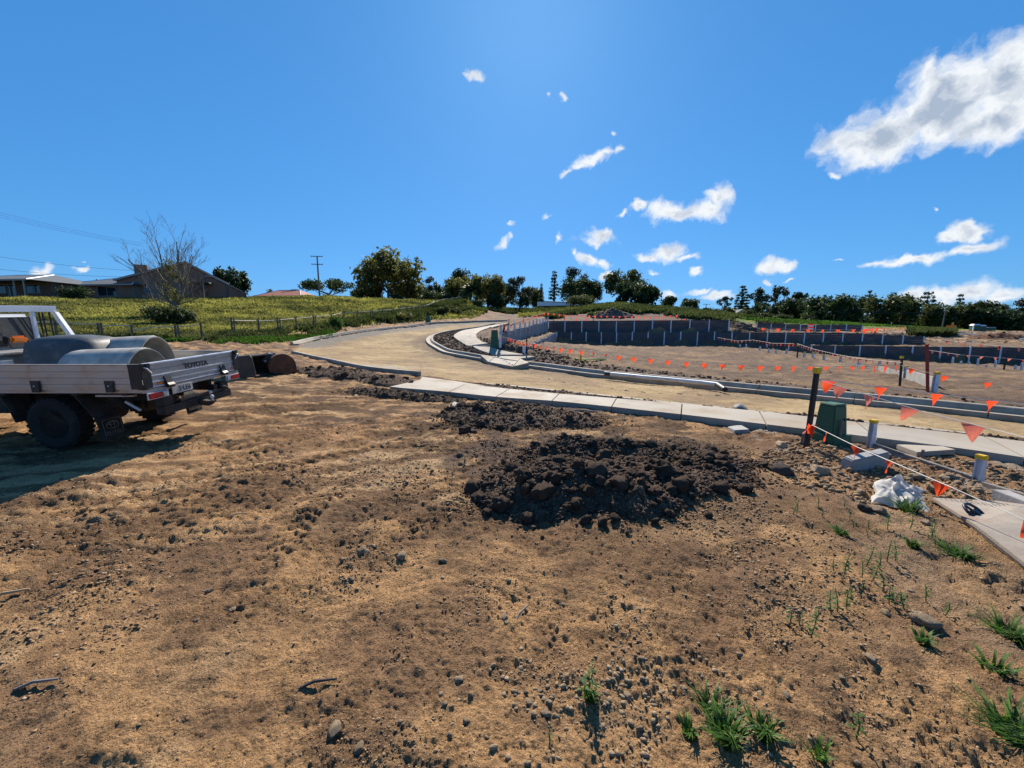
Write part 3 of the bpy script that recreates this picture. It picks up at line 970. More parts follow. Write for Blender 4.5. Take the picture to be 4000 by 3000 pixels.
def relief(x, y, road):
    r = np.hypot(x, y)
    near = 1 - sstep(r, 14, 30)
    h = 0.035 * fbm(x * 0.7, y * 0.7, 31, 3) + 0.028 * fbm(x * 2.2, y * 2.6, 41, 3) * (1 - road * 0.7)
    soft = fbm(x * 0.55, y * 0.55, 77, 2)
    ridg = 1 - np.abs(fbm(x * 4.2 + 1.5 * soft, y * 8.5, 51, 4, 0.6))
    rough = sstep(fbm(x * 0.45, y * 0.45, 44, 3) + 0.35 * sstep(y, 3.5, 6), -0.15, 0.45)
    h = h + near * (1 - road * 0.65) * rough * (0.016 + 0.042 * sstep(r, 3.0, 5.5)) * (ridg - 0.75)
    h = h + near * (1 - road * 0.4) * 0.010 * fbm(x * 11, y * 13, 71, 3, 0.6)
    h = h + near * (1 - road * .7) * 0.016 * sstep(r, 11, 4) * (0.35 - np.abs(fbm(x * 17 + 3 * soft, y * 17, 61, 3, .6))) * (0.35 + rough)
    h = h + near * 0.006 * sstep(r, 9, 3) * fbm(x * 38, y * 38, 81, 2, 0.6)
    h = h + (1 - near) * (1 - road) * 0.10 * fbm(x * 0.9, y * 0.9, 91, 4, 0.6)
    paved = inside(UP_POLY, x, y)
    h = np.where(paved, -0.02, h)
    return h


rad = np.concatenate([[0.15, 0.5], 0.8 * np.exp(np.arange(0, math.log(30 / 0.8), 0.0049)), 30 * np.exp(np.arange(0, math.log(1500 / 30), 0.013))])
ang = np.concatenate([np.arange(-180, -66, 4.0), np.arange(-66, -57, 0.6), np.arange(-57, 57, 0.25), np.arange(57, 66, 0.6), np.arange(66, 180, 4.0)])
ang = np.radians(ang)
GX = rad[:, None] * np.sin(ang)[None]
GY = rad[:, None] * np.cos(ang)[None]
gx, gy = GX.ravel(), GY.ravel()
gz = land(gx, gy)
front = gy > -2
road_in = inside(ROAD_POLY, gx, gy)
road_w = road_in.astype(float)
nearm = (np.hypot(gx, gy) < 16) & front
h0 = relief(gx, gy, road_w)
TR = np.zeros(gx.shape)
TR[nearm & ~road_in] = tracks(gx[nearm & ~road_in], gy[nearm & ~road_in])
sel = road_in & (np.hypot(gx, gy) < 45)
_keep = TRACKS
TRACKS = ROAD_TRACKS
TR[sel] = tracks(gx[sel], gy[sel]) * (0.6 + 0.5 * perlin(gx[sel] * .5, gy[sel] * .5, 5))
TRACKS = _keep
# paving beds and wheel standing stay smooth
gz_full = gz + h0 + TR
gz_full[road_in] -= 0.05
gc, n1, n2, n3 = soil_colour(gx, gy, gz)
gc[road_in] = road_colour(gx[road_in], gy[road_in])
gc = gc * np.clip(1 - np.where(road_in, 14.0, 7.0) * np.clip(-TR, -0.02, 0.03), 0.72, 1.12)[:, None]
hill_in = inside(hillpoly, gx, gy)
turf_far = (gy > 70) & (gx > 27) | (gy > 104) & (gx > -6) | (np.hypot(gx, gy) > 170)
lot_in = (side_dist(FAR_LIP, gx, gy) > 0.4) & (gx > -14) & (gy > 3) & ~road_in
gn = fbm(gx * 0.12, gy * 0.12, 201, 4)
gc[hill_in] = (np.array((0.17, 0.15, 0.05))[None] * (1 + 0.5 * gn[hill_in][:, None]))
field_c = np.array((0.155, 0.20, 0.035))
gc[turf_far & ~hill_in] = field_c[None] * (1 + 0.4 * gn[turf_far & ~hill_in][:, None])
nr, na = GX.shape
idx = np.arange(nr * na).reshape(nr, na)
faces = np.stack([idx[:-1, :], idx[:-1, np.r_[1:na, 0]], idx[1:, np.r_[1:na, 0]], idx[1:, :]], axis=2).reshape(-1, 4)
zone = np.zeros(gx.shape, int)
zone[lot_in] = 2
zone[turf_far] = 4
zone[hill_in] = 3
zone[road_in] = 1
fz = zone[faces[:, 0]]
allv = np.stack([gx, gy, gz_full], 1)
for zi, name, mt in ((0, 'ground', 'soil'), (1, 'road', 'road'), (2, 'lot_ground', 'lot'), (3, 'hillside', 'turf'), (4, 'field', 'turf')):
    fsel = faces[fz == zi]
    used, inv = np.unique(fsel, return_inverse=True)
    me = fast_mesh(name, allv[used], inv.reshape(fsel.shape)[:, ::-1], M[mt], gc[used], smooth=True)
    tag(link(bpy.data.objects.new(name, me)), kind='structure')


def gh(x, y):
    """Ground height with relief, for setting things down."""
    x, y = np.atleast_1d(np.asarray(x, float)), np.atleast_1d(np.asarray(y, float))
    rd = inside(ROAD_POLY, x, y)
    return land(x, y) + relief(x, y, rd.astype(float)) - 0.05 * rd


def gh1(x, y):
    return float(gh(x, y)[0])


def spot(u, v):
    p = hit(u, v)
    p.z = gh1(p.x, p.y)
    return p


# ------------------------------------------------------------------ kerbs and paths


def resample(line, step):
    P = np.array(line)
    s = np.r_[0, np.cumsum(np.hypot(*np.diff(P, axis=0).T))]
    n = max(1, int(round(s[-1] / step)))
    t = np.linspace(0, s[-1], n + 1)
    return np.stack([np.interp(t, s, P[:, 0]), np.interp(t, s, P[:, 1])], 1)


def sweep(mb, pts, nrm, prof, z):
    k = len(prof)
    vs = []
    for i, p in enumerate(pts):
        for (o, h) in prof:
            vs.append((p[0] + nrm[i][0] * o, p[1] + nrm[i][1] * o, z[i] + h))
    fs = []
    for i in range(len(pts) - 1):
        for j in range(k):
            fs.append((i * k + j, i * k + (j + 1) % k, (i + 1) * k + (j + 1) % k, (i + 1) * k + j))
    fs += [tuple(range(k))[::-1], tuple((len(pts) - 1) * k + j for j in range(k))]
    mb.add(vs, fs)


def kerb(name, line, prof, side, per=9, step=0.27, gap=0.012, lift=0.0):
    root = thing(name, None, None, kind='structure')
    P = resample(line, step)
    T = np.gradient(P, axis=0)
    T /= np.hypot(T[:, 0], T[:, 1])[:, None]
    nrm = np.stack([-T[:, 1], T[:, 0]], 1) * side
    z = land(P[:, 0], P[:, 1]) + lift
    z = np.convolve(np.pad(z, 4, mode='edge'), np.ones(9) / 9, 'valid')
    for a in range(0, len(P) - 1, per):
        b = min(a + per, len(P) - 1)
        if b <= a:
            continue
        q, tt = P[a:b + 1].copy(), T[a:b + 1]
        q[0] += tt[0] * gap
        q[-1] -= tt[-1] * gap
        mb = MB()
        sweep(mb, q, nrm[a:b + 1], prof, z[a:b + 1])
        mb.build('kerb_section', M['kerb'], root, smooth=True)
    return root


CHANNEL = [(0, -0.35), (0, -0.005), (0.34, -0.025), (0.40, 0.115), (0.43, 0.135), (0.56, 0.135), (0.58, 0.115), (0.58, -0.35)]
kerb('kerb', FAR_LIP, CHANNEL, 1 if side_dist(FAR_LIP, np.array([20.0]), np.array([20.0]))[0] > 0 else -1, lift=0.10)
kerb('kerb', LEFT_LIP, CHANNEL, 1 if side_dist(LEFT_LIP, np.array([-20.0]), np.array([60.0]))[0] > 0 else -1, lift=0.08)
UPSTAND = [(0, -0.35), (0, 0.10), (0.025, 0.12), (0.14, 0.12), (0.16, 0.10), (0.16, -0.35)]
_s = 1 if side_dist(NEAR_LIP, np.array([0.0]), np.array([2.0]))[0] > 0 else -1
kerb('kerb', NEAR_KERB, UPSTAND, _s, lift=0.03)
kerb('kerb', NEAR_LIP, [(0, -0.3), (0, 0.03), (0.16, 0.03), (0.16, -0.3)], _s, lift=-0.02)


def slab(mb, ring, top, thick):
    n = len(ring)
    vs = [(p[0], p[1], top[i]) for i, p in enumerate(ring)] + [(p[0], p[1], top[i] - thick) for i, p in enumerate(ring)]
    mb.add(vs, [tuple(range(n)), tuple(range(n, 2 * n))[::-1]] + [(i, n + i, n + (i + 1) % n, (i + 1) % n) for i in range(n)])


def path_slabs(name, left, right, count, lift, thick=0.3, gap=0.008, sub=4):
    root = thing(name, None, None, kind='structure')
    L, Rr = resample(left, 0.1), resample(right, 0.1)

    def at(P, t):
        s = np.r_[0, np.cumsum(np.hypot(*np.diff(P, axis=0).T))]
        return (np.interp(t * s[-1], s, P[:, 0]), np.interp(t * s[-1], s, P[:, 1]))
    for i in range(count):
        t0, t1 = (i + gap) / count, (i + 1 - gap) / count
        a = [at(L, t0 + (t1 - t0) * k / sub) for k in range(sub + 1)]
        b = [at(Rr, t0 + (t1 - t0) * k / sub) for k in range(sub + 1)]
        ring = a + b[::-1]
        q = np.array(ring)
        zz = land(q[:, 0], q[:, 1]) + lift
        mb = MB()
        slab(mb, ring, list(zz), thick)
        mb.build('slab', M['concrete'], root)
    return root


path_slabs('footpath', PATH_NEAR, PATH_FAR, 14, 0.11)
apron = [hit(u, v, 0.1) for u, v in ((1523, 1508), (1640, 1484), (1648, 1468), (1760, 1480), (1900, 1498), (1823, 1503), (1734, 1529), (1600, 1519))]
root = thing('footpath', None, None, kind='structure')
mb = MB()
slab(mb, [p.xy for p in apron[:3]] + [p.xy for p in apron[3:]], [float(land(p.x, p.y)[0]) + zl for p, zl in zip(apron, (.085, .085, .06, .05, .03, .095, .105, .10))], 0.3)
mb.build('slab', M['concrete'], root)
path_slabs('footpath', UP_L, UP_R, 14, 0.10, gap=0.004, sub=3)
ramp = thing('ramp', None, None, kind='structure')
for ring, lifts in (([(1878, 1394), (1935, 1393), (1908, 1414)], (.2, .12, .10)), ([(1938, 1393), (2060, 1393), (2092, 1394), (2030, 1403), (2003, 1431), (1911, 1414)], (.12, .12, .11, .13, .09, .10)),
                    ([(2032, 1404), (2066, 1428), (2006, 1431)], (.14, .24, .10))):
    mb = MB()
    P = hits(ring, 0.1)
    slab(mb, [p.xy for p in P], [float(land(p.x, p.y)[0]) + l for p, l in zip(P, lifts)], 0.4)
    mb.build('slab', M['concrete'], ramp)
# ------------------------------------------------------------------ retaining walls


def walk(line, spacing, first=0.0):
    P = np.array(line, float)
    s = np.r_[0, np.cumsum(np.hypot(*np.diff(P, axis=0).T))]
    t = np.arange(first, s[-1] + 1e-6, spacing)
    return np.stack([np.interp(t, s, P[:, 0]), np.interp(t, s, P[:, 1])], 1)


def retaining_wall(label, line, spacing, base, top, panel_mat, post_up=0.06, first=0.0, post_w=0.11, stub=None, row=0.2):
    """Steel posts with stacked sleepers between; base/top give heights at a ground point."""
    P = walk(line, spacing, first)
    root = thing('retaining_wall', label, 'retaining wall', (P[0][0], P[0][1], base(*P[0])))
    o = Vector(root.location)
    for i, p in enumerate(P):
        z0, z1 = base(*p) - 0.3, top(*p) + post_up
        q = P[min(i + 1, len(P) - 1)] - P[max(i - 1, 0)]
        a = math.atan2(q[1], q[0])
        m = Matrix.Translation((p[0] - o.x, p[1] - o.y, 0)) @ Matrix.Rotation(a, 4, 'Z')
        mb = MB()
        j = random.uniform(-.008, .008)
        mb.box(-post_w / 2 + j, post_w / 2 + j, -0.075, -0.063, z0 - o.z, z1 - o.z + random.uniform(-.03, .05), m)
        mb.box(-0.006, 0.006, -0.063, 0.09, z0 - o.z, z1 - o.z, m)
        mb.build('post', M['galv'], root)
        if i == len(P) - 1:
            break
        p2 = P[i + 1]
        L = math.hypot(*(p2 - p))
        a = math.atan2(p2[1] - p[1], p2[0] - p[0])
        m = Matrix.Translation((p[0] - o.x, p[1] - o.y, 0)) @ Matrix.Rotation(a, 4, 'Z')
        zt = (top(*p) + top(*p2)) / 2
        zb = min(base(*p), base(*p2)) - 0.25
        mb = MB()
        k, z = 0, zt
        while z > zb:
            jit = random.uniform(-.008, .008)
            mb.box(0.012, L - 0.012, -0.05 + jit, 0.03 + jit, z - row + 0.008 - o.z, z - o.z, m)
            z -= row
        mb.build('panel', panel_mat, root)
    return root


fz_ = lambda x, y: float(T_F([x], [y])[0])
retaining_wall('upper dark retaining wall facing the bare lot under the flag row', A_FRONT, 2.0, lambda x, y: 1.66, lambda x, y: 3.05 + 0 * x, M['sleeper'], first=0.0)
retaining_wall('lower dark retaining wall at the back of the bare lot, long and bending', B_FRONT, 1.72, fz_, lambda x, y: 1.66 if x < 34 else 1.66 - (x - 34) * 0.065, M['sleeper'])
retaining_wall('lowest dark retaining wall reaching out past the red leaning post', C_FRONT, 1.85, fz_, lambda x, y: 0.43, M['sleeper'])
retaining_wall('grey stepped retaining wall beside the curved footpath, cones on top', A_SIDE, 2.0, lambda x, y: min(1.66, 0.85 + (y - 24) * 0.037) - 0.1,
               lambda x, y: 1.72 + max(0, math.floor((y - 25) / 2.6)) * 0.165, M['sleeper_grey'], post_w=0.07)
retaining_wall('low grey retaining wall at the lot side, in front of the stepped one', B_SIDE, 1.7, fz_, lambda x, y: 0.84 + max(0, math.floor((y - 23) / 4)) * 0.16, M['sleeper_grey'], post_w=0.07)


def small_wall(name, label, p0, p1, n, h, mt, group=None):
    """One long low thing of slabs from p0 to p1 (ground points)."""
    root = thing(name, label, 'retaining wall', (p0.x, p0.y, gh1(p0.x, p0.y)), group=group)
    for i in range(n):
        a, b = p0.lerp(p1, (i + .01) / n), p0.lerp(p1, (i + .99) / n)
        d = (b - a).xy
        m = Matrix.Translation((a.x - p0.x, a.y - p0.y, 0)) @ Matrix.Rotation(math.atan2(d.y, d.x), 4, 'Z')
        za = (gh1(a.x, a.y) + gh1(b.x, b.y)) / 2 - root.location.z
        MB().box(0, d.length, -.04, .04, za - .2, za + h, m).build('sleeper', mt, root, bevel=0.006)
    return root


# ------------------------------------------------------------------ stakes, pickets, capped posts
NTH = 'first second third fourth fifth sixth seventh eighth ninth tenth eleventh twelfth thirteenth'.split()


def star_picket(p, h, label, group=None, lean=(0, 0), cap='yellow', r=0.02, color='picket'):
    root = thing('star_picket', label, 'fence picket', p, (lean[0], lean[1], random.uniform(0, 3)), group)
    mb = MB()
    for k in range(3):
        m = Matrix.Rotation(k * 2 * math.pi / 3, 4, 'Z')
        mb.box(-0.004, r * 1.5, -0.004 - r * .15, 0.004 + r * .15, -0.25, h, m)
    mb.build('stake', M[color], root)
    if cap:
        MB().box(-r * 1.5, r * 1.5, -r * 1.5, r * 1.5, h - 0.03, h + r * 2.2).build('cap', M[cap], root, bevel=0.006)
    return root


def capped_post(p, h, wb, wt, label, group=None, cap=True, lean=0.0, rotz=0.0):
    """A flared bracket post: wide foot, narrow head, yellow safety cap."""
    root = thing('capped_post', label, 'post', p, (0, lean, rotz), group)
    d = wb * .3
    mb = MB()
    mb.hexa([(-wb / 2, -d, -.15), (wb / 2, -d, -.15), (wb / 2, -d + .012, -.15), (-wb / 2, -d + .012, -.15)],
            [(-wt / 2, -d, h), (wt / 2, -d, h), (wt / 2, -d + .012, h), (-wt / 2, -d + .012, h)])
    mb.hexa([(-wb / 2, d, -.15), (wb / 2, d, -.15), (wb / 2, d + .012, -.15), (-wb / 2, d + .012, -.15)],
            [(-wt / 2, d, h), (wt / 2, d, h), (wt / 2, d + .012, h), (-wt / 2, d + .012, h)])
    mb.box(-.006, .006, -d + .013, d - .001, -.15, h)
    mb.build('bracket', M['galv'], root)
    for z in (0.15, 0.22):
        if h > .3:
            MB().tube([(0.015, -d - .012, z * h / .4), (0.015, -d, z * h / .4)], 0.012, 6).build('bolt', M['white'], root)
    if cap:
        MB().box(-wt * .62, wt * .62, -d - .012, d + .024, h - .02, h + wt * .62).build('cap', M['yellow'], root, bevel=0.008)
    return root


def flag_mesh(w, h, curl, skew, mt, twist=0.0):
    """Triangular cloth hanging from its top edge, gently blown."""
    n = 5
    vs, fs = [], []
    for i in range(n + 1):
        t = i / n
        for k in range(5):
            s = (k / 4 - .5) * (1 - t)
            vs.append((s * w + skew * t * w + 0.0, curl * w * math.sin(t * 2.4 + k * .8) * (0.25 + t) + twist * s * w * (t + .2), -h * t))
    for i in range(n):
        for k in range(4):
            fs.append((i * 5 + k, i * 5 + k + 1, (i + 1) * 5 + k + 1, (i + 1) * 5 + k))
    return MB().add(vs, fs).data('flag', mt, smooth='all')


FLAGS = [flag_mesh(1, 1.02, random.uniform(-.12, .12), random.uniform(-.15, .15), M['flag'], random.uniform(-.5, .5)) for _ in range(9)]
FLAGS_P = [flag_mesh(1, 1.05, random.uniform(-.15, .15), random.uniform(-.2, .2), M['flag_pink'], random.uniform(-.9, .9)) for _ in range(5)]


def bunting(label, pts, flags=None, spacing=0.75, size=0.17, r=0.004, sag=0.0, pale=0.0, group=None, turn=0.25, sizes=None):
    """A string with orange triangles; pts are world points, flags optional list of t (0..1 along the string)."""
    P = [Vector(p) for p in pts]
    dens = []
    for a, b in zip(P[:-1], P[1:]):
        n = 8
        for k in range(n):
            t = k / n
            q = a.lerp(b, t)
            q.z -= sag * 4 * t * (1 - t)
            dens.append(q)
    dens.append(P[-1])
    o = dens[0].copy()
    root = thing('flag_bunting', label, 'bunting', o, group=group)
    MB().tube([q - o for q in dens], r, 4).build('string', M['string'], root)
    s = [0.0]
    for a, b in zip(dens[:-1], dens[1:]):
        s.append(s[-1] + (b - a).length)
    if flags is None:
        flags = [x / s[-1] for x in np.arange(spacing * .4, s[-1], spacing)]
    A = np.array([list(q) for q in dens])
    for i, t in enumerate(flags):
        x = t * s[-1]
        q = Vector((np.interp(x, s, A[:, 0]), np.interp(x, s, A[:, 1]), np.interp(x, s, A[:, 2])))
        q2 = Vector((np.interp(x + .05, s, A[:, 0]), np.interp(x + .05, s, A[:, 1]), np.interp(x + .05, s, A[:, 2])))
        q1 = Vector((np.interp(x - .05, s, A[:, 0]), np.interp(x - .05, s, A[:, 1]), np.interp(x - .05, s, A[:, 2])))
        d = q2 - q1
        f = bpy.data.objects.new('flag', random.choice(FLAGS_P if random.random() < pale else FLAGS))
        link(f, root)
        f.location = q - o
        f.location.z -= r
        k = sizes[i] if sizes else size * random.uniform(.93, 1.07)
        f.scale = (k, k, k)
        f.rotation_euler = (random.uniform(-.12, .12), math.atan2(-d.z, d.xy.length) * 0.9, math.atan2(d.y, d.x) + random.uniform(-turn, turn))
    return root


def on_string(pts, us, u_of):
    pass


# --- the flags nearest the camera, strung from the tall picket
pk = spot(3150, 1752)
pk_top = W(3190, 1447, 5.72)
PKH = pk_top.z - pk.z
star_picket(pk, PKH, 'tall dark star picket with yellow cap beside the green cabinet', lean=(0.0, 0.035), r=0.026)
bunting('orange flag string going level from the tall picket above the road', [W(3192, 1482, 5.65), W(3650, 1537, 5.45), W(4200, 1604, 5.2)],
        flags=[.05, .265, .49, .70, .90], size=.172, turn=.12, r=.0045)
bunting('orange flag string coming from the tall picket head towards the viewer', [W(3192, 1483, 5.6), W(3600, 1606, 4.55), W(3870, 1675, 4.0), W(4180, 1752, 3.45)],
        flags=[.13, .28, .465, .70, .93], size=.178, pale=1.0, turn=.35, r=.0045)
bunting('lowest orange flag string sagging from the picket to above the plastic sheet', [W(3172, 1660, 5.6), W(3350, 1747, 4.7), W(3510, 1815, 4.1), W(3720, 1905, 3.55), W(4080, 2065, 2.95)],
        flags=[.12, .335, .52, .735, .97], size=.135, turn=.5, r=.0045)
# a bunch of flags tied at the foot of the picket string
root = thing('flag_bundle', 'crumpled orange flags tied low round the tall picket', 'bunting', W(3165, 1660, 5.62))
for k, (dx, sc, rz, ry) in enumerate(((-.06, .15, .4, .7), (.03, .19, -.3, -.15), (.10, .16, .5, -.6), (0.0, .13, 1.2, .2))):
    f = link(bpy.data.objects.new('flag', FLAGS[k]), root)
    f.location = (dx * .4, -.03 + .015 * k, 0)
    f.scale = (sc * .7, sc, sc)
    f.rotation_euler = (.1, ry, rz)
# --- the middle row in front of the lot
mid = [W(1962, 1316, 23.5), W(2068, 1340, 18.5), W(2200, 1361, 15.8), W(2450, 1394, 13.6), W(2700, 1417, 12.8), W(3000, 1431, 12.4), W(3250, 1432, 12.6), W(3518, 1428, 13.6)]
bunting('long row of orange flags between the kerb and the bare lot', mid, spacing=.565, size=.185, turn=.3, r=.005)
bunting('orange flags running on from the picket past the low block wall', [W(3520, 1428, 13.6), W(3650, 1462, 12.6), W(3830, 1490, 12.0), W(4300, 1560, 10.6)], spacing=.93, size=.19, turn=.4, r=.004)
p = spot(3513, 1512)
star_picket(p, W(3525, 1409, 14.4).z - p.z + .05, 'black picket with yellow cap standing between the flag rows by the low wall', lean=(0, .06), r=.03)
p = spot(2057, 1384)
star_picket(p, 1.0, 'short picket holding the long flag row near the ramp', r=.03, cap=None)
# --- strings inside the lot in front of the dark walls
bunting('thin string of small faded flags sagging before the lowest wall', [W(2803, 1318, 36), W(2880, 1332, 33), W(2942, 1328, 31), W(3020, 1341, 28), W(3100, 1342, 25.5)], spacing=.5, size=.17, pale=.7, r=.008)
bunting('thin string of faded flags dropping from the lot picket to the capped picket', [W(3114, 1342, 25.5), W(3180, 1364, 22), W(3270, 1385, 19), W(3370, 1402, 16.5), W(3522, 1416, 14.0)], spacing=.5, size=.15, pale=.7, r=.006)
bunting('pale flag string crossing low before the far end of the wall', [W(3630, 1368, 27), W(3750, 1386, 25), W(3930, 1399, 23.5), W(4150, 1420, 22)], spacing=.55, size=.17, pale=.8, r=.008)
p = spot(3113, 1402)
star_picket(p, 1.05, 'black picket out on the lot where two faded flag strings meet', r=.035)
p = spot(3920, 1445)
star_picket(p, .75, 'short dark picket at the foot of the lowest wall', r=.035, cap=None)
# --- rows on top of the walls
rowA = [W(u, v, D) for u, v, D in ((2133, 1221, 50), (2200, 1230, 50.2), (2300, 1233, 49.8), (2450, 1236, 49), (2560, 1237, 48), (2640, 1231, 47.5), (2665, 1228, 47.5))]
bunting('bright orange flag row standing above the upper retaining wall', rowA, spacing=.76, size=.30, turn=.4, r=.012)
rowA2 = [W(u, v, D) for u, v, D in ((2190, 1244, 48.6), (2270, 1247, 48.4), (2310, 1247, 48.2), (2440, 1249, 47.6), (2560, 1249, 46.7), (2690, 1245, 46))]
bunting('second sparse orange flag row right along the upper wall head', rowA2, flags=[.03, .13, .21, .45, .62, .8, .97], size=.28, turn=.4, r=.012)
bunting('orange flag string rising along the stepped grey wall to its corner', [W(1970, 1290, 27), W(2000, 1262, 33), W(2090, 1233, 42), W(2133, 1221, 50)], spacing=.8, size=.26, r=.01)
bunting('orange flag string sagging between pickets behind the curved footpath', [W(1988, 1246, 46), W(2020, 1249, 48), W(2044, 1238, 50), W(2092, 1233, 52), W(2133, 1221, 52)], spacing=1.0, size=.26, r=.01)
bunting('flag row above the long lower wall, next to the dirt heap', [W(2855, 1268, 47), W(2905, 1277, 46), W(3000, 1282, 45), W(3100, 1286, 44), W(3250, 1288, 43), (W(3345, 1286, 42.5))], spacing=1.45, size=.42, r=.012, turn=.6)
bunting('far orange flags over the scattered site rubble', [W(3360, 1288, 43), W(3440, 1279, 46), W(3545, 1272, 50)], spacing=1.1, size=.45, r=.012, turn=.6)
bunting('faded flags low over the gravel strip behind the lowest wall', [W(3680, 1328, 36), W(3775, 1338, 34), W(3840, 1346, 33), W(3960, 1355, 31), W(4100, 1362, 29)], spacing=1.25, size=.33, pale=.3, r=.01, turn=.6)
GP = 'dark pickets along the wall tops'
for i, (u, v, D, h) in enumerate(((2133, 1221, 50, 1.15), (2163, 1233, 49.5, .8), (2318, 1237, 49.3, .8), (2664, 1228, 47.5, 1.0), (1988, 1246, 46, 1.3), (2044, 1238, 50, 1.3), (2860, 1268, 46.5, 1.0), (3278, 1275, 46, .8), (3545, 1268, 50, 1.2))):
    q = W(u, v, D)
    z = gh1(q.x, q.y)
    star_picket((q.x, q.y, z), max(.5, q.z - z), ('dark picket at the corner where the flag strings meet above the stepped wall', 'dark picket just past the corner of the upper wall', 'thin dark picket amid the flag row on the upper wall', 'dark picket at the far end of the upper flag row', 'dark picket nearest the curved footpath, behind the cone', 'dark picket behind the footpath between two flag strings', 'dark picket in the soil heap past the upper wall end', 'dark picket halfway along the long lower wall top', 'tall thin picket standing in the red rubble beyond the walls')[i], GP, r=.03, cap=None)
# white capped posts on the stepped wall and along the lot
for i, q in enumerate(walk(A_SIDE, 2.0)):
    z = 1.70 + max(0, math.floor((q[1] - 25) / 2.6)) * 0.165
    capped_post((q[0] + .05, q[1] - .14, z), .50, .20, .06, NTH[i] + ' white flared bracket post on the stepped grey wall, counted from the cabinet', 'bracket posts on the stepped wall', cap=False, rotz=math.atan2(22.4, 5.2))
for i, (u, v, h, d) in enumerate(((3142, 1396, .5, 0), (3175, 1399, .5, 0), (3218, 1406, .52, 0), (3283, 1413, .5, 0), (3355, 1424, .5, 0), (3435, 1432, .5, 0))):
    q = spot(u, v)
    capped_post(q, .40, .19, .10, NTH[i] + ' pale bracket post in the row crossing the lot, from the far end', 'bracket posts crossing the lot')
for i, (u, v) in enumerate(((2848, 1348), (2868, 1349), (2890, 1356), (2914, 1358), (2968, 1371), (3002, 1378), (3032, 1380), (3072, 1383))):
    q = spot(u, v)
    capped_post(q, .38, .17, .09, NTH[i] + ' little white bracket post at the long lower wall, from its middle outwards', 'bracket posts at the wall foot', cap=False)
for i, (u, v) in enumerate(((3693, 1416), (3720, 1421), (3753, 1424), (3785, 1428), (3818, 1428), (3853, 1434), (3887, 1434), (3966, 1442), (3990, 1446))):
    q = spot(u, v)
    capped_post(q, random.uniform(.2, .6), .13, .08, NTH[i] + ' grey post stub under the lowest wall, counted from the red post', 'post stubs under the lowest wall', cap=False)
# low sleeper wall running down the lot towards the red post
sw = [(2940 + 190, 1388), (3230, 1412), (3300, 1424), (3420, 1450), (3540, 1476), (3642, 1505), (3650, 1535)]
W0, W1 = spot(3300, 1424), spot(3432, 1446)
small_wall('sleeper_edge', 'thin white-topped sleeper edge half buried across the lot', W0, W1, 3, .10, M['concrete'])
W0, W1 = spot(3432, 1450), spot(3532, 1474)
small_wall('sleeper_wall', 'grey sleeper between two block posts on the lot', W0, W1, 2, .30, M['concrete_grey'])
W0, W1 = spot(3540, 1482), spot(3645, 1512)
w_ = small_wall('sleeper_wall', 'stacked grey sleepers ending at the big capped post by the red post', W0, W1, 1, .46, M['concrete_grey'])
for k in range(2):
    b = w_.children[0].copy()
    link(b, w_)
    b.location.z = -.22 * (k + 1)
    b.location.y = -.03 * (k + 1)
for (u, v, h, lab) in ((3436, 1450, .28, 'squat galvanised post with yellow cap at the start of the grey sleepers'), (3535, 1472, .48, 'galvanised post with yellow cap between the grey sleepers'),
                       (3650, 1532, .66, 'tall galvanised post with yellow cap at the end of the stacked sleepers')):
    capped_post(spot(u, v), h, .15, .12, lab)
q = spot(3624, 1530)
root = thing('red_post', 'long dark red steel post leaning on the lot before the wall', 'post', q, (0.0, -.16, 0))
hh = (W(3612, 1343, q.y + .1).z - q.z)
MB().box(-.035, .035, -.035, .035, -.3, hh).build('shaft', M['red_post'], root, bevel=.004)
MB().box(-.05, .05, -.05, .05, hh - .01, hh + .02).build('end_plate', M['red_post'], root)
# surveyor's pegs and hose on the lot
q = spot(2268, 1413)
root = thing('survey_peg', 'yellow timber peg with the lime hose at its foot', 'peg', q, (0, .03, .3))
MB().box(-.035, .035, -.035, .035, -.1, .52).build('stake', M['yellow'], root)
hp = [spot(u, v) for u, v in ((2250, 1407), (2266, 1409), (2290, 1411), (2330, 1412), (2368, 1410), (2352, 1411))]
mb = MB()
mb.tube([h + Vector((0, 0, .05)) for h in hp], .035, 6)
tag(mb.build('garden_hose', M['hose'], None, smooth=True), 'lime green hose lying across the lot by a yellow peg', 'hose')
# orange and white cone at the curved footpath
q = spot(1968, 1320)
root = thing('traffic_cone', 'orange traffic cone with white band behind the small green cabinet', 'traffic cone', q)
MB().box(-.19, .19, -.19, .19, 0, .04).build('base', M['black'], root)
MB().lathe([(.15, .04), (.10, .42)], 14).build('cone', M['flag'], root, smooth=True)
MB().lathe([(.101, .42), (.075, .62)], 14).build('band', M['white'], root, smooth=True)
MB().lathe([(.075, .62), (.03, 1.0), (0.0, 1.0)], 14).build('tip', M['flag'], root, smooth=True)
for k, (ang, ln) in enumerate(((.35, 1.1), (-.5, .95), (.15, 1.2))):
    q = spot(1948, 1338)
    star_picket((q.x + .12 * k, q.y + .1 * k, q.z), ln, ('dark picket leaning outwards in the crossed bundle by the small cabinet', 'dark picket leaning back in the crossed bundle by the small cabinet', 'longest, most upright dark picket crossed beside the small cabinet')[k], 'crossed pickets by the small cabinet', lean=(.1, ang), cap=None, r=.03)


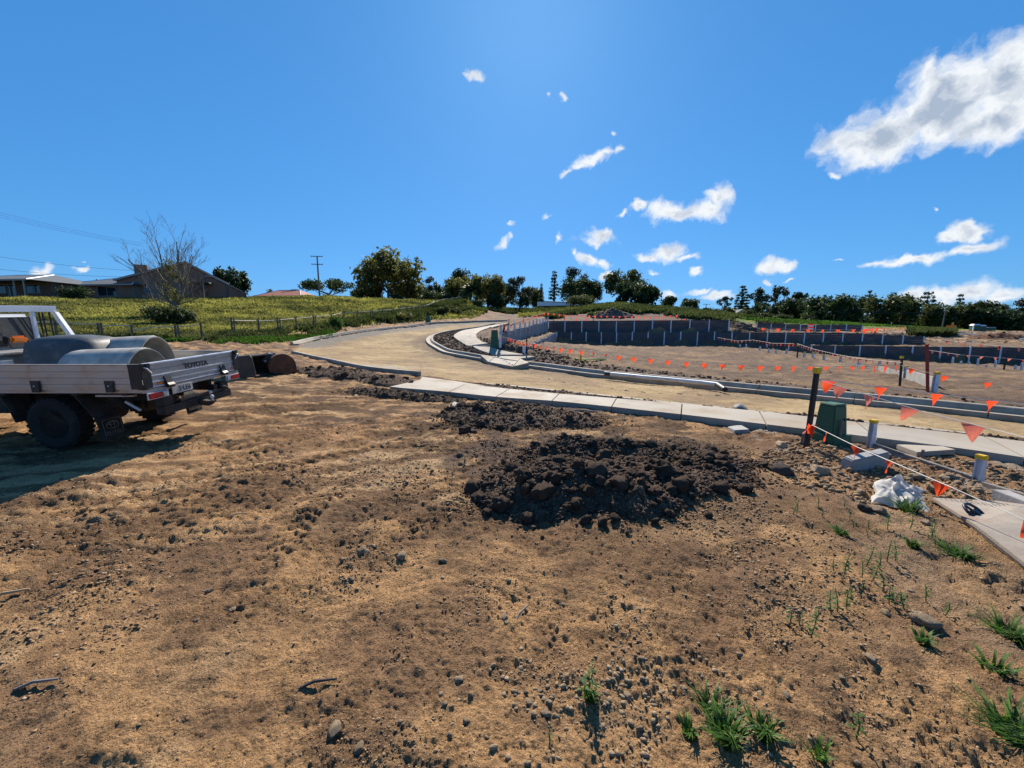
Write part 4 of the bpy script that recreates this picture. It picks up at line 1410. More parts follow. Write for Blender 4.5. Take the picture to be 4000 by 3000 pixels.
def cabinet(p, w, d, h, label, rotz, plinth=.3, flare=1.12):
    """Green power pillar: flared plinth, tapered body, domed lid."""
    root = thing('power_pillar', label, 'utility box', p, (0, 0, rotz))
    b = MB()
    t = .80
    c = lambda s, z: [(-w / 2 * s, -d / 2 * s, z), (w / 2 * s, -d / 2 * s, z), (w / 2 * s, d / 2 * s, z), (-w / 2 * s, d / 2 * s, z)]
    b.hexa(c(1.0, plinth), c(t, h))
    b.build('body', M['green_box'], root, bevel=.012)
    MB().hexa(c(flare * 1.06, -.15), c(flare, plinth)).build('plinth', M['green_box'], root, bevel=.012)
    MB().hexa(c(t * 1.0 + .06, h), c(t * .94, h + .025)).build('lid', M['green_box'], root, bevel=.008)
    MB().box(w * .2, w * .28, -d / 2 * .93 - .012, -d / 2 * .93 + .02, h * .62, h * .67).build('lock', M['black'], root)
    return root


q = spot(3262, 1738)
cabinet((q.x, q.y + .12, q.z), .29, .30, .61, 'dark green power pillar by the tall picket and the footpath', .25, plinth=.16, flare=1.28)
q = spot(1932, 1352)
cabinet(q, .5, .42, .95, 'small green cabinet where the curved footpath meets the grey wall', .1, plinth=.15, flare=1.05)
q = spot(1673, 1258)
cabinet(q, .6, .5, .8, 'distant green cabinet at the grassy bank beside the road', 0, plinth=.15, flare=1.05)
q = spot(2008, 1337 + 18)

# ------------------------------------------------------------------ objects near the green pillar
for (u, v, h, wb, lab) in ((3402, 1748, .40, .085, 'yellow-capped flared post holding the dark edge strip near the pillar'), (3822, 1880, .30, .085, 'yellow-capped flared post standing over the footpath sleepers, nearest the camera')):
    capped_post(spot(u, v), h, wb * 1.15, wb * .62, lab, rotz=.1)
e0, e1 = spot(3402, 1745), spot(3822, 1882)
mb = MB()
for a, b in ((e0, e1),):
    d = (b - a)
    m = Matrix.Translation(a) @ Matrix.Rotation(math.atan2(d.y, d.x), 4, 'Z') @ Matrix.Rotation(-math.atan2(d.z, d.xy.length), 4, 'Y')
    mb.box(.04, d.length - .04, -.03, .03, -.12, .055, m)
tag(mb.build('edge_plank', M['timber_grey'], None, bevel=.004), 'long dark edge plank between the two near yellow-capped posts', 'plank')
e1b, e2 = spot(3822, 1886), spot(4150, 2010)
d = e2 - e1b
m = Matrix.Translation(e1b) @ Matrix.Rotation(math.atan2(d.y, d.x), 4, 'Z') @ Matrix.Rotation(-math.atan2(d.z, d.xy.length), 4, 'Y')
tag(MB().box(.05, d.length, -.03, .03, -.12, .05, m).build('edge_plank', M['timber_grey'], None, bevel=.004), 'dark edge plank running out past the nearest capped post', 'plank')
a, b = spot(3425, 1752), spot(3545, 1790)
d = b - a
m = Matrix.Translation(a) @ Matrix.Rotation(math.atan2(d.y, d.x), 4, 'Z')
tag(MB().box(0, d.length, -.06, .06, -.1, .06, m).build('sleeper', M['concrete_grey'], None, bevel=.006), 'pale-topped sleeper against the dark edge plank near the pillar', 'sleeper')
a, b = spot(3900, 1950), spot(4100, 2030)
d = b - a
m = Matrix.Translation(a) @ Matrix.Rotation(math.atan2(d.y, d.x), 4, 'Z')
tag(MB().box(0, d.length, -.07, .07, -.1, .11, m).build('sleeper', M['concrete_grey'], None, bevel=.006), 'pale-topped sleeper beyond the formboard sheet', 'sleeper')
P = [spot(u, v) for u, v in ((3500, 1752), (3580, 1788), (3728, 1793), (3650, 1758))]
mb = MB()
slab(mb, [q.xy for q in P], [q.z + .10 for q in P], .07)
tag(mb.build('concrete_slab', M['concrete'], None, bevel=.005), 'flat pale concrete slab lying against the footpath edge', 'concrete slab')
P = [spot(u, v) for u, v in ((2842, 1672), (2868, 1694), (2926, 1692), (2892, 1668))]
mb = MB()
slab(mb, [q.xy for q in P], [q.z + .05 for q in P], .09)
tag(mb.build('pit_cover', M['concrete_grey'], None, bevel=.005), 'small square pit cover beside the footpath', 'pit cover')
a, b = spot(3330, 1848), spot(3478, 1830)
d = b - a
m = Matrix.Translation(a + Vector((0, .08, 0))) @ Matrix.Rotation(math.atan2(d.y, d.x), 4, 'Z') @ Matrix.Rotation(R(8), 4, 'X') @ Matrix.Rotation(R(-6), 4, 'Y')
tag(MB().hexa([m @ Vector(c) for c in ((-.02, -.05, -.08), (d.length, -.06, -.08), (d.length + .03, .11, -.08), (0, .12, -.08))],
              [m @ Vector(c) for c in ((.03, -.03, .13), (d.length - .03, -.04, .145), (d.length, .09, .14), (.04, .10, .125))]).build('concrete_block', M['concrete_grey'], None, bevel=.012),
    'broken grey concrete block lying in the rubble', 'concrete block')
for (u, v, h, lab, l) in ((3121, 1732, .17, 'short pale peg in the rubble next to the tall picket', .05), (3262, 1738, .40, 'slim weathered peg leaning on the green pillar', .08), (3583, 1788, .15, 'small grey peg standing at the edge of the concrete slab', .0)):
    q = spot(u, v)
    root = thing('survey_peg', lab, 'peg', (q.x, q.y - .06, q.z), (0, l, .4))
    MB().box(-.015, .015, -.012, .012, -.05, h).build('stake', M['timber_grey'], root)
# formboard sheet with the black hand wheel on it
P = [spot(u, v) for u, v in ((3640, 1955), (3800, 2080), (4150, 2330), (4330, 2080), (4000, 2000), (3890, 1972))]
mb = MB()
ring = [q.xy for q in P]
slab(mb, ring, [q.z + .06 for q in P], .03)
sheet_root = thing('formboard', 'wide grey perforated formboard sheet lying on the ground beside the weeds', 'board', P[0])
ob = mb.build('board', M['board'], sheet_root, bevel=.003)
ob.location = -Vector(P[0])
hol = MB()
plane = [Vector((q.x, q.y, q.z + .0615)) for q in P]
u0 = (plane[2] - plane[0]).normalized()
v0 = (plane[3] - plane[0])
v0 = (v0 - u0 * v0.dot(u0)).normalized()
nn = u0.cross(v0)
for i in range(60):
    for j in range(30):
        q = plane[0] + u0 * (i * .04 + (.02 if j % 2 else 0)) + v0 * (j * .036 + .02)
        if inside(ring, np.array([q.x]), np.array([q.y]))[0]:
            a, b, k = u0 * .013, v0 * .006, nn * (.0012 if nn.z > 0 else -.0012)
            hol.add([q - a - b + k, q + a - b + k, q + a + b + k, q - a + b + k], [(0, 1, 2, 3)])
ho = hol.build('dimple', M['timber_grey'], sheet_root)
ho.location = -Vector(P[0])
ho['kind'] = 'stuff'
q = spot(3803, 2032)
root = thing('hand_wheel', 'black spoked hand wheel lying tilted on the formboard', 'wheel', (q.x, q.y, q.z + .118), (R(38), R(6), .2))
MB().lathe([(.085 + .013 * math.cos(a), .013 * math.sin(a)) for a in np.linspace(0, 2 * math.pi, 8, endpoint=False)], 26, closed=True).build('rim', M['ink'], root, smooth='all')
for k in range(4):
    a = k * math.pi / 2 + .5
    MB().tube([(.02 * math.cos(a), .02 * math.sin(a), 0), (.085 * math.cos(a), .085 * math.sin(a), 0)], [.012, .009], 6).build('spoke', M['ink'], root)
MB().lathe([(0, -.02), (.028, -.02), (.028, .02), (0, .02)], 12).build('hub', M['ink'], root)


def crumpled(name, label, P, hgt, mt, cat, seed=1, n=34, peak=None):
    """A loose sheet over the ground: quadrilateral P of ground points, peaked and folded."""
    vs, fs = [], []
    for j in range(n + 1):
        for i in range(n + 1):
            s, t = i / n, j / n
            q = P[0].lerp(P[1], s).lerp(P[3].lerp(P[2], s), t)
            fold = .55 * abs(perlin([s * 3 + 2 * t + seed], [t * 6 - s], seed)[0]) + .35 * abs(perlin([s * 8 + 5 * t], [t * 9 - 4 * s], seed + 7)[0])
            if peak:
                th, rr = math.atan2(t - peak[1], s - peak[0]), math.hypot(s - peak[0], t - peak[1])
                fold = .28 * min(1, rr * 3) * abs(math.sin(3.2 * th + 2.2 * perlin([s * 2], [t * 2], seed)[0] + 1.0)) ** .6 + .18 * fold
            e = min(1, 5 * min(s, 1 - s, t, 1 - t))
            z = hgt(s, t) + e * (.10 * fold + .018 * perlin([s * 9], [t * 9], seed + 4)[0])
            w = .05 * perlin([s * 4], [t * 4 + 9], seed + 2)[0]
            vs.append((q.x + w, q.y + .05 * perlin([s * 4 + 5], [t * 4], seed + 3)[0], q.z + max(.004, z)))
    for j in range(n):
        for i in range(n):
            a = j * (n + 1) + i
            fs.append((a, a + 1, a + n + 2, a + n + 1))
    return tag(MB().add(vs, fs).build(name, mt, None, smooth='all'), label, cat)


P = [spot(u, v) for u, v in ((3400, 1965), (3625, 1992), (3600, 1900), (3425, 1895))]
crumpled('plastic_sheet', 'crumpled translucent white plastic sheet heaped in the rubble', P, lambda s, t: .17 * math.exp(-(abs(s - .42) / .22) ** 1.2 - ((t - .75) / .4) ** 2) + .07 * math.exp(-((s - .14) / .16) ** 2 - ((t - .4) / .4) ** 2) + .05 * math.exp(-((s - .75) / .2) ** 2 - ((t - .4) / .3) ** 2), M['sheet'], 'plastic sheet', 3, 60, (.42, .75))
P = [spot(u, v) for u, v in ((1758, 1592), (1800, 1594), (1808, 1580), (1768, 1579))]
crumpled('rag', 'small white scrap of plastic lying before the footpath', P, lambda s, t: .02, M['sheet'], 'plastic scrap', 8, 10)

# white flexible pipe lying in the far gutter
pp = []
for u, v in ((2362, 1466), (2384, 1468), (2450, 1474), (2520, 1482), (2600, 1489), (2680, 1497), (2740, 1503), (2800, 1511), (2832, 1522)):
    q = hit(u, v, .12)
    pp.append(Vector((q.x, q.y, float(land(q.x, q.y)[0]) + (.20 if u < 2810 else .12))))
pipe_root = thing('drain_pipe', 'long white flexible pipe lying along the far gutter, black at both ends', 'pipe', pp[0])
MB().tube([q - pp[0] for q in pp[1:-1]], .075, 10).build('pipe_body', M['pipe_white'], pipe_root, smooth=True)
MB().tube([pp[0] - pp[0], pp[1] - pp[0]], .085, 10).build('pipe_end', M['black'], pipe_root, smooth=True)
MB().tube([pp[-2] - pp[0], pp[-1] - pp[0]], .085, 10).build('pipe_end', M['black'], pipe_root, smooth=True)
# ------------------------------------------------------------------ the flatbed ute
UTE = thing('flatbed_ute', 'dusty white flatbed ute with aluminium drop sides and lettered tailgate', 'ute', (-5.12, 5.33, gh1(-6.5, 5.45) - .0), (R(3.2), 0, 0))
Wd, Ln = 1.84, 3.12


def planks(parent, mk, z0, z1, n):
    hgt = (z1 - z0) / n
    for i in range(n):
        mk(z0 + i * hgt + .003, z0 + (i + 1) * hgt - .003, i).build('plank', M['alu'], parent, bevel=.004)


deck = MB().box(-Ln, -.01, .01, Wd - .01, .90, .945).build('tray_deck', M['alu'], UTE)
side = MB().box(-Ln, -.06, -.012, .004, .885, 1.235).build('drop_side', M['alu'], UTE)
planks(side, lambda a, b, i: MB().box(-Ln, -.06, -.026, -.0125, a, b), .885, 1.235, 4)
side2 = MB().box(-Ln, -.06, Wd - .004, Wd + .012, .885, 1.235).build('drop_side', M['alu'], UTE)
planks(side2, lambda a, b, i: MB().box(-Ln, -.06, Wd - .020, Wd - .0045, a, b), .885, 1.235, 4)
tg = MB().box(-.002, .012, .05, Wd - .05, .885, 1.235).build('tailgate', M['alu'], UTE)


def tail_plank(a, b, i):
    m = MB().box(.0125, .024, .05, Wd - .05, a, b)
    return m


planks(tg, tail_plank, .885, 1.235, 4)
for z in (1.232, 1.062, .975, .905):
    MB().box(.0245, .034, .05, Wd - .05, z - .006, z + .006).build('bead', M['galv'], tg)
MB().box(-Ln, -.0, -.03, .012, 1.2355, 1.247).build('top_rail', M['alu'], side)
MB().box(-.02, .03, .05, Wd - .05, 1.2355, 1.247).build('top_rail', M['galv'], tg)
MB().box(-Ln, -.0, Wd - .012, Wd + .03, 1.2355, 1.247).build('top_rail', M['alu'], side2)
MB().box(-.03, .03, .0, Wd, .835, .882).build('rear_rail', M['alu'], UTE)
MB().box(-Ln, -.032, .0, .04, .84, .882).build('side_rail', M['alu'], UTE)
for y, s in ((0, -1), (Wd, 1)):
    c = MB()
    y0, y1 = sorted((y + s * .028, y + s * .037))
    c.box(-.13, .038, y0, y1, .90, 1.25)
    y0, y1 = sorted((y + s * .027, y - s * .11))
    c.box(.036, .046, y0, y1, .90, 1.25)
    cb = c.build('corner_bracket', M['black'], UTE, bevel=.003)
    MB().tube([(.05, y - s * .01, 1.20), (.075, y - s * .03, 1.18), (.07, y - s * .09, 1.11)], .009, 6).build('latch', M['galv'], cb)
    MB().lathe([(.028, -.02), (.028, .02)], 10, Matrix.Translation((.055, y - s * .06, 1.22)) @ Matrix.Rotation(R(90), 4, 'Y')).build('catch', M['black'], cb)
for x in (-.42, -1.44, -2.5):
    h = MB()
    h.hexa([(x - .055, -.05, .86), (x + .055, -.05, .86), (x + .055, -.027, .86), (x - .055, -.027, .86)], [(x - .065, -.042, 1.02), (x + .065, -.042, 1.02), (x + .065, -.027, 1.02), (x - .065, -.027, 1.02)])
    hb = h.build('hinge', M['black'], UTE, bevel=.003)
    MB().lathe([(.008, -.058), (.008, -.04)], 8, Matrix.Translation((x, 0, .95)) @ Matrix.Rotation(R(90), 4, 'X') @ Matrix.Translation((0, 0, .1))).build('bolt', M['galv'], hb)
for y in (.36, 1.45):
    h = MB()
    h.prism([(.026, 1.03), (.04, 1.03), (.07, .93), (.10, .90), (.09, .86), (.05, .855), (.026, .89)], 'y', y - .055, y + .055)
    h.build('hinge', M['black'], UTE, bevel=.004)
for y0, y1, f in ((.0, .33, 0), (Wd - .35, Wd - .02, 1)):
    l = MB().box(.031, .05, y0, y1, .735, .832).build('tail_light', M['galv'], UTE, bevel=.003)
    a, b = (y0 + .01, y0 + .22) if not f else (y1 - .22, y1 - .01)
    MB().box(.0505, .066, a, b, .745, .823).build('red_lens', M['red_lens'], l, bevel=.006)
    a, b = (y0 + .225, y0 + .31) if not f else (y1 - .31, y1 - .225)
    MB().box(.0505, .062, a, b, .745, .823).build('clear_lens', M['plate'], l, bevel=.006)
    MB().box(.0245, .034, (y0 + y1) / 2 + .03, (y0 + y1) / 2 + .12, .905 + .02, .935 + .02).build('reflector', M['orange_lens'], l, bevel=.003)
pl = MB().box(.035, .045, .40, .77, .74, .862).build('number_plate', M['plate'], UTE, bevel=.003)


def lettering(name, text, size, m, mt, parent, extrude=.002, bold=0.0, sx=1.0):
    c = bpy.data.curves.new(name, 'FONT')
    c.body = text
    c.size = size
    c.align_x, c.align_y = 'CENTER', 'CENTER'
    c.extrude = extrude
    c.offset = bold
    c.materials.append(mt)
    t = link(bpy.data.objects.new(name, c))
    bpy.context.view_layer.update()
    me = bpy.data.meshes.new_from_object(t.evaluated_get(bpy.context.evaluated_depsgraph_get()))
    bpy.data.objects.remove(t)
    o = link(bpy.data.objects.new(name, me), parent)
    o.matrix_local = m @ Matrix.Diagonal((sx, 1, 1, 1))
    return o


face = Matrix(((0, 0, 1, 0), (1, 0, 0, 0), (0, 1, 0, 0), (0, 0, 0, 1)))     # reads along +y, faces +x
lettering('lettering', 'TOYOTA', .108, Matrix.Translation((.0275, .92, 1.115)) @ face, M['ink'], tg, .0025, .0035, 1.05)
lettering('plate_lettering', '5·LE6', .10, Matrix.Translation((.0465, .62, .80)) @ face, M['ink'], pl, .001, .0015)
# chassis, tow bar
ch = MB()
ch.box(-7.0, -.12, .48, .56, .62, .80)
ch.box(-7.0, -.12, 1.28, 1.36, .62, .80)
for x in (-.3, -1.0, -2.0, -2.9):
    ch.box(x - .04, x + .04, .02, Wd - .02, .80, .898)
    ch.box(x - .03, x + .03, .5605, 1.2795, .65, .78)
ch.build('chassis', M['under'], UTE)
tb = MB()
tb.box(-.10, .02, .24, 1.60, .46, .58)
tb.box(-.12, .0, .26, .44, .5805, .735)
tb.box(-.12, .0, 1.40, 1.58, .5805, .735)
tow = tb.build('tow_bar', M['black'], UTE, bevel=.006)
MB().box(.0205, .05, .50, 1.34, .60, .64).build('step_bar', M['black'], tow, bevel=.004)
MB().box(-.08, .02, 1.22, 1.30, .5805, .72).build('upright', M['black'], tow)
tg_ = MB()
tg_.prism([(.0205, .45), (.16, .44), (.24, .50), (.24, .525), (.14, .52), (.0205, .55)], 'y', .88, .96)
tg_.build('tongue', M['under'], tow)
MB().lathe([(.012, .5255), (.012, .56), (.026, .57), (.028, .59), (.02, .61), (0, .618)], 12, Matrix.Translation((.205, .92, 0))).build('tow_ball', M['galv'], tow, smooth=True)
MB().lathe([(.03, -.03), (.03, .03)], 8, Matrix.Translation((.03, 1.1, .62)) @ Matrix.Rotation(R(90), 4, 'X')).build('plug', M['pipe_white'], tow)
MB().tube([(.02, 1.34, .68), (.06, 1.42, .66), (.05, 1.50, .60)], .02, 6).build('socket_arm', M['black'], tow)
# axle, springs, tank
ax = MB()
ax.tube([(-1.45, .25, .37), (-1.45, 1.59, .37)], .055, 10)
ax.lathe([(0, -.17), (.12, -.14), (.16, 0), (.12, .14), (0, .17)], 14, Matrix.Translation((-1.45, .92, .37)) @ Matrix.Rotation(R(90), 4, 'Y'))
ax.build('rear_axle', M['under'], UTE, smooth=True)
for y in (.43, 1.41):
    MB().tube([(-.75, y, .62), (-1.1, y, .48), (-1.45, y, .435), (-1.8, y, .48), (-2.2, y, .64)], .035, 6).build('leaf_spring', M['under'], UTE)
MB().box(-3.0, -2.15, .16, .44, .50, .84).build('fuel_tank', M['under'], UTE, bevel=.03)
MB().box(-.98, -.62, .62, 1.22, .40, .70).build('spare_carrier', M['under'], UTE, bevel=.05)
MB().tube([(-.62, .33, .64), (-.45, .36, .50)], .02, 8).build('exhaust_tip', M['galv'], UTE)
MB().box(-3.0, -2.2, .5605, 1.2795, .42, .88).build('underbody_shade_box', M['under'], UTE, bevel=.04)  # gearbox-sized block added to keep the space under the tray dark
MB().box(-2.1, -.65, .455, .475, .50, .885).build('light_block_plate', M['under'], UTE)  # plate added inside the wheels to block light under the tray
MB().box(-2.1, -.65, Wd - .475, Wd - .455, .50, .885).build('light_block_plate', M['under'], UTE)  # its twin on the other side, likewise added against the light
MB().box(-.75, -.22, .06, .12, .775, .80).build('under_rail', M['alu'], UTE)


def wheel(x, y, s):
    w = bpy.data.objects.new('wheel', None)
    link(w, UTE)
    w.location = (x, y, .37)
    rot = Matrix.Rotation(R(-90) * s, 4, 'X')
    prof = [(.22, -.10), (.30, -.125), (.345, -.118), (.37, -.09), (.372, .09), (.345, .118), (.30, .125), (.22, .10)]
    t = MB().lathe(prof, 40, rot).build('tyre', M['rubber'], w, smooth=True)
    lug = MB()
    for k in range(30):
        a = 2 * math.pi * k / 30
        for q in (-1, 1):
            m = rot @ Matrix.Rotation(a + q * .05, 4, 'Z') @ Matrix.Translation((.372, 0, q * .058)) @ Matrix.Rotation(q * .3, 4, 'X')
            lug.box(-.006, .012, -.022, .022, -.05, .05, m)
    lg = lug.build('tread', M['rubber'], w)
    lg['kind'] = 'stuff'
    MB().lathe([(.222, -.10), (.222, .10), (.20, .095), (.19, .045), (.15, .03), (.10, .06), (.06, .065), (.055, .10), (0, .105)], 28, rot).build('rim', M['dark_steel'], w, smooth=True)
    for k in range(6):
        a = k * math.pi / 3
        MB().lathe([(.013, .055), (.013, .085), (0, .085)], 6, rot @ Matrix.Translation((.085 * math.cos(a), .085 * math.sin(a), 0))).build('wheel_nut', M['galv'], w)
    return w


for x in (-1.45, -4.75):
    wheel(x, .17, 1)
    wheel(x, Wd - .17, -1)
# mudguards and flaps
for y0, y1 in ((.04, .34), (Wd - .34, Wd - .04)):
    g = MB()
    g.prism([(-1.10, .885), (-1.085, .885), (-.80, .47), (-.74, .20), (-.755, .20), (-.815, .465)], 'y', y0, y1)
    g.build('mudguard', M['under'], UTE)
    g = MB()
    g.prism([(-2.12, .885), (-2.105, .885), (-1.985, .60), (-1.93, .40), (-1.945, .40), (-2.0, .595)], 'y', y0, y1)
    g.build('mudguard', M['under'], UTE)
    fl = MB().hexa([(-.742, y0 - .01, .13), (-.720, y0 - .01, .13), (-.720, y1 + .01, .13), (-.742, y1 + .01, .13)],
                   [(-.775, y0 - .01, .46), (-.753, y0 - .01, .46), (-.753, y1 + .01, .46), (-.775, y1 + .01, .46)]).build('mud_flap', M['rubber'], UTE)
    slope = Matrix.Translation((-.7335, (y0 + y1) / 2, .33)) @ Matrix.Rotation(R(-5.7), 4, 'Y') @ face
    em = MB()
    for rx, ry, cx, cy in ((.085, .055, 0, 0), (.028, .052, 0, 0), (.060, .022, 0, .027)):
        em.tube([(cx + rx * math.cos(a), cy + ry * math.sin(a), .004) for a in np.linspace(0, 2 * math.pi, 25)], .006, 5, caps=False)
    e = em.build('emblem', M['flap_print'], fl)
    e.matrix_local = slope
    fr = MB()
    for a, b, c, d in ((-.13, .13, .085, .092), (-.13, .13, -.135, -.128), (-.13, -.123, -.127, .084), (.123, .13, -.127, .084)):
        fr.box(a, b, c, d, .002, .006)
    f2 = fr.build('flap_border', M['flap_print'], fl)
    f2.matrix_local = slope
    bars = MB()
    for k, hgt in enumerate((.05, .05, .05, .05, .05, .05)):
        bars.box(-.10 + k * .035, -.10 + k * .035 + .012, -.118, -.118 + hgt * .7, .002, .006)
    f3 = bars.build('flap_marks', M['flap_print'], fl)
    f3.matrix_local = slope
# cab
cab = MB()
c0, c1 = -3.20, -4.95
cab.hexa([(c1, .10, .55), (c0, .10, .55), (c0, Wd - .10, .55), (c1, Wd - .10, .55)], [(c1, .09, 1.30), (c0, .09, 1.30), (c0, Wd - .09, 1.30), (c1, Wd - .09, 1.30)])
cb = cab.build('cab_body', M['white'], UTE, bevel=.04)
top = MB().hexa([(c1 + .45 - .5, .12, 1.302), (c0 + .01, .12, 1.302), (c0 + .01, Wd - .12, 1.302), (c1 + .45 - .5, Wd - .12, 1.302)],
                [(c1 + .45, .24, 1.90), (c0 - .13, .20, 1.91), (c0 - .13, Wd - .20, 1.91), (c1 + .45, Wd - .24, 1.90)])
tp = top.build('cab_roof', M['white'], UTE, bevel=.05)
gl = MB().hexa([(c0 + .006, .18, 1.36), (c0 + .018, .18, 1.36), (c0 + .018, Wd - .18, 1.36), (c0 + .006, Wd - .18, 1.36)],
               [(c0 - .11, .25, 1.86), (c0 - .092, .25, 1.86), (c0 - .092, Wd - .25, 1.86), (c0 - .11, Wd - .25, 1.86)]).build('rear_window', M['glass'], UTE)
MB().hexa([(c0 + .019, 1.16, 1.36), (c0 + .026, 1.16, 1.36), (c0 + .026, 1.30, 1.36), (c0 + .019, 1.30, 1.36)], [(c0 - .090, 1.02, 1.86), (c0 - .084, 1.02, 1.86), (c0 - .084, 1.16, 1.86), (c0 - .090, 1.16, 1.86)]).build('window_bar', M['black'], gl)
for y, s in ((.12, -1), (Wd - .12, 1)):
    y2 = y - s * .105
    MB().hexa([(c1 + .35, y + s * .004, 1.36), (c0 - .12, y + s * .004, 1.36), (c0 - .12, y + s * .010, 1.36), (c1 + .35, y + s * .010, 1.36)],
              [(c1 + .62, y2 + s * .012, 1.82), (c0 - .30, y2 + s * .012, 1.82), (c0 - .30, y2 + s * .018, 1.82), (c1 + .62, y2 + s * .018, 1.82)]).build('side_window', M['glass'], UTE)
MB().hexa([(-6.35, .12, .62), (c1 - .01, .12, .62), (c1 - .01, Wd - .12, .62), (-6.35, Wd - .12, .62)], [(-6.25, .18, 1.12), (c1 - .01, .14, 1.24), (c1 - .01, Wd - .14, 1.24), (-6.25, Wd - .18, 1.12)]).build('bonnet', M['white'], UTE, bevel=.06)
# headboard with window guard, braces and lamp
hx = -3.10
hb = MB()
hb.box(hx - .03, hx + .03, .02, Wd - .02, 1.945, 2.05)
hb.box(hx - .025, hx + .025, .035, .085, .946, 1.944)
hb.box(hx - .025, hx + .025, Wd - .40, Wd - .35, .946, 1.944)
hb.box(hx - .025, hx + .025, .40, .45, .946, 1.944)
head = hb.build('headboard', M['white'], UTE, bevel=.006)
for y in (.045, Wd - .045):
    MB().hexa([(hx + .30, y - .03, 1.25), (hx + .40, y - .03, 1.25), (hx + .40, y + .03, 1.25), (hx + .30, y + .03, 1.25)], [(hx - .03, y - .03, 1.943), (hx + .05, y - .03, 1.943), (hx + .05, y + .03, 1.943), (hx - .03, y + .03, 1.943)]).build('brace', M['white'], head)
for y in (Wd - .27, Wd - .22, Wd - .12):
    MB().tube([(hx - .01, y, .95), (hx - .01, y, 1.94)], .012, 6).build('guard_rod', M['black'], head)
ol = MB().hexa([(hx + .03, 1.02, 1.45), (hx + .12, 1.02, 1.45), (hx + .12, 1.27, 1.45), (hx + .03, 1.27, 1.45)], [(hx + .04, 1.04, 1.56), (hx + .11, 1.04, 1.56), (hx + .11, 1.25, 1.56), (hx + .04, 1.25, 1.56)]).build('marker_lamp', M['orange_lens'], head, bevel=.03, smooth=True)
MB().box(hx + .03, hx + .115, .96, 1.015, 1.45, 1.56).build('lamp_base', M['black'], head, bevel=.02)
tbx = MB().box(-3.04, -2.45, .06, Wd - .06, .948, 1.30).build('tool_chest', M['alu'], UTE, bevel=.02)
MB().box(-3.05, -2.43, .05, Wd - .05, 1.302, 1.345).build('chest_lid', M['alu'], tbx, bevel=.012)
MB().box(-2.448, -2.425, .35, .55, 1.16, 1.24).build('chest_latch', M['galv'], tbx, bevel=.004)
# load: dark tub upside down, two curved shells, a lump of timber


def uteP(x, y, z):
    return UTE.matrix_basis @ Vector((x, y, z))


def tub(name, label, x, y, z, rz):
    root = thing(name, label, 'plastic tub', uteP(x, y, z), (R(3.2), 0, rz))
    mb = MB()
    rings = []
    for k, (sx, sy, h) in enumerate(((.60, .44, 0), (.60, .44, .05), (.57, .42, .06), (.52, .39, .32), (.47, .35, .52), (.36, .27, .60), (.18, .13, .635), (0.01, .01, .64))):
        ring = []
        for i in range(28):
            a = 2 * math.pi * i / 28
            ca, sa = math.cos(a), math.sin(a)
            e = .42
            ring.append((sx * math.copysign(abs(ca) ** e, ca), sy * math.copysign(abs(sa) ** e, sa), h))
        rings.append(ring)
    vs = [p for r in rings for p in r]
    fs = [(k * 28 + i, k * 28 + (i + 1) % 28, (k + 1) * 28 + (i + 1) % 28, (k + 1) * 28 + i) for k in range(len(rings) - 1) for i in range(28)]
    mb.add(vs, fs)
    mb.build('shell', M['plastic_black'], root, smooth='all')
    return root


tub('plastic_tub', 'faded black plastic tub lying upside down on the ute tray', -1.78, .86, .955, .12)


def curved_shell(label, x, y, z, rz, L, r, ht, a0=-8, a1=150):
    root = thing('plastic_shell', label, 'curved shell', uteP(x, y, z), (R(3.2), 0, rz))
    mb = MB()
    prof = []
    for k in range(15):
        a = R(a0 + (a1 - a0) * k / 14)
        prof.append((r * math.cos(a), ht * math.sin(a) + .06))
    inner = [(p[0] * .97, (p[1] - .06) * .97 + .058) for p in prof[::-1]]
    full = prof + inner
    rows = []
    for k, (xx, s) in enumerate(((-L / 2, .93), (-L / 2 + .05, .96), (0, 1.0), (L / 2 - .05, 1.03), (L / 2, 1.0))):
        rows.append([(xx, p[0] * s, p[1] * s) for p in full])
    n = len(full)
    vs = [p for r_ in rows for p in r_]
    fs = [(k * n + i, k * n + (i + 1) % n, (k + 1) * n + (i + 1) % n, (k + 1) * n + i) for k in range(len(rows) - 1) for i in range(n)]
    fs += [tuple(range(n))[::-1], tuple((len(rows) - 1) * n + i for i in range(n))]
    mb.add(vs, fs)
    mb.build('shell', M['plastic_grey'], root, smooth=True)
    return root


curved_shell('scuffed grey curved plastic shell lying nearest the tailgate of the ute', -.92, .55, .95, .03, 1.02, .36, .40)
curved_shell('grey curved plastic shell lying behind another one, against the black tub', -1.22, 1.15, .95, .10, .80, .40, .54)
lump = MB().tube([(0, 0, 0), (.10, .05, .06), (.2, .04, .03)], [.06, .08, .05], 7).build('timber_offcut', M['timber'], None, smooth=True)
lump.location = uteP(-.42, .9, 1.02)
tag(lump, 'brown timber offcut poking up behind the grey shell on the tray', 'timber')

# ------------------------------------------------------------------ excavator buckets, pipe stub


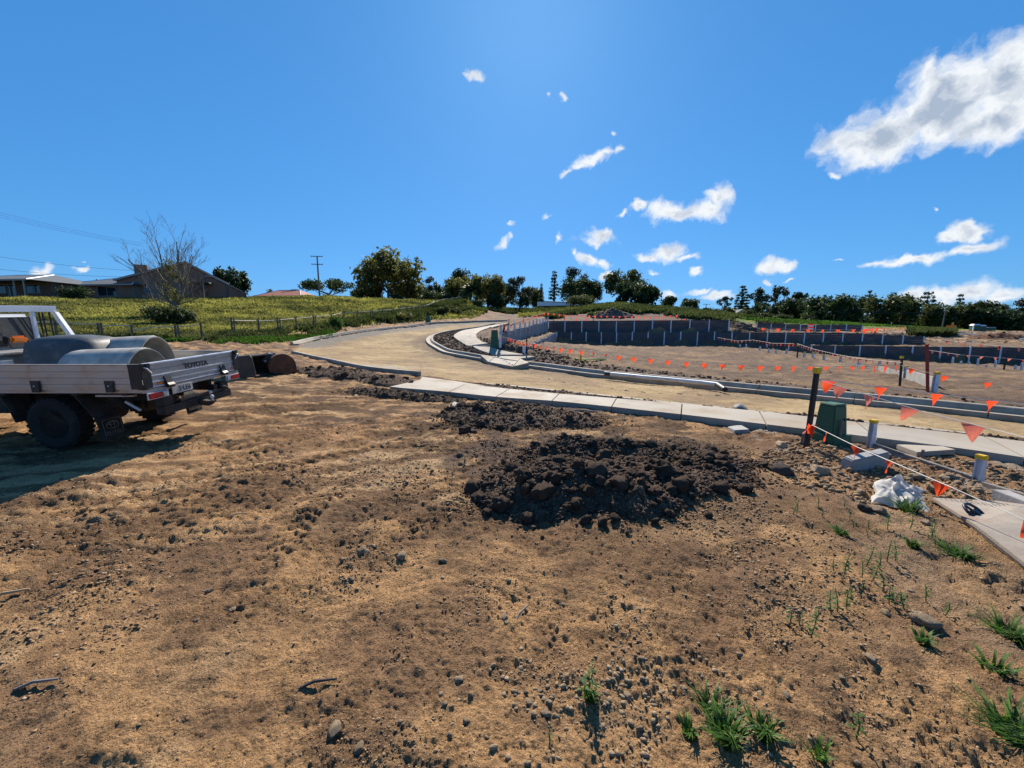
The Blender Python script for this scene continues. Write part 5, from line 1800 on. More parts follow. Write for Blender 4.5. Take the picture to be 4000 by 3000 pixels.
def bucket(label, p, rz, w, rad, mt, tilt=0.0):
    root = thing('excavator_bucket', label, 'excavator bucket', p, (tilt, 0, rz))
    prof = [(rad * 1.25 * math.cos(R(a)) * .8, rad * math.sin(R(a)) + rad * .55) for a in np.linspace(205, 5, 16)]
    inner = [(x * .95, (z - rad * .55) * .95 + rad * .55) for x, z in prof[::-1]]
    MB().prism(prof + inner, 'y', -w / 2, w / 2).build('shell', M[mt], root, smooth=True)
    outline = prof + [(rad * 1.05, rad * .2), (rad * 1.15, .0), (-rad * .6, .0)]
    for s in (-1, 1):
        y0, y1 = sorted((s * (w / 2 + .001), s * (w / 2 + .025)))
        MB().prism(outline[::-1], 'y', y0, y1).build('cheek_plate', M[mt], root)
    MB().box(rad * .8, rad * 1.25, -w / 2, w / 2, .0, .035).build('cutting_edge', M[mt], root)
    for k in range(5):
        y = -w / 2 + w * (k + .5) / 5
        MB().hexa([(rad * 1.2, y - .05, .005), (rad * 1.5, y - .025, -.03), (rad * 1.5, y + .025, -.03), (rad * 1.2, y + .05, .005)], [(rad * 1.2, y - .05, .07), (rad * 1.5, y - .025, -.01), (rad * 1.5, y + .025, -.01), (rad * 1.2, y + .05, .07)]).build('tooth', M['dark_steel'], root)
    for y in (-.14, .14):
        MB().prism([(-rad * .95, rad * .7), (-rad * 1.25, rad * 1.0), (-rad * .9, rad * 1.5), (-rad * .3, rad * 1.62), (-rad * .2, rad * 1.5), (-rad * .75, rad * 1.05)], 'y', y - .02, y + .02).build('hitch_ear', M['dark_steel'], root)
    for x, z in ((-rad * 1.0, rad * 1.0), (-rad * .5, rad * 1.53)):
        MB().tube([(x, -.18, z), (x, .18, z)], .03, 8).build('hitch_pin', M['galv'], root)
    return root


q = spot(1090, 1455)
bucket('rusty brown toothed digger bucket lying on the dirt', q, R(46), .88, .42, 'rust')
q = spot(935, 1476)
root = thing('excavator_bucket', 'dark flat-sided digger bucket half hidden behind the ute tailgate', 'excavator bucket', q, (0, 0, R(8)))
pr = [(-.42, 0), (.45, 0), (.5, .1), (.42, .62), (.36, .70), (.1, .66), (-.4, .66)]
MB().prism(pr, 'y', -.04, -.0).build('cheek_plate', M['dark_steel'], root, bevel=.01)
MB().prism(pr, 'y', 1.16, 1.20).build('cheek_plate', M['dark_steel'], root, bevel=.01)
MB().prism([(-.42, .02), (-.38, .02), (-.38, .60), (.36, .64), (.36, .68), (-.42, .64)], 'y', .002, 1.158).build('shell', M['dark_steel'], root)
MB().box(.40, .50, .002, 1.158, .02, .05).build('cutting_edge', M['dark_steel'], root)
q = spot(1055, 1452)
root = thing('pipe_stub', 'short black pipe stub standing before the rusty bucket', 'pipe', q, (0, R(-8), 0))
MB().lathe([(.085, -.1), (.085, .36), (.07, .36), (.07, -.1)], 18, closed=True).build('pipe_wall', M['black'], root, smooth=True)
MB().lathe([(.088, .30), (.094, .30), (.094, .345), (.088, .345)], 18, closed=True).build('collar', M['galv'], root, smooth=True)

# ------------------------------------------------------------------ soil mounds, clods, stones
ICO = bmesh.new()
bmesh.ops.create_icosphere(ICO, subdivisions=1, radius=1)
ICO_V = np.array([list(v.co) for v in ICO.verts])
ICO_F = np.array([[v.index for v in f.verts] for f in ICO.faces])
ICO.free()
ICO = bmesh.new()
bmesh.ops.create_icosphere(ICO, subdivisions=3, radius=1)
ICO2_V = np.array([list(v.co) for v in ICO.verts])
ICO2_F = np.array([[v.index for v in f.verts] for f in ICO.faces])
ICO.free()
# a rough 20-faced stone
b0 = bmesh.new()
bmesh.ops.create_icosphere(b0, subdivisions=1, radius=1)
b0.free()


def lump_verts(V, seed, amp, flat=1.0, sharp=False):
    r = 1 + amp * (perlin(V[:, 0] * 1.6 + seed * 7.1, V[:, 1] * 1.6 + V[:, 2] * 1.3, seed) + .55 * perlin(V[:, 0] * 3.7 + V[:, 2] * 3.1, V[:, 1] * 3.7 - V[:, 2] + seed, seed + 3) + .3 * perlin(V[:, 0] * 8 + V[:, 2] * 7, V[:, 1] * 8 - V[:, 2] * 3 + seed, seed + 9))
    out = V * r[:, None]
    if sharp:
        g = np.random.default_rng(seed)
        for _ in range(7):
            d = g.normal(size=3)
            d /= np.linalg.norm(d)
            c = g.uniform(.62, .88)
            k = out @ d
            out = out - np.where(k > c, k - c, 0)[:, None] * d[None]
    out[:, 2] *= flat
    return out


CLODS = [fast_mesh('clod', lump_verts(ICO2_V, 20 + s, .42, .85, s % 2 == 0), ICO2_F, M['clod'], smooth=(s % 2 == 1)) for s in range(8)]
CLODS_S = [fast_mesh('clod', lump_verts(ICO_V, 40 + s, .5, .85), ICO_F, M['clod']) for s in range(6)]
STONES = [fast_mesh('stone', lump_verts(ICO2_V, 60 + s, .3, .6, True), ICO2_F, M['stone']) for s in range(6)]


OCT_V = np.array([(1, 0, 0), (-1, 0, 0), (0, 1, 0), (0, -1, 0), (0, 0, 1), (0, 0, -1)], float)
OCT_V = np.vstack([OCT_V[:4], [(.35, .2, .9)], [(-.1, 0, -.8)]])
OCT_F = np.array([(0, 2, 4), (2, 1, 4), (1, 3, 4), (3, 0, 4), (2, 0, 5), (1, 2, 5), (3, 1, 5), (0, 3, 5)])


def scatter(name, mt, X, Y, Z, S, flat=.75, seed=0, parent=None, V=ICO_V, F=ICO_F, amp=.5, sub=None):
    """Many small lumps joined into one piece of ground cover."""
    g = np.random.default_rng(seed)
    n = len(X)
    k = len(V)
    bases = np.stack([lump_verts(V, 100 + seed + i, amp, flat) for i in range(10)])
    pick = g.integers(0, 10, n)
    a = g.uniform(0, 2 * math.pi, n)
    P = bases[pick] * np.stack([g.uniform(.75, 1.3, n), g.uniform(.6, 1.1, n), g.uniform(.6, 1.1, n)], 1)[:, None, :]
    c, s = np.cos(a)[:, None], np.sin(a)[:, None]
    x = P[:, :, 0] * c - P[:, :, 1] * s
    y = P[:, :, 0] * s + P[:, :, 1] * c
    out = np.stack([x, y, P[:, :, 2]], 2) * S[:, None, None] + np.stack([X, Y, Z], 1)[:, None, :]
    faces = (F[None] + (np.arange(n) * k)[:, None, None]).reshape(-1, F.shape[1])
    me = fast_mesh(name, out.reshape(-1, 3), faces, mt)
    o = link(bpy.data.objects.new(name, me), parent)
    o['kind'] = 'stuff'
    return o


def mound(name, label, bumps, box, res, n_big, n_small, colour, seed, big=(.03, .10)):
    x0, x1, y0, y1 = box
    nx, ny = int((x1 - x0) / res), int((y1 - y0) / res)
    X, Y = np.meshgrid(np.linspace(x0, x1, nx), np.linspace(y0, y1, ny))
    x, y = X.ravel(), Y.ravel()

    def hgt(x, y):
        h = np.zeros(x.shape)
        wob = .16 * fbm(x * 2.2, y * 2.2, seed, 3)
        for (cx, cy, rx, ry, rot, hh) in bumps:
            c, s = math.cos(rot), math.sin(rot)
            u = ((x - cx) * c + (y - cy) * s) / rx
            v = (-(x - cx) * s + (y - cy) * c) / ry
            d = np.sqrt(u * u + v * v) + wob
            h = np.maximum(h, hh * np.clip(1 - d, 0, 1) ** .85)
        return h
    h = hgt(x, y)
    f = sstep(h, 0, .05)
    rough = f * (.030 * (1 - np.abs(fbm(x * 7, y * 7, seed + 5, 4, .6))) + .02 * fbm(x * 19, y * 19, seed + 6, 3, .6))
    g = gh(x, y)
    z = g + h + rough - .05 * (1 - f) - .02
    idx = np.arange(nx * ny).reshape(ny, nx)
    faces = np.stack([idx[:-1, :-1], idx[:-1, 1:], idx[1:, 1:], idx[1:, :-1]], 2).reshape(-1, 4)
    keep = (h[faces].max(axis=1) > .002)
    used, inv = np.unique(faces[keep], return_inverse=True)
    cx, cy = (x0 + x1) / 2, (y0 + y1) / 2
    o = Vector((cx, cy, gh1(cx, cy)))
    root = thing(name, label, 'soil mound', o)
    n = fbm(x * 1.7, y * 1.7, seed + 9, 4)
    col = np.asarray(colour)[None] * (1 + .35 * n[:, None])
    v = np.stack([x - o.x, y - o.y, z - o.z], 1)
    link(bpy.data.objects.new('mound_body', fast_mesh('mound_body', v[used], inv.reshape(-1, 4), M['mound'], col[used], smooth=True)), root)
    gnr = np.random.default_rng(seed)
    cand = gnr.uniform((x0, y0), (x1, y1), (40000, 2))
    hc = hgt(cand[:, 0], cand[:, 1])
    front_bias = np.clip(hc / max(b[5] for b in bumps), 0, 1)
    ok = (hc > .008) & (gnr.uniform(0, 1, len(cand)) < .25 + .75 * front_bias)
    cand, hc = cand[ok], hc[ok]
    gz = gh(cand[:, 0], cand[:, 1])
    for i in range(min(n_big, len(cand))):
        px, py = cand[i]
        s = big[0] + (big[1] - big[0]) * gnr.uniform(0, 1) ** 3.2
        c = link(bpy.data.objects.new('clod', random.choice(CLODS)), root)
        c.location = (px - o.x, py - o.y, gz[i] + hc[i] + s * .25 - o.z)
        c.scale = (s * gnr.uniform(.8, 1.2), s * gnr.uniform(.8, 1.2), s * gnr.uniform(.7, 1.1))
        c.rotation_euler = (gnr.uniform(-.6, .6), gnr.uniform(-.6, .6), gnr.uniform(0, 6.3))
    k = slice(n_big, n_big + n_small)
    P, H, G = cand[k], hc[k], gz[k]
    S = .008 + .022 * gnr.uniform(0, 1, len(P)) ** 2.5
    ring = gnr.uniform((x0 - .4, y0 - .4), (x1 + .4, y1 + .4), (16000, 2))
    dd = np.full(len(ring), 9.0)
    for (cx_, cy_, rx_, ry_, rot_, hh_) in bumps:
        c_, s_ = math.cos(rot_), math.sin(rot_)
        u_ = ((ring[:, 0] - cx_) * c_ + (ring[:, 1] - cy_) * s_) / rx_
        v_ = (-(ring[:, 0] - cx_) * s_ + (ring[:, 1] - cy_) * c_) / ry_
        dd = np.minimum(dd, np.sqrt(u_ * u_ + v_ * v_))
    kk = (gnr.uniform(0, 1, len(ring)) < .85 * np.exp(-np.maximum(dd - .9, 0) * 5)) & (dd < 1.7)
    Pr = ring[kk][:n_small]
    Sr = .005 + .018 * gnr.uniform(0, 1, len(Pr)) ** 3
    scatter('crumbs', M['clod'], Pr[:, 0] - o.x, Pr[:, 1] - o.y, gh(Pr[:, 0], Pr[:, 1]) + hgt(Pr[:, 0], Pr[:, 1]) * .9 + Sr * .3 - o.z, Sr, .8, seed + 3, root)
    ob = scatter('crumbs', M['clod'], P[:, 0] - o.x, P[:, 1] - o.y, G + H + S * .35 - o.z, S, .85, seed, root)
    return root, o, hgt


fm, fo, fh = mound('soil_mound', 'large dark mound of cloddy topsoil on the bare clay, nearest the camera',
                   [(.55, 3.95, .95, .62, .12, .33), (1.05, 3.9, .75, .60, -.1, .26), (.1, 4.05, .6, .45, .3, .20), (1.75, 4.15, .8, .55, .35, .17), (1.2, 4.5, 1.6, .9, .1, .10),
                    (.95, 5.25, .85, .42, -.15, .26), (1.75, 5.3, .9, .35, -.2, .20), (2.55, 4.75, .55, .85, -.25, .16), (1.6, 4.9, 1.7, .85, 0, .07)],
                   (-.8, 3.4, 3.2, 6.0), .017, 290, 6500, (.15, .10, .07), 301)
for (u, v, s) in ((2330, 1945, .115), (2120, 1985, .115), (2045, 1950, .09), (2255, 1930, .075), (2060, 2030, .06), (2250, 2010, .06), (2290, 2055, .065), (2350, 2065, .055), (2400, 2055, .05), (2560, 2045, .04), (2770, 2018, .04), (2700, 1960, .035), (1900, 2010, .045), (2440, 1965, .05), (2160, 1960, .07), (2300, 1985, .06), (2615, 2020, .045)):
    q = hit(u, v)
    z = gh1(q.x, q.y) + float(fh(np.array([q.x]), np.array([q.y]))[0])
    c = link(bpy.data.objects.new('clod', random.choice(CLODS)), fm)
    c.location = Vector((q.x, q.y, z + s * .35)) - fo
    c.scale = (s * 1.05, s * .9, s)
    c.rotation_euler = (random.uniform(-.4, .4), random.uniform(-.4, .4), random.uniform(0, 6))
bm_, bo, bh = mound('soil_mound', 'broad low heap of dark topsoil alongside the footpath edge',
                    [(-.6, 7.7, 1.0, .75, -.2, .22), (.25, 7.75, 1.1, .8, -.2, .20), (1.1, 7.3, .8, .55, -.4, .15), (-.1, 8.2, 1.4, .5, -.2, .20), (-.2, 7.1, 1.2, .45, 0, .08)],
                    (-2.2, 2.2, 6.2, 9.0), .03, 150, 3200, (.15, .102, .072), 311, (.025, .09))
q = spot(1818, 1690)
tag(link(bpy.data.objects.new('clod', CLODS[1])), 'round dark clod at the near edge of the low heap', 'clod')
c = bpy.data.objects['clod'] if False else COL.objects[-1]
c.location = (q.x, q.y, q.z + .05)
c.scale = (.11, .09, .09)
q = hit(1420, 1470)
mound('soil_mound', 'small brown heap of soil beside the kerb end', [(q.x - .6, q.y, 1.6, .9, -.4, .30), (q.x + 1.0, q.y - .9, 1.5, .7, -.5, .20), (q.x - 1.8, q.y + .6, 1.2, .7, 0, .16)], (q.x - 3.4, q.x + 3.2, q.y - 2.6, q.y + 2), .05, 60, 900, (.12, .082, .058), 321, (.03, .11))
q = hit(1500, 1540)
mound('soil_mound', 'thin dark spill of soil before the footpath tip', [(q.x, q.y, 1.5, .5, -.25, .13), (q.x + 1.3, q.y - .6, 1.1, .4, -.3, .11)], (q.x - 2, q.x + 2.8, q.y - 1.6, q.y + .8), .04, 60, 900, (.09, .064, .048), 331, (.025, .08))
# single stones one can pick out
for (u, v, s, mt, lab) in ((3055, 1842, .115, 'rock_dark', 'dark rounded rock on the clay, just before the rubble'), (3200, 1850, .10, 'stone', 'flat tan stone at the rubble edge beside a dark rock'),
                           (3362, 1920, .055, 'stone', 'yellowish upright stone behind the plastic sheet'), (3575, 1868, .08, 'stone', 'buff stone beyond the plastic sheet, near the plank'),
                           (3690, 1868, .06, 'stone', 'brown stone lying close to the edge plank'), (3615, 2435, .066, 'stone', 'pitted tan rock with a hard shadow among the weeds'),
                           (1418, 2172, .045, 'stone', 'pale angular stone lying alone on the clay'), (1570, 2175, .042, 'stone', 'reddish broken clod beside the pale angular stone'),
                           (3052, 1742, .09, 'stone', 'long brown stone near the short pale peg'), (2890, 1602, .16, 'concrete_grey', 'grey lump of concrete at the road edge'),
                           (3430, 1995, .06, 'stone', 'brown stone weighing down the plastic sheet edge'), (3380, 1990, .05, 'rock_dark', 'dark clod by the corner of the plastic sheet'),
                           (3620, 2035, .05, 'stone', 'pale flat stone by the formboard edge'), (1850, 1690, .07, 'rock_dark', 'dark lump in front of the low topsoil heap'), (3250, 1760, .06, 'stone', 'tan stone at the foot of the green pillar')):
    q = spot(u, v)
    o = tag(link(bpy.data.objects.new('rock', random.choice(STONES if mt != 'rock_dark' else CLODS).copy())), lab, 'rock')
    o.data.materials[0] = M[mt]
    o.location = (q.x, q.y, q.z + s * .3)
    o.scale = (s * 1.15, s * .85, s * .95)
    o.rotation_euler = (random.uniform(-.2, .2), random.uniform(-.2, .2), random.uniform(0, 6))
# loose stones over the bare ground: the larger ones single, the rest as gravel
g = np.random.default_rng(5)
for i in range(90):
    r_ = 1.5 * math.exp(g.uniform(0, 1.25))
    a = g.uniform(-.85, .85)
    x, y = r_ * math.sin(a), r_ * math.cos(a)
    s = .010 + .020 * g.uniform(0, 1) ** 2
    o = tag(link(bpy.data.objects.new('stone', random.choice(STONES))), 'small loose stone lying on the bare clay', 'stone', 'loose stones on the bare clay')
    o.location = (x, y, gh1(x, y) + s * .25)
    o.scale = (s * 1.2, s * .9, s)
    o.rotation_euler = (0, 0, g.uniform(0, 6))
n = 260000
r_ = 1.0 * np.exp(g.uniform(0, 1, n) ** .85 * 2.1)
a = g.uniform(-.98, .98, n)
x, y = r_ * np.sin(a), r_ * np.cos(a)
dens = fbm(x * .8, y * .8, 401, 3) + .5 * fbm(x * 2.6, y * 2.6, 403, 3)
ok = (g.uniform(0, 1, n) < np.clip(.06 + 1.15 * dens, .03, 1)) & ~inside(ROAD_POLY, x, y) & (side_dist(PATH_NEAR, x, y) * side_dist(PATH_NEAR, np.array([0.]), np.array([2.])) > 0)
x, y, r_ = x[ok], y[ok], r_[ok]
S = (.0017 + .0060 * g.uniform(0, 1, len(x)) ** 4.5) * np.clip(r_ / 1.5, .85, 3.0)
z = gh(x, y)
kind = g.uniform(0, 1, len(x))
for lo, hi, nm, mt, sd in ((0, .70, 'gravel', 'grit', 501), (.70, .82, 'gravel', 'darkgrit', 502), (.82, 1.01, 'gravel', 'stone', 503)):
    k = (kind >= lo) & (kind < hi)
    scatter(nm, M[mt], x[k], y[k], z[k] + S[k] * .10, S[k], .55, sd, V=OCT_V, F=OCT_F, amp=.35)
# rubble by the pillar
cx, cy = [], []
n = 5200
P = [spot(u, v) for u, v in ((2950, 1760), (3640, 1900), (4150, 2000), (3900, 1790), (3250, 1745))]
xs, ys = g.uniform(.5, 6.5, 12000), g.uniform(2.6, 6.6, 12000)
m = inside([q.xy for q in (spot(2960, 1770), spot(3120, 1900), spot(3420, 1985), spot(3640, 1940), spot(3900, 1960), spot(4200, 2010), spot(4100, 1860), spot(3500, 1760), spot(3100, 1715))], xs, ys)
xs, ys = xs[m], ys[m]
S = .008 + .032 * g.uniform(0, 1, len(xs)) ** 3
zz = gh(xs, ys)
half = g.uniform(0, 1, len(xs)) < .45
scatter('rubble', M['stone'], xs[half], ys[half], zz[half] + S[half] * .3, S[half], .7, 511, amp=.35)
scatter('rubble', M['grit'], xs[~half], ys[~half], zz[~half] + S[~half] * .3, S[~half], .8, 512)
# a patch of pale pebbles close to the camera
n = 1500
xs, ys = g.normal(.48, .34, n), g.normal(1.62, .30, n)
k = (fbm(xs * 2.2, ys * 2.2, 421, 3) > -.05) & (ys > 1.0)
xs, ys = xs[k], ys[k]
S = .004 + .013 * g.uniform(0, 1, len(xs)) ** 3
scatter('gravel', M['stone'], xs, ys, gh(xs, ys) + S * .25, S, .7, 521)
# crumbs of soil along kerb, verge and lot edge
n = 9000
t = g.integers(0, len(FAR_LIP), n)
FL = np.array(FAR_LIP)
off = .75 + 3.2 * g.uniform(0, 1, n) ** 1.6
T_ = np.gradient(FL, axis=0)
T_ /= np.hypot(T_[:, 0], T_[:, 1])[:, None]
sgn = 1 if side_dist(FAR_LIP, np.array([20.0]), np.array([20.0]))[0] > 0 else -1
xs = FL[t, 0] - T_[t, 1] * off * sgn + g.normal(0, .15, n)
ys = FL[t, 1] + T_[t, 0] * off * sgn + g.normal(0, .15, n)
S = (.012 + .055 * g.uniform(0, 1, n) ** 3.5) * np.clip(np.hypot(xs, ys) / 13, .7, 2)
scatter('rubble', M['clod'], xs[~inside(UP_POLY, xs, ys)], ys[~inside(UP_POLY, xs, ys)], (gh(xs, ys) + S * .3)[~inside(UP_POLY, xs, ys)], S[~inside(UP_POLY, xs, ys)], .8, 513)
n = 3800
t = g.integers(0, len(NEAR_LIP), n)
FL = np.array(NEAR_LIP)
xs = FL[t, 0] + g.normal(-.28, .20, n)
ys = FL[t, 1] - np.abs(g.normal(.32, .20, n))
m = (side_dist(PATH_FAR, xs, ys) * side_dist(PATH_FAR, np.array([0.]), np.array([20.])) > .02)
xs, ys = xs[m], ys[m]
S = .010 + .035 * g.uniform(0, 1, len(xs)) ** 3
scatter('rubble', M['clod'], xs, ys, gh(xs, ys) + S * .4, S, .8, 514)

# ------------------------------------------------------------------ sticks, tufts and weeds


def tuft(name, label, p, n, h, spread, mt, group=None, wide=.006, droop=1.0):
    vs, fs, tint = [], [], []
    for i in range(n):
        a = random.uniform(0, 2 * math.pi)
        r0 = spread * .35 * math.sqrt(random.random())
        x, y = r0 * math.cos(a * 1.7), r0 * math.sin(a * 1.7)
        hh = h * random.uniform(.45, 1.05)
        out = spread * random.uniform(.3, 1.0) * droop
        w = wide * random.uniform(.7, 1.3)
        ca, sa = math.cos(a), math.sin(a)
        base = len(vs)
        for k in range(5):
            t = k / 4
            rx, z = out * t ** 1.6, hh * (t - .42 * t ** 3 * droop)
            ww = w * (1 - t) ** .7 + .0004
            px, py = x + ca * rx, y + sa * rx
            vs += [(px - sa * ww, py + ca * ww, z), (px + sa * ww, py - ca * ww, z + ww * .4)]
        for k in range(4):
            b = base + 2 * k
            fs.append((b, b + 1, b + 3, b + 2))
            tint.append(random.random() ** 1.3)
    me = fast_mesh(name, np.array(vs), np.array(fs), M[mt], np.array(tint))
    o = tag(link(bpy.data.objects.new(name, me)), label, 'grass tuft' if 'grass' in name else 'weed', group)
    o.location = p
    return o


def weed(label, p, h, group=None, leaves=16):
    vs, fs, tint = [], [], []
    root = thing('weed', label, 'weed', p, (random.uniform(-.15, .15), random.uniform(-.15, .15), random.uniform(0, 6)), group)
    MB().tube([(0, 0, -.01), (.01, .005, h * .5), (.015, -.005, h)], [.0035, .003, .0015], 5).build('stem', M['weed_stem'], root)
    for i in range(leaves):
        t = .2 + .8 * i / leaves
        a = i * 2.4
        L = h * random.uniform(.16, .30) * (1.15 - .5 * t)
        z = h * t
        ca, sa = math.cos(a), math.sin(a)
        b = len(vs)
        w = L * .22
        for k, (d, ww, dz) in enumerate(((.05, .2, 0), (.45, 1, .12), (.8, .7, .10), (1.0, .05, 0))):
            vs += [(ca * L * d - sa * w * ww, sa * L * d + ca * w * ww, z + L * dz), (ca * L * d + sa * w * ww, sa * L * d - ca * w * ww, z + L * dz)]
        for k in range(3):
            fs.append((b + 2 * k, b + 2 * k + 1, b + 2 * k + 3, b + 2 * k + 2))
            tint.append(random.random())
    link(bpy.data.objects.new('foliage', fast_mesh('foliage', np.array(vs), np.array(fs), M['weed'], np.array(tint))), root)
    return root


M['weed_stem'] = mat('weed_stem', (.09, .12, .03), .8, .2, 8)
for (u, v, n, h, s, lab) in ((2790, 2770, 70, .12, .14, 'bright clump of coarse grass on the clay, upper of two joined clumps'), (2840, 2900, 80, .13, .15, 'largest clump of coarse green grass, at the lower picture edge'),
                             (2985, 2880, 60, .10, .13, 'grass clump lying against the largest green clump'), (2310, 2750, 36, .10, .09, 'small grass tuft at the foot of a tall weed stalk'),
                             (2700, 2850, 24, .09, .08, 'small grass tuft next to the big grass clumps'), (3210, 2970, 24, .09, .09, 'lone grass tuft at the picture bottom, past the big clumps'),
                             (3750, 2165, 100, .11, .24, 'wide drooping grass clump close to the formboard edge'), (3570, 2140, 40, .12, .12, 'yellow-green grass tuft between the weeds and the drooping clump'),
                             (3290, 2090, 40, .11, .16, 'spreading grass tuft in the weedy clay, left of the tall weeds'.replace('left of', 'before')), (3610, 2530, 50, .09, .09, 'dense round green tuft below the pitted rock'),
                             (3960, 2480, 80, .15, .2, 'tall blurred grass clump at the picture edge below the formboard'), (3980, 2900, 110, .13, .24, 'pale tall grass clump in the bottom corner'),
                             (3560, 1990, 60, .22, .26, 'long-bladed grass growing over the plastic sheet corner'), (3900, 2640, 40, .11, .16, 'loose grass clump between the two tall clumps')):
    tuft('grass_tuft', lab, spot(u, v), n, h, s, 'grass_green')
for (u, v, h, lab) in ((2285, 2740, .20, 'tall thin weed stalk with small leaves standing alone'), (2150, 2900, .05, 'tiny seedling low in the bare clay'), (3345, 2870, .14, 'thin leafy weed with a dark foot on gritty clay')):
    weed(lab, spot(u, v), h, leaves=12)
for (u, v) in ((3110, 2010), (3190, 1990), (3210, 2030), (3300, 1985), (3310, 2030), (3330, 2060), (3390, 2060), (3400, 2100), (3425, 2080), (3460, 2070), (3560, 2065), (3650, 2110), (3655, 2140),
               (3470, 2200), (3500, 2190), (3370, 2310), (3365, 2250), (3410, 2270), (3480, 2360), (3520, 2340), (3530, 2380), (3450, 2310), (3615, 2340), (3700, 2400), (3260, 2240), (3290, 2260), (3270, 2390), (3300, 2370),
               (3090, 2430), (3130, 2440), (3180, 2420), (3170, 2490), (3100, 2015), (3640, 2090), (3250, 2400), (3380, 2205), (3440, 2215)):
    weed('leafy little weed growing on the clay before the formboard', spot(u + random.uniform(-8, 8), v), random.uniform(.06, .17), 'small weeds on the clay', random.randint(10, 18))
for (u, v, L, rz, mt, lab) in ((2035, 2400, .16, 1.1, 'timber_grey', 'bleached stick lying on the clay'), (1245, 2690, .17, .35, 'rock_dark', 'short dark bark strip lying on the clay'),
                               (2030, 1870, .2, -1.2, 'timber_grey', 'thin stick poking out of the dark mound'), (2290, 1612, .5, -.35, 'timber_grey', 'broken timber lath leaning at the footpath edge'),
                               (2310, 1632, .28, .1, 'timber', 'short flat timber offcut on the topsoil heap'), (930, 2025, .14, .5, 'stone', 'flat flake of clay curled on the ground'),
                               (150, 2690, .16, .4, 'timber_grey', 'dark twig lying flat near the picture corner'), (30, 2320, .20, .6, 'timber', 'pale splinter of wood at the picture edge')):
    q = spot(u, v)
    o = MB().tube([(-L / 2, 0, 0), (-.1 * L, .02 * L, .014), (L / 2, -.01, .006)], [L * .035, L * .05, L * .03], 6).build('stick', M[mt], None)
    tag(o, lab, 'stick')
    o.location = (q.x, q.y, q.z + .008 + (.13 if 'mound' in lab else 0))
    o.rotation_euler = (0, -.5 if 'mound' in lab else 0, rz)
# ------------------------------------------------------------------ trees and shrubs
PXM = lambda D: D / FPX        # metres per photo pixel at depth D


def leaf_cloud(name, lobes, n, size, mt, parent, seed, shell=.4, flat=.0):
    """Leaf clumps spread through the crown's lobes: (centre, radii) list."""
    g = np.random.default_rng(seed)
    vol = np.array([l[1][0] * l[1][1] * l[1][2] for l in lobes]) ** (2 / 3)
    pick = g.choice(len(lobes), n, p=vol / vol.sum())
    C = np.array([l[0] for l in lobes])[pick]
    Rr = np.array([l[1] for l in lobes])[pick]
    d = g.normal(size=(n, 3))
    d /= np.linalg.norm(d, axis=1)[:, None]
    rr = (shell + (1 - shell) * g.uniform(0, 1, n)) * (1 + .22 * perlin(d[:, 0] * 3 + pick * 3.3, d[:, 1] * 3 + d[:, 2] * 2.5, seed))
    rr = rr * np.where(g.uniform(0, 1, n) < .10, 1.12, 1)
    P = C + d * Rr * rr[:, None]
    keep = np.ones(n, bool)
    hole = perlin(P[:, 0] * .45 + 7, P[:, 2] * .45 + P[:, 1] * .2, seed + 5)
    keep = hole > -.42
    P, d = P[keep], d[keep]
    n = len(P)
    nrm = d * .6 + g.normal(size=(n, 3)) * .75
    nrm[:, 2] += flat
    nrm /= np.linalg.norm(nrm, axis=1)[:, None]
    t = np.cross(nrm, g.normal(size=(n, 3)))
    t /= np.linalg.norm(t, axis=1)[:, None]
    b = np.cross(nrm, t)
    s = size * g.uniform(.55, 1.35, n)[:, None]
    k = g.uniform(.35, .8, n)[:, None]
    # each clump: two bent kites
    v = np.stack([P - t * s, P - b * s * k + nrm * s * .2, P + t * s * .9, P + b * s * k * .9 + nrm * s * .15], 1).reshape(-1, 3)
    f = np.arange(4 * n).reshape(-1, 4)
    # clump-wise light and dark foliage: young and old leaves
    tint = np.clip(.42 + .38 * perlin(P[:, 0] * .6, P[:, 2] * .6 + P[:, 1] * .5, seed + 8) + g.normal(0, .18, n), 0, 1)
    me = fast_mesh(name, v, f, mt, tint)
    return link(bpy.data.objects.new(name, me), parent)


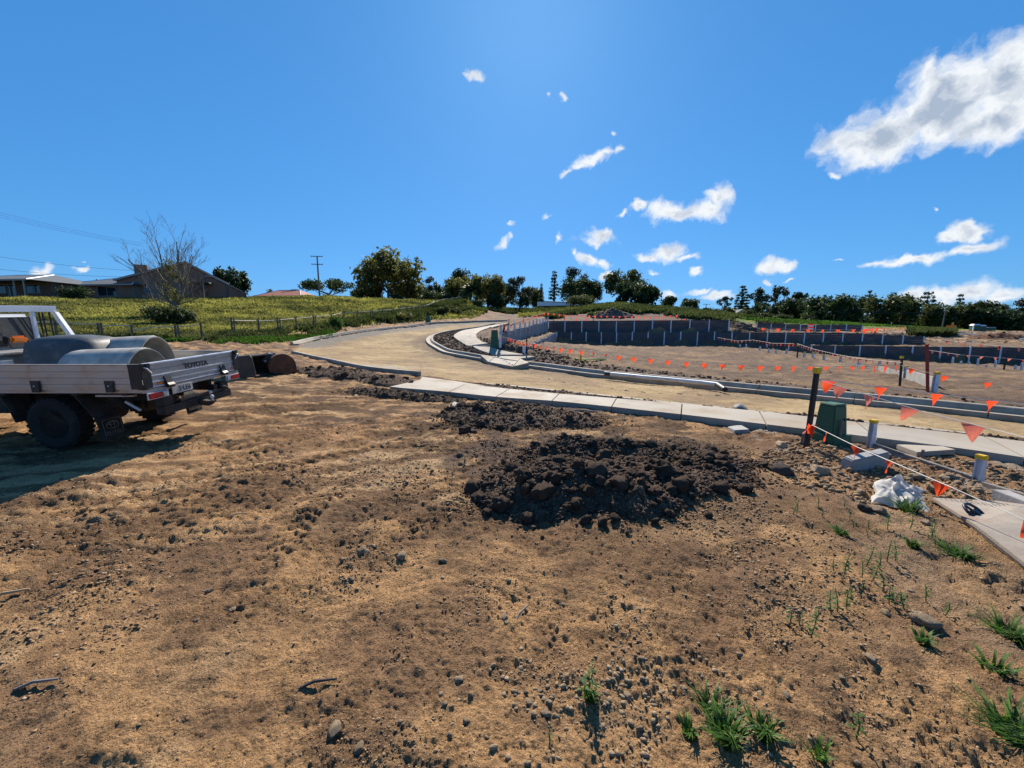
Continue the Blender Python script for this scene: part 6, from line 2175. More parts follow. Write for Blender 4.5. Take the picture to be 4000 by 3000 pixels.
def tree(label, u, vb, vt, wpx, D, leaf='leaf_dark', kind='round', group=None, seed=0, trunk=.3, dens=1.0, name=None, lean=0.0, base_z=None, bark='bark'):
    """A tree whose foot shows at photo pixel (u, vb), top at vt, wpx wide, D metres away."""
    p = W(u, vb, D)
    z0 = gh1(p.x, p.y)
    top = W(u, vt, D).z
    H = max(1.2, top - z0)
    w = wpx * PXM(D) / 2
    rnd = random.Random(seed * 31 + int(u))
    names = {'round': 'broadleaf_tree', 'umbrella': 'umbrella_tree', 'gum': 'gum_tree', 'pine': 'hoop_pine', 'cypress': 'cypress_tree', 'shrub': 'shrub', 'low': 'spreading_tree'}
    root = thing(name or names[kind], label, 'shrub' if kind == 'shrub' else 'tree', (p.x, p.y, z0), group=group)
    lobes = []
    if kind == 'round':
        ch = H * (1 - trunk)
        cz = z0 * 0 + H - ch * .5
        lobes.append(((0, 0, cz), (w * .72, w * .72, ch * .47)))
        for i in range(20):
            a, e = rnd.uniform(0, 6.28), rnd.uniform(-1.1 if trunk < .2 else -.6, 1.0)
            r = rnd.uniform(.5, .74)
            s = rnd.uniform(.22, .38)
            lobes.append(((math.cos(a) * w * r, math.sin(a) * w * r, cz + math.sin(e) * ch * (.34 if e > 0 else .62)), (w * s, w * s, ch * s * .72)))
    elif kind == 'umbrella':
        ch = H * .42
        for i in range(13):
            a, r = rnd.uniform(0, 6.28), math.sqrt(rnd.random()) * .8
            s = rnd.uniform(.22, .36)
            lobes.append(((math.cos(a) * w * r, math.sin(a) * w * r, H - ch * (.45 + .45 * r * r) + rnd.uniform(-.1, .1) * ch), (w * s, w * s, ch * rnd.uniform(.28, .42))))
    elif kind == 'low':
        for i in range(12):
            a, r = rnd.uniform(0, 6.28), math.sqrt(rnd.random()) * .75
            s = rnd.uniform(.25, .38)
            lobes.append(((math.cos(a) * w * r, math.sin(a) * w * r, H * (.62 - .3 * r * r)), (w * s, w * s, H * rnd.uniform(.25, .36))))
    elif kind == 'gum':
        for i in range(15):
            a, r = rnd.uniform(0, 6.28), rnd.uniform(.1, .78)
            h = rnd.uniform(.26, .93)
            s = rnd.uniform(.22, .38)
            lobes.append(((math.cos(a) * w * r, math.sin(a) * w * r, H * h), (w * s, w * s, H * rnd.uniform(.07, .13))))
        lobes.append(((0, 0, H * .9), (w * .4, w * .4, H * .1)))
    elif kind == 'pine':
        k = 9
        for i in range(k):
            h = .28 + .68 * i / (k - 1)
            rw = w * (1 - .62 * (i / (k - 1)) ** 1.4) * rnd.uniform(.8, 1.05)
            m = 5
            a0 = rnd.uniform(0, 6)
            for j in range(m):
                a = a0 + j * 6.28 / m
                lobes.append(((math.cos(a) * rw * .68, math.sin(a) * rw * .68, H * h + .02 * H), (rw * .30, rw * .30, H * .035)))
            lobes.append(((0, 0, H * h), (rw * .3, rw * .3, H * .04)))
    elif kind == 'cypress':
        for i in range(6):
            h = (i + .5) / 6
            lobes.append(((0, 0, H * (.08 + .85 * h)), (w * (1 - .75 * h) * .9, w * (1 - .75 * h) * .9, H * .12)))
    else:
        for i in range(7):
            a, r = rnd.uniform(0, 6.28), rnd.uniform(.1, .6)
            s = rnd.uniform(.35, .55)
            lobes.append(((math.cos(a) * w * r, math.sin(a) * w * r, H * rnd.uniform(.3, .62)), (w * s, w * s, H * rnd.uniform(.28, .4))))
    area = sum(l[1][0] * l[1][2] for l in lobes)
    size = max(.11, 1.45 * PXM(D) * 3.9 * .5)
    if D < 60:
        size = max(.07, size * .8)
    size = max(size, math.sqrt(dens * 8.5 * area / (5200 * .9)))
    n = int(min(5200, max(700, dens * 8.5 * area / (size * size * .9))))
    leaf_cloud('crown', lobes, n, size, M[leaf], root, seed + int(u))
    mb = MB()
    th = H * (trunk + .1) if kind in ('round', 'gum') else H * (.5 if kind == 'umbrella' else .35)
    if kind in ('pine', 'cypress'):
        th = H * .92
    r0 = max(.10, H * .028)
    fork = Vector((lean * H, 0, th))
    mb.tube([(0, 0, -.3), (lean * H * .4, 0, th * .5), fork], [r0 * 1.25, r0 * .95, r0 * (.7 if kind not in ('pine', 'cypress') else .25)], 7)
    if kind in ('round', 'gum', 'umbrella', 'low'):
        for l in lobes[:12]:
            c = Vector(l[0])
            st = fork * rnd.uniform(.7, 1.0)
            mid_ = st.lerp(c, .5) + Vector((0, 0, -.06 * H if kind == 'umbrella' else .03 * H))
            mb.tube([st, mid_, c], [r0 * .5, r0 * .33, r0 * .12], 5)
    mb.build('trunk', M[bark], root, smooth=True)
    return root


TREES = [
    # label, u, base v, top v, width px, D, leaf, kind, extra
    ('large spreading golden-green tree on the hill crest, widest of its row', 1518, 1176, 988, 268, 92, 'leaf_olive', 'round', dict(trunk=.2, dens=.9)),
    ('dark flat-topped umbrella tree behind the power pole', 1282, 1166, 1082, 215, 104, 'leaf_dark', 'umbrella', {}),
    ('dark bushy tree under the skirts of the large golden-green tree', 1450, 1180, 1092, 120, 96, 'leaf_dark', 'round', dict(trunk=.1)),
    ('small feathery tree between the golden tree and the date palm', 1683, 1178, 1080, 82, 112, 'leaf_blue', 'gum', {}),
    ('dark low shrubby tree filling the gap beside the golden tree', 1690, 1182, 1128, 170, 104, 'leaf_dark', 'low', {}),
    ('olive shrubby growth at the foot of the golden tree', 1610, 1180, 1110, 90, 96, 'leaf_mid', 'shrub', {}),
    ('dark tall tree rising behind the yellowish trees', 1800, 1180, 1052, 98, 130, 'leaf_dark', 'round', {}),
    ('yellowish rounded tree behind the date palm', 1785, 1184, 1080, 130, 108, 'leaf_olive', 'round', dict(trunk=.2)),
    ('broad yellow-green tree on the far side of the date palm', 1905, 1196, 1070, 140, 100, 'leaf_olive', 'round', dict(trunk=.25)),
    ('dark undergrowth tree beneath the broad yellow-green tree', 1930, 1205, 1135, 110, 96, 'leaf_dark', 'shrub', {}),
    ('pale grey-green open tree above the end of the road', 2032, 1196, 1080, 115, 104, 'leaf_blue', 'gum', dict(dens=1.3)),
    ('dark shrub below the pale grey-green tree', 2040, 1200, 1130, 90, 104, 'leaf_dark', 'shrub', {}),
    ('narrow dark cypress next to the white roof', 2114, 1180, 1106, 42, 112, 'leaf_dark', 'cypress', {}),
    ('tall dark pine-like tree at the start of the central clump', 2164, 1180, 1062, 56, 118, 'leaf_dark', 'pine', {}),
    ('dark bulky tree in the middle of the central clump', 2262, 1185, 1082, 160, 110, 'leaf_dark', 'round', {}),
    ('high open gum crown topping the central clump', 2250, 1180, 1048, 100, 120, 'leaf_blue', 'gum', {}),
    ('dark tree at the far end of the central clump', 2318, 1188, 1092, 80, 112, 'leaf_dark', 'round', {}),
    ('low wide spreading shrub tree before the white-roofed house', 2272, 1200, 1148, 172, 88, 'leaf_mid', 'low', {}),
    ('tall leafy tree behind the densest dark tree', 2432, 1195, 1055, 168, 104, 'leaf_mid', 'round', dict(dens=.8)),
    ('densest dark dome-shaped tree above the dark walls', 2490, 1205, 1095, 185, 92, 'leaf_dark', 'round', dict(trunk=.08, dens=1.4)),
    ('small dark round tree just past the dense dome-shaped tree', 2608, 1206, 1155, 72, 108, 'leaf_dark', 'round', {}),
    ('small olive round tree standing alone on the skyline', 2697, 1212, 1164, 76, 120, 'leaf_mid', 'round', {}),
    ('lowest little bush on the skyline next to the lone olive tree', 2762, 1214, 1190, 66, 120, 'leaf_dark', 'shrub', {}),
    ('small open tree at the start of the long far treeline', 2828, 1225, 1160, 70, 150, 'leaf_blue', 'gum', {}),
    ('tall dark hoop pine near the start of the far treeline', 2893, 1235, 1120, 72, 150, 'leaf_dark', 'pine', dict(dens=1.5)),
    ('grey-green gum behind the tall hoop pine', 2960, 1235, 1128, 92, 165, 'leaf_blue', 'gum', dict(dens=1.5)),
    ('tallest grey gum of the far treeline, with airy crown', 3042, 1245, 1118, 96, 165, 'leaf_blue', 'gum', dict(dens=1.4)),
    ('dark gum beside the tallest grey gum', 3110, 1250, 1140, 84, 160, 'leaf_dark', 'gum', dict(dens=1.5)),
    ('dark low tree filling in under the gums', 2990, 1250, 1170, 120, 150, 'leaf_dark', 'round', dict(trunk=.1)),
    ('dark leafy tree under the tallest gum', 3085, 1252, 1165, 110, 150, 'leaf_dark', 'round', dict(trunk=.12)),
    ('huge dark rounded fig tree standing on the green field', 3235, 1272, 1152, 205, 125, 'leaf_dark', 'round', dict(trunk=.14, dens=1.3)),
    ('dark tree just behind the huge fig tree', 3170, 1262, 1158, 110, 140, 'leaf_dark', 'round', {}),
    ('slim dark pine poking above the treeline behind the fig', 3386, 1250, 1138, 44, 170, 'leaf_dark', 'pine', {}),
    ('dark tree between the slim pine and the fig', 3335, 1255, 1150, 90, 165, 'leaf_dark', 'round', {}),
    ('broad mid-green rounded tree on the field, past the fig', 3478, 1256, 1146, 168, 150, 'leaf_mid', 'round', dict(trunk=.14, dens=1.2)),
    ('dark tree crown just behind the broad mid-green tree', 3505, 1250, 1142, 90, 172, 'leaf_dark', 'round', {}),
    ('round dark shrub alone on the field under the power line', 3369, 1256, 1222, 42, 125, 'leaf_dark', 'shrub', {}),
    ('open-branched dark pine against the low clouds', 3612, 1256, 1143, 96, 165, 'leaf_dark', 'pine', {}),
    ('mid-green spreading tree before the open-branched pine', 3655, 1260, 1176, 120, 145, 'leaf_mid', 'round', dict(trunk=.16)),
    ('small rounded pine crown standing clear against the clouds', 3738, 1256, 1152, 54, 170, 'leaf_dark', 'pine', {}),
    ('dark green tree under the small rounded pine', 3735, 1262, 1180, 110, 145, 'leaf_mid', 'round', dict(trunk=.16)),
    ('wide dark tree behind the leaning power pole', 3800, 1264, 1186, 110, 145, 'leaf_dark', 'round', dict(trunk=.12)),
    ('brownish dome-topped tree at the far end of the field', 3848, 1268, 1166, 120, 150, 'leaf_mid', 'umbrella', dict(dens=1.4)),
    ('dark tree below the brownish dome-topped tree', 3870, 1268, 1200, 120, 140, 'leaf_dark', 'round', dict(trunk=.1)),
    ('large grey-brown tree cut by the picture edge', 3985, 1270, 1166, 130, 140, 'leaf_blue', 'gum', dict(dens=1.8)),
    ('dark scrubby tree low at the field end', 3945, 1270, 1205, 110, 135, 'leaf_dark', 'round', dict(trunk=.1)),
    ('dark rounded tree behind the brick gable house', 905, 1150, 1045, 140, 84, 'leaf_dark', 'round', dict(trunk=.12, dens=1.2)),
]
for i, (lab, u, vb, vt, w, D, lf, kd, ex) in enumerate(TREES):
    tree(lab, u, vb, vt, w, D, lf, kd, seed=i + 1, **ex)
BUSH = ['second', 'third', 'fourth', 'fifth', 'first', 'last']
FARL = ['fourth', 'fifth', 'sixth', 'third', 'eighth', 'last', 'seventh', 'second', 'first']
for (u, vb, vt, w, D) in ((2850, 1236, 1200, 60, 110), (2915, 1246, 1205, 70, 105), (2985, 1250, 1218, 80, 100), (3055, 1262, 1225, 90, 95), (2790, 1232, 1205, 50, 110), (3130, 1255, 1222, 60, 100)):
    tree(BUSH.pop(0) + ' leafy bush in the row below the far gums', u, vb, vt, w, D, 'leaf_mid', 'shrub', group='bushes below the far gums', seed=int(u))
for (u, vb, vt, w, D) in ((3420, 1252, 1225, 80, 165), (3580, 1256, 1222, 110, 175), (3700, 1258, 1225, 100, 175), (3280, 1258, 1222, 110, 168), (4060, 1262, 1190, 150, 160), (4180, 1262, 1175, 160, 160), (3900, 1262, 1222, 100, 175), (3050, 1246, 1200, 110, 178), (2920, 1240, 1195, 110, 178)):
    tree(FARL.pop(0) + ' dark tree set far back in the treeline, counted along from the hoop pine', u, vb, vt, w, D, 'leaf_dark', 'round', group='trees filling the far treeline', seed=int(u), trunk=.1)

for i, (u, vt, w) in enumerate(((1425, 1118, 110), (1565, 1105, 110), (1650, 1112, 100), (1745, 1105, 110), (1865, 1098, 100), (1975, 1108, 110), (2085, 1120, 90))):
    tree(NTH[i] + ' in-between tree filling the gaps along the crest, counted from the golden tree', u, 1182, vt, w, 118, ('leaf_mid', 'leaf_dark')[i % 2], 'round', group='trees filling gaps on the crest', seed=900 + i, trunk=.1)

# grassy bank shrubs
for (u, vb, vt, w, D, lf, lab) in ((640, 1300, 1185, 170, 34, 'leaf_mid', 'scrubby bush with dry leaves at the foot of the bare tree'), (720, 1296, 1190, 110, 35, 'leaf_dark', 'dark bush joined to the dry-leaved one by the bare tree'),
                                   (295, 1166, 1114, 128, 51, 'leaf_dark', 'clipped dark hedge in front of the verandah house'), (1310, 1268, 1232, 70, 40, 'grass_green', 'bright green bush at the fence foot'),
                                   (1730, 1240, 1190, 90, 60, 'leaf_mid', 'green bush on the roadside bank near the distant cabinet'), (1790, 1245, 1200, 100, 62, 'leaf_mid', 'green bush on the bank above the dirt cut'),
                                   (1870, 1215, 1165, 90, 75, 'leaf_dark', 'dark bush at the fence end above the road'), (1580, 1258, 1210, 130, 52, 'leaf_olive', 'brown weedy bush along the fence')):
    tree(lab, u, vb, vt, w, D, lf, 'shrub', seed=int(u))


def date_palm(label, u, vb, vt, wpx, D, n=34, name='date_palm'):
    p = W(u, vb, D)
    z0 = gh1(p.x, p.y)
    H = W(u, vt, D).z - z0
    w = wpx * PXM(D) / 2
    root = thing(name, label, 'palm', (p.x, p.y, z0))
    th = H * .62
    MB().tube([(0, 0, -.2), (0, 0, th * .5), (0, 0, th)], [H * .06, H * .05, H * .045], 9).build('trunk', M['bark'], root, smooth=True)
    vs, fs, tint = [], [], []
    for i in range(n):
        a = i * 2.399
        e = R(85 - 95 * (i / n))
        L = w * random.uniform(.95, 1.1)
        pts = []
        for k in range(7):
            t = k / 6
            r = L * t * math.cos(e) * (1 - .1 * t) + .05
            z = th + L * t * math.sin(e) - L * .55 * t * t
            pts.append(Vector((r * math.cos(a), r * math.sin(a), z)))
        side = Vector((-math.sin(a), math.cos(a), 0))
        for k in range(6):
            for s in (-1, 1):
                b = len(vs)
                q0, q1 = pts[k], pts[k + 1]
                wd = L * .16 * math.sin(math.pi * min(1, (k + .8) / 6.6))
                vs += [q0, q1, q1 + side * s * wd * .8 + Vector((0, 0, -wd * .45)), q0 + side * s * wd + Vector((0, 0, -wd * .5))]
                fs.append((b, b + 1, b + 2, b + 3))
                tint.append(random.random() * .8)
    link(bpy.data.objects.new('fronds', fast_mesh('fronds', np.array(vs), np.array(fs), M['leaf_mid'], np.array(tint))), root)


date_palm('big date palm with a round head of arching fronds by the road end', 1838, 1200, 1098, 128, 98, 44)
date_palm('small palm head above the red roof', 1058, 1160, 1108, 54, 82, 15, 'small_palm')

# the bare tree on the bank
bt = W(690, 1205, 40)
z0 = gh1(bt.x, bt.y)
bare = thing('bare_tree', 'leafless grey tree on the grass bank with one green ivy-clad stem', 'tree', (bt.x, bt.y, z0))
branches = MB()
rr_ = random.Random(4)


def grow(p, d, L, r, lev):
    q = p
    pts, rad_ = [p], [r]
    n = 4
    for k in range(n):
        d = (d + Vector((rr_.uniform(-.10, .10), rr_.uniform(-.10, .10), .035))).normalized()
        q = q + d * L / n
        pts.append(q)
        rad_.append(max(.006, r * (1 - .6 * (k + 1) / n)))
    branches.tube(pts, rad_, 6 if lev < 2 else (4 if lev < 3 else 3), caps=False)
    if lev >= 5 or L < .3:
        return
    m = (7, 7, 6, 4, 3)[lev - 1] if lev else 0
    for k in range(m):
        t = .22 + .76 * (k + rr_.random()) / m
        i = min(n - 1, int(t * n))
        at = pts[i].lerp(pts[i + 1], t * n - i)
        sd = Vector((rr_.uniform(-1, 1), rr_.uniform(-.8, .8), rr_.uniform(-.2, .5))).normalized()
        nd = (d * 1.0 + sd * rr_.uniform(.5, .8)).normalized()
        grow(at, nd, L * rr_.uniform(.34, .55) * (1.15 - .4 * t), max(.007, r * .42 * (1 - .5 * t)), lev + 1)


SCL = PXM(40)
branches.tube([(0, 0, -.3), (.05, 0, .5), (-.05, 0, 1.3)], [.36, .30, .26], 8)
for (dx, dz, L, r) in ((-.62, .80, 5.4, .12), (-.40, .95, 7.2, .13), (-.24, 1.0, 7.6, .13), (.62, .8, 5.4, .10), (.42, .9, 5.8, .10), (-.9, .45, 4.4, .08), (.85, .5, 3.6, .08), (.12, 1.0, 5.6, .11), (-.98, .2, 3.4, .07), (.97, .22, 3.0, .07), (-.75, .65, 4.8, .08)):
    grow(Vector((rr_.uniform(-.2, .2), rr_.uniform(-.2, .2), .9 + rr_.uniform(0, .6))), Vector((dx, rr_.uniform(-.35, .35), dz)).normalized(), L, r, 2)
branches.build('trunk', M['bark_grey'], bare, smooth=True)
k = PXM(40)
leaf_cloud('ivy', [((-.35, 0, 4.4), (1.1, .9, 1.4)), ((.1, 0, 3.2), (1.6, 1.2, 1.3)), ((-.5, .1, 5.3), (.7, .6, .8)), ((.2, 0, 2.0), (1.7, 1.2, 1.0)), ((.6, 0, 3.4), (1.0, .9, 1.1))], 2600, .085, M['leaf_olive'], bare, 77, .3)

# ------------------------------------------------------------------ houses


def roof_prism(mb, ridge, eaves):
    pass


def house_axes(u, v, D, rz):
    p = W(u, v, D)
    z = gh1(p.x, p.y)
    return (p.x, p.y, z)


def window(parent, x0, x1, y, z0, z1, bars=1, mt='glass'):
    f = MB()
    t = .06
    f.box(x0 - t, x1 + t, y - .05, y - .004, z0 - t, z0)
    f.box(x0 - t, x1 + t, y - .05, y - .004, z1, z1 + t)
    f.box(x0 - t, x0, y - .05, y - .004, z0, z1)
    f.box(x1, x1 + t, y - .05, y - .004, z0, z1)
    for k in range(bars):
        x = x0 + (x1 - x0) * (k + 1) / (bars + 1)
        f.box(x - .025, x + .025, y - .045, y - .022, z0, z1)
    w = f.build('window', M['fascia'], parent)
    MB().box(x0, x1, y - .02, y - .008, z0, z1).build('pane', M[mt], w)
    return w


# house with hip roof and hedge (front faces the site, local -y)
def hip_house(label, u, vb, D, rz, L, Dp, wall_h, roof_h, wallm, roofm, over=.6, wins=(), posts=(), verandah=0.0, ridge=.35):
    loc = house_axes(u, vb, D, rz)
    root = thing('brick_house', label, 'house', loc, (0, 0, rz))
    MB().box(-L / 2, L / 2, 0, Dp, -.8, wall_h).build('wall', M[wallm], root)
    e = over
    y0 = -e - verandah
    rb = MB()
    rl = L * ridge / 2
    zE = wall_h + .02
    v = [(-L / 2 - e, y0, zE), (L / 2 + e, y0, zE), (L / 2 + e, Dp + e, zE), (-L / 2 - e, Dp + e, zE), (-rl, Dp / 2, wall_h + roof_h), (rl, Dp / 2, wall_h + roof_h),
         (-L / 2 - e, y0, zE - .02), (L / 2 + e, y0, zE - .02), (L / 2 + e, Dp + e, zE - .02), (-L / 2 - e, Dp + e, zE - .02)]
    rb.add(v, ((0, 1, 5, 4), (1, 2, 5), (2, 3, 4, 5), (3, 0, 4), (9, 8, 7, 6), (0, 6, 7, 1), (1, 7, 8, 2), (2, 8, 9, 3), (3, 9, 6, 0)))
    rf = rb.build('roof', M[roofm], root)
    MB().tube([(-rl, Dp / 2, wall_h + roof_h), (rl, Dp / 2, wall_h + roof_h)], .09, 6).build('ridge_cap', M['galv'], rf)
    for s in (-1, 1):
        MB().tube([(s * rl, Dp / 2, wall_h + roof_h), (s * (L / 2 + e), y0, zE)], .08, 6).build('hip_cap', M['galv'], rf)
    MB().box(-L / 2 - e - .05, L / 2 + e + .05, y0 - .06, y0 - .003, zE - .17, zE + .03).build('gutter', M['fascia'], rf)
    for (x0, x1, z0_, z1_, b) in wins:
        window(root, x0, x1, 0, z0_, z1_, b)
    for x in posts:
        MB().box(x - .06, x + .06, y0 + .08, y0 + .20, -.6, wall_h - .01).build('post', M['fascia'], root)
    if verandah:
        MB().box(-L / 2 - .2, L / 2 + .2, y0 + .02, -.005, -.8, .04).build('verandah_floor', M['concrete_grey'], root)
    return root


h1 = hip_house('long verandah house with grey roof, cut off by the picture edge', 8, 1160, 54, R(-4), 15.5, 8, 2.35, 1.55, 'wall_dark', 'roof_grey', .5, ((-6.5, -4.5, .9, 2.0, 1), (-1.5, .8, .9, 2.0, 1), (1.2, 2.1, .1, 2.0, 0), (4.0, 6.0, .9, 2.0, 1)), (-6.6, -2.4, 1.55, 6.2, 7.6), 2.4, .4)
h2 = hip_house('low brown house with grey hip roof behind the hedge', 392, 1166, 57, R(-6), 11.5, 9.5, 2.25, 1.75, 'brick', 'roof_grey', .7, ((-.2, 2.8, .7, 2.0, 1), (-4.3, -2.6, .2, 2.0, 1)), (-5.2, -3.2), 0.0, .18)
MB().tube([(-5.4, 4, 2.6), (-5.4, 4, 3.7)], .07, 6).build('flue', M['black'], h2)


def gable_house(label, u, vb, D, rz, outline, depth, wallm, roofm, name='brick_house', over=.35, thick=.14):
    """outline: wall front as (x, z) points: foot, eave, apex, eave, foot; extruded back."""
    loc = house_axes(u, vb, D, rz)
    root = thing(name, label, 'house', loc, (0, 0, rz))
    MB().prism(outline, 'y', 0, depth).build('wall', M[wallm], root)
    (xl, zl), (xa, za), (xr, zr) = outline[1], outline[2], outline[3]
    for (x0, z0_), (x1, z1_) in (((xl, zl), (xa, za)), ((xa, za), (xr, zr))):
        d = Vector((x1 - x0, z1_ - z0_)).normalized()
        n = Vector((-d.y, d.x)) if d.x > 0 else Vector((d.y, -d.x))
        o0 = (x0 - d.x * (over if x0 == xl else 0), z0_ - d.y * (over if x0 == xl else 0))
        o1 = (x1 + d.x * (over if x1 == xr else 0), z1_ + d.y * (over if x1 == xr else 0))
        k = .006
        poly = [(o0[0] + n.x * k, o0[1] + n.y * k), (o1[0] + n.x * k, o1[1] + n.y * k), (o1[0] + n.x * thick, o1[1] + n.y * thick), (o0[0] + n.x * thick, o0[1] + n.y * thick)]
        rf = MB().prism(poly, 'y', -over, depth + over).build('roof', M[roofm], root)
        b = [(o0[0] - n.x * .10, o0[1] - n.y * .10), (o1[0] - n.x * .10, o1[1] - n.y * .10), (o1[0] + n.x * (thick + .02), o1[1] + n.y * (thick + .02)), (o0[0] + n.x * (thick + .02), o0[1] + n.y * (thick + .02))]
        MB().prism(b, 'y', -over - .06, -over - .003).build('barge_board', M['fascia'], rf)
    return root


m_ = PXM(60)
h3 = gable_house('brown brick gable house behind the bare tree with carport and chimney', 735, 1172, 60, R(30), [(-9.6, -.6), (-9.6, 2.6), (0.2, 5.75), (6.0, 3.0), (6.0, -.6)], 9, 'brick', 'roof_brown')
h3.scale = (.82, 1, 1)
MB().box(-7.3, -5.5, .6, 1.5, 3.0, 5.05).build('chimney', M['brick'], h3)
gx0 = 3.6
MB().prism([(3.4, -.6), (3.4, 3.55), (4.1, 3.55), (9.3, 1.25), (9.3, -.6)], 'y', -1.4, -.005).build('side_wing', M['brick'], h3)
rw_ = MB().prism([(3.2, 3.57), (4.15, 3.60), (9.8, 1.08), (9.8, 1.22), (4.2, 3.76), (3.2, 3.72)], 'y', -1.8, .2).build('wing_roof', M['fascia'], h3)
MB().box(6.2, 6.6, -1.43, -1.402, 0, 2.35).build('wing_window', M['glass'], h3)
cp = MB().hexa([(-.2, -5.0, 2.35), (4.2, -5.0, 2.35), (4.2, -1.41, 2.35), (-.2, -1.41, 2.35)], [(-.2, -5.0, 2.43), (4.2, -5.0, 2.43), (4.2, -1.41, 2.75), (-.2, -1.41, 2.75)]).build('carport_roof', M['roof_grey'], h3)
MB().box(3.3, 3.42, -4.95, -4.83, -.6, 2.345).build('post', M['fascia'], h3)
MB().box(.0, .12, -4.95, -4.83, -.6, 2.345).build('post', M['fascia'], h3)
window(h3, -6.0, -4.2, 0, .8, 2.0, 1)
h4 = hip_house('red-roofed house low behind the hill crest, with red and black cladding', 1088, 1178, 78, R(-7), 9.5, 7, 1.35, 1.55, 'wall_dark', 'roof_red', .5, (), (), 0, .5)
MB().box(-2.6, -.6, -.03, -.003, -.2, 1.28).build('red_panel', M['wall_red'], h4)
h5 = gable_house('small grey weatherboard gable roof just showing over the crest', 1378, 1172, 92, R(6), [(-3.0, -.8), (-3.0, .65), (.1, 2.0), (3.3, .7), (3.3, -.8)], 8, 'wall_grey', 'roof_brown', 'cottage')
h6 = gable_house('long white-roofed building between the cypress and the wide shrub', 2205, 1186, 104, 0, [(-7.0, -1), (-7.0, .7), (-5.0, 1.9), (8.6, 1.2), (8.6, -1)], 6, 'wall_dark', 'roof_white', 'long_house')
MB().prism([(-7.4, .62), (8.9, .9), (8.9, 1.05), (-7.4, 1.75)], 'y', -1.6, -.41).build('roof', M['roof_white'], h6)
h7 = gable_house('little grey shed roof before the hoop pine', 2912, 1228, 122, R(8), [(-4.0, -1), (-4.0, 1.2), (-1.2, 2.6), (2.2, 1.3), (2.2, -1)], 5, 'wall_grey', 'roof_grey', 'shed')

# ------------------------------------------------------------------ fence along the bank
fp = [(225, 1325), (390, 1322), (520, 1325), (690, 1326), (790, 1324), (909, 1309), (1013, 1304), (1088, 1299), (1159, 1291), (1228, 1283), (1297, 1272), (1342, 1260), (1398, 1256), (1450, 1250), (1497, 1246), (1533, 1240), (1564, 1236), (1588, 1232), (1607, 1229), (1626, 1226), (1637, 1224), (1656, 1222), (1665, 1220), (1684, 1212), (1700, 1203), (1726, 1197), (1748, 1192), (1775, 1187), (1800, 1182), (1825, 1180), (1850, 1178)]
fpos = []
for u, v in fp:
    q = spot(u, v)
    fpos.append(q)
f0 = fpos[4]
fence = thing('boundary_fence', 'old pipe-railed boundary fence with paired posts along the grass bank', 'fence', fpos[5])
fence2 = thing('boundary_fence', 'sagging broken stretch of pipe fence before the bare tree', 'fence', fpos[0])
for i, q in enumerate(fpos):
    par = fence2 if i < 5 else fence
    o = Vector(par.location)
    h = 1.18 if i >= 5 else (1.15, 1.0, .9, 1.0, 1.05)[i]
    tw = .10 if i % 2 and i < 20 else 0
    MB().box(q.x - o.x - .045, q.x - o.x + .045, q.y - o.y - .045, q.y - o.y + .045, q.z - o.z - .3, q.z - o.z + h + random.uniform(0, .18)).build('post', M['fence_post'], par)
    if tw:
        MB().box(q.x - o.x + .16, q.x - o.x + .23, q.y - o.y - .035, q.y - o.y + .035, q.z - o.z - .3, q.z - o.z + h + random.uniform(0, .1)).build('post', M['fence_post'], par)
    if i + 1 < len(fpos) and i != 4:
        q2 = fpos[i + 1]
        h2_ = 1.18 if i >= 5 else (1.15, 1.0, .9, 1.0, 1.05)[i + 1]
        dz = (0, -.12, -.3, .05, 0)[i] if i < 5 else random.uniform(-.06, .06)
        MB().tube([q - o + Vector((0, 0, h - .08 + (dz if i < 5 else 0))), q.lerp(q2, .5) - o + Vector((0, 0, (h + h2_) / 2 - .08 + random.uniform(-.04, .02))), q2 - o + Vector((0, 0, h2_ - .08))], .035, 6).build('rail', M['fence_rail'], par, smooth=True)
        for zz in (.35, .7):
            MB().tube([q - o + Vector((0, 0, zz)), q2 - o + Vector((0, 0, zz))], .006, 4).build('wire', M['fence_post'], par)
l0 = spot(60, 1345)
q2 = fpos[0]
o = Vector(fence2.location)
MB().tube([l0 - o + Vector((-3, 0, 1.1)), q2 - o + Vector((0, 0, 1.07))], .035, 6).build('rail', M['fence_rail'], fence2)


def power_pole(label, u, vb, vt, D, arms, lean=0.0, r=.16):
    p = W(u, vb, D)
    z = gh1(p.x, p.y)
    h = W(u, vt, D).z - z
    root = thing('power_pole', label, 'power pole', (p.x, p.y, z), (0, lean, .12))
    MB().tube([(0, 0, -.5), (0, 0, h * .5), (0, 0, h)], [r * 1.1, r, r * .75], 9).build('pole', M['timber_grey'], root, smooth=True)
    for (dz, w) in arms:
        a = MB().box(-w / 2, w / 2, -r - .1, -r * .7, h - dz - .07, h - dz + .07).build('cross_arm', M['timber_grey'], root)
        for k in (-.46, -.2, .2, .46):
            MB().lathe([(.05, 0), (.06, .12), (.03, .2), (0, .22)], 8, Matrix.Translation((k * w, -r * .85, h - dz + .072))).build('insulator', M['galv'], a)
    return root, Vector((p.x, p.y, z + h))


_, pt1 = power_pole('tall power pole with two cross arms on the grassy crest', 1249, 1162, 1004, 92, ((.15, 2.7), (1.95, 2.6)), r=.19)
_, pt2 = power_pole('small distant power pole between the red roof and the umbrella tree', 1155, 1166, 1130, 150, ((.2, 2.6),), r=.17)
_, pt3 = power_pole('power pole standing in the green field', 3676, 1284, 1212, 112, ((.3, 1.6),), lean=.07)
_, pt4 = power_pole('skyline power pole by the lone olive tree', 2757, 1213, 1187, 150, ((.2, 3.0),))


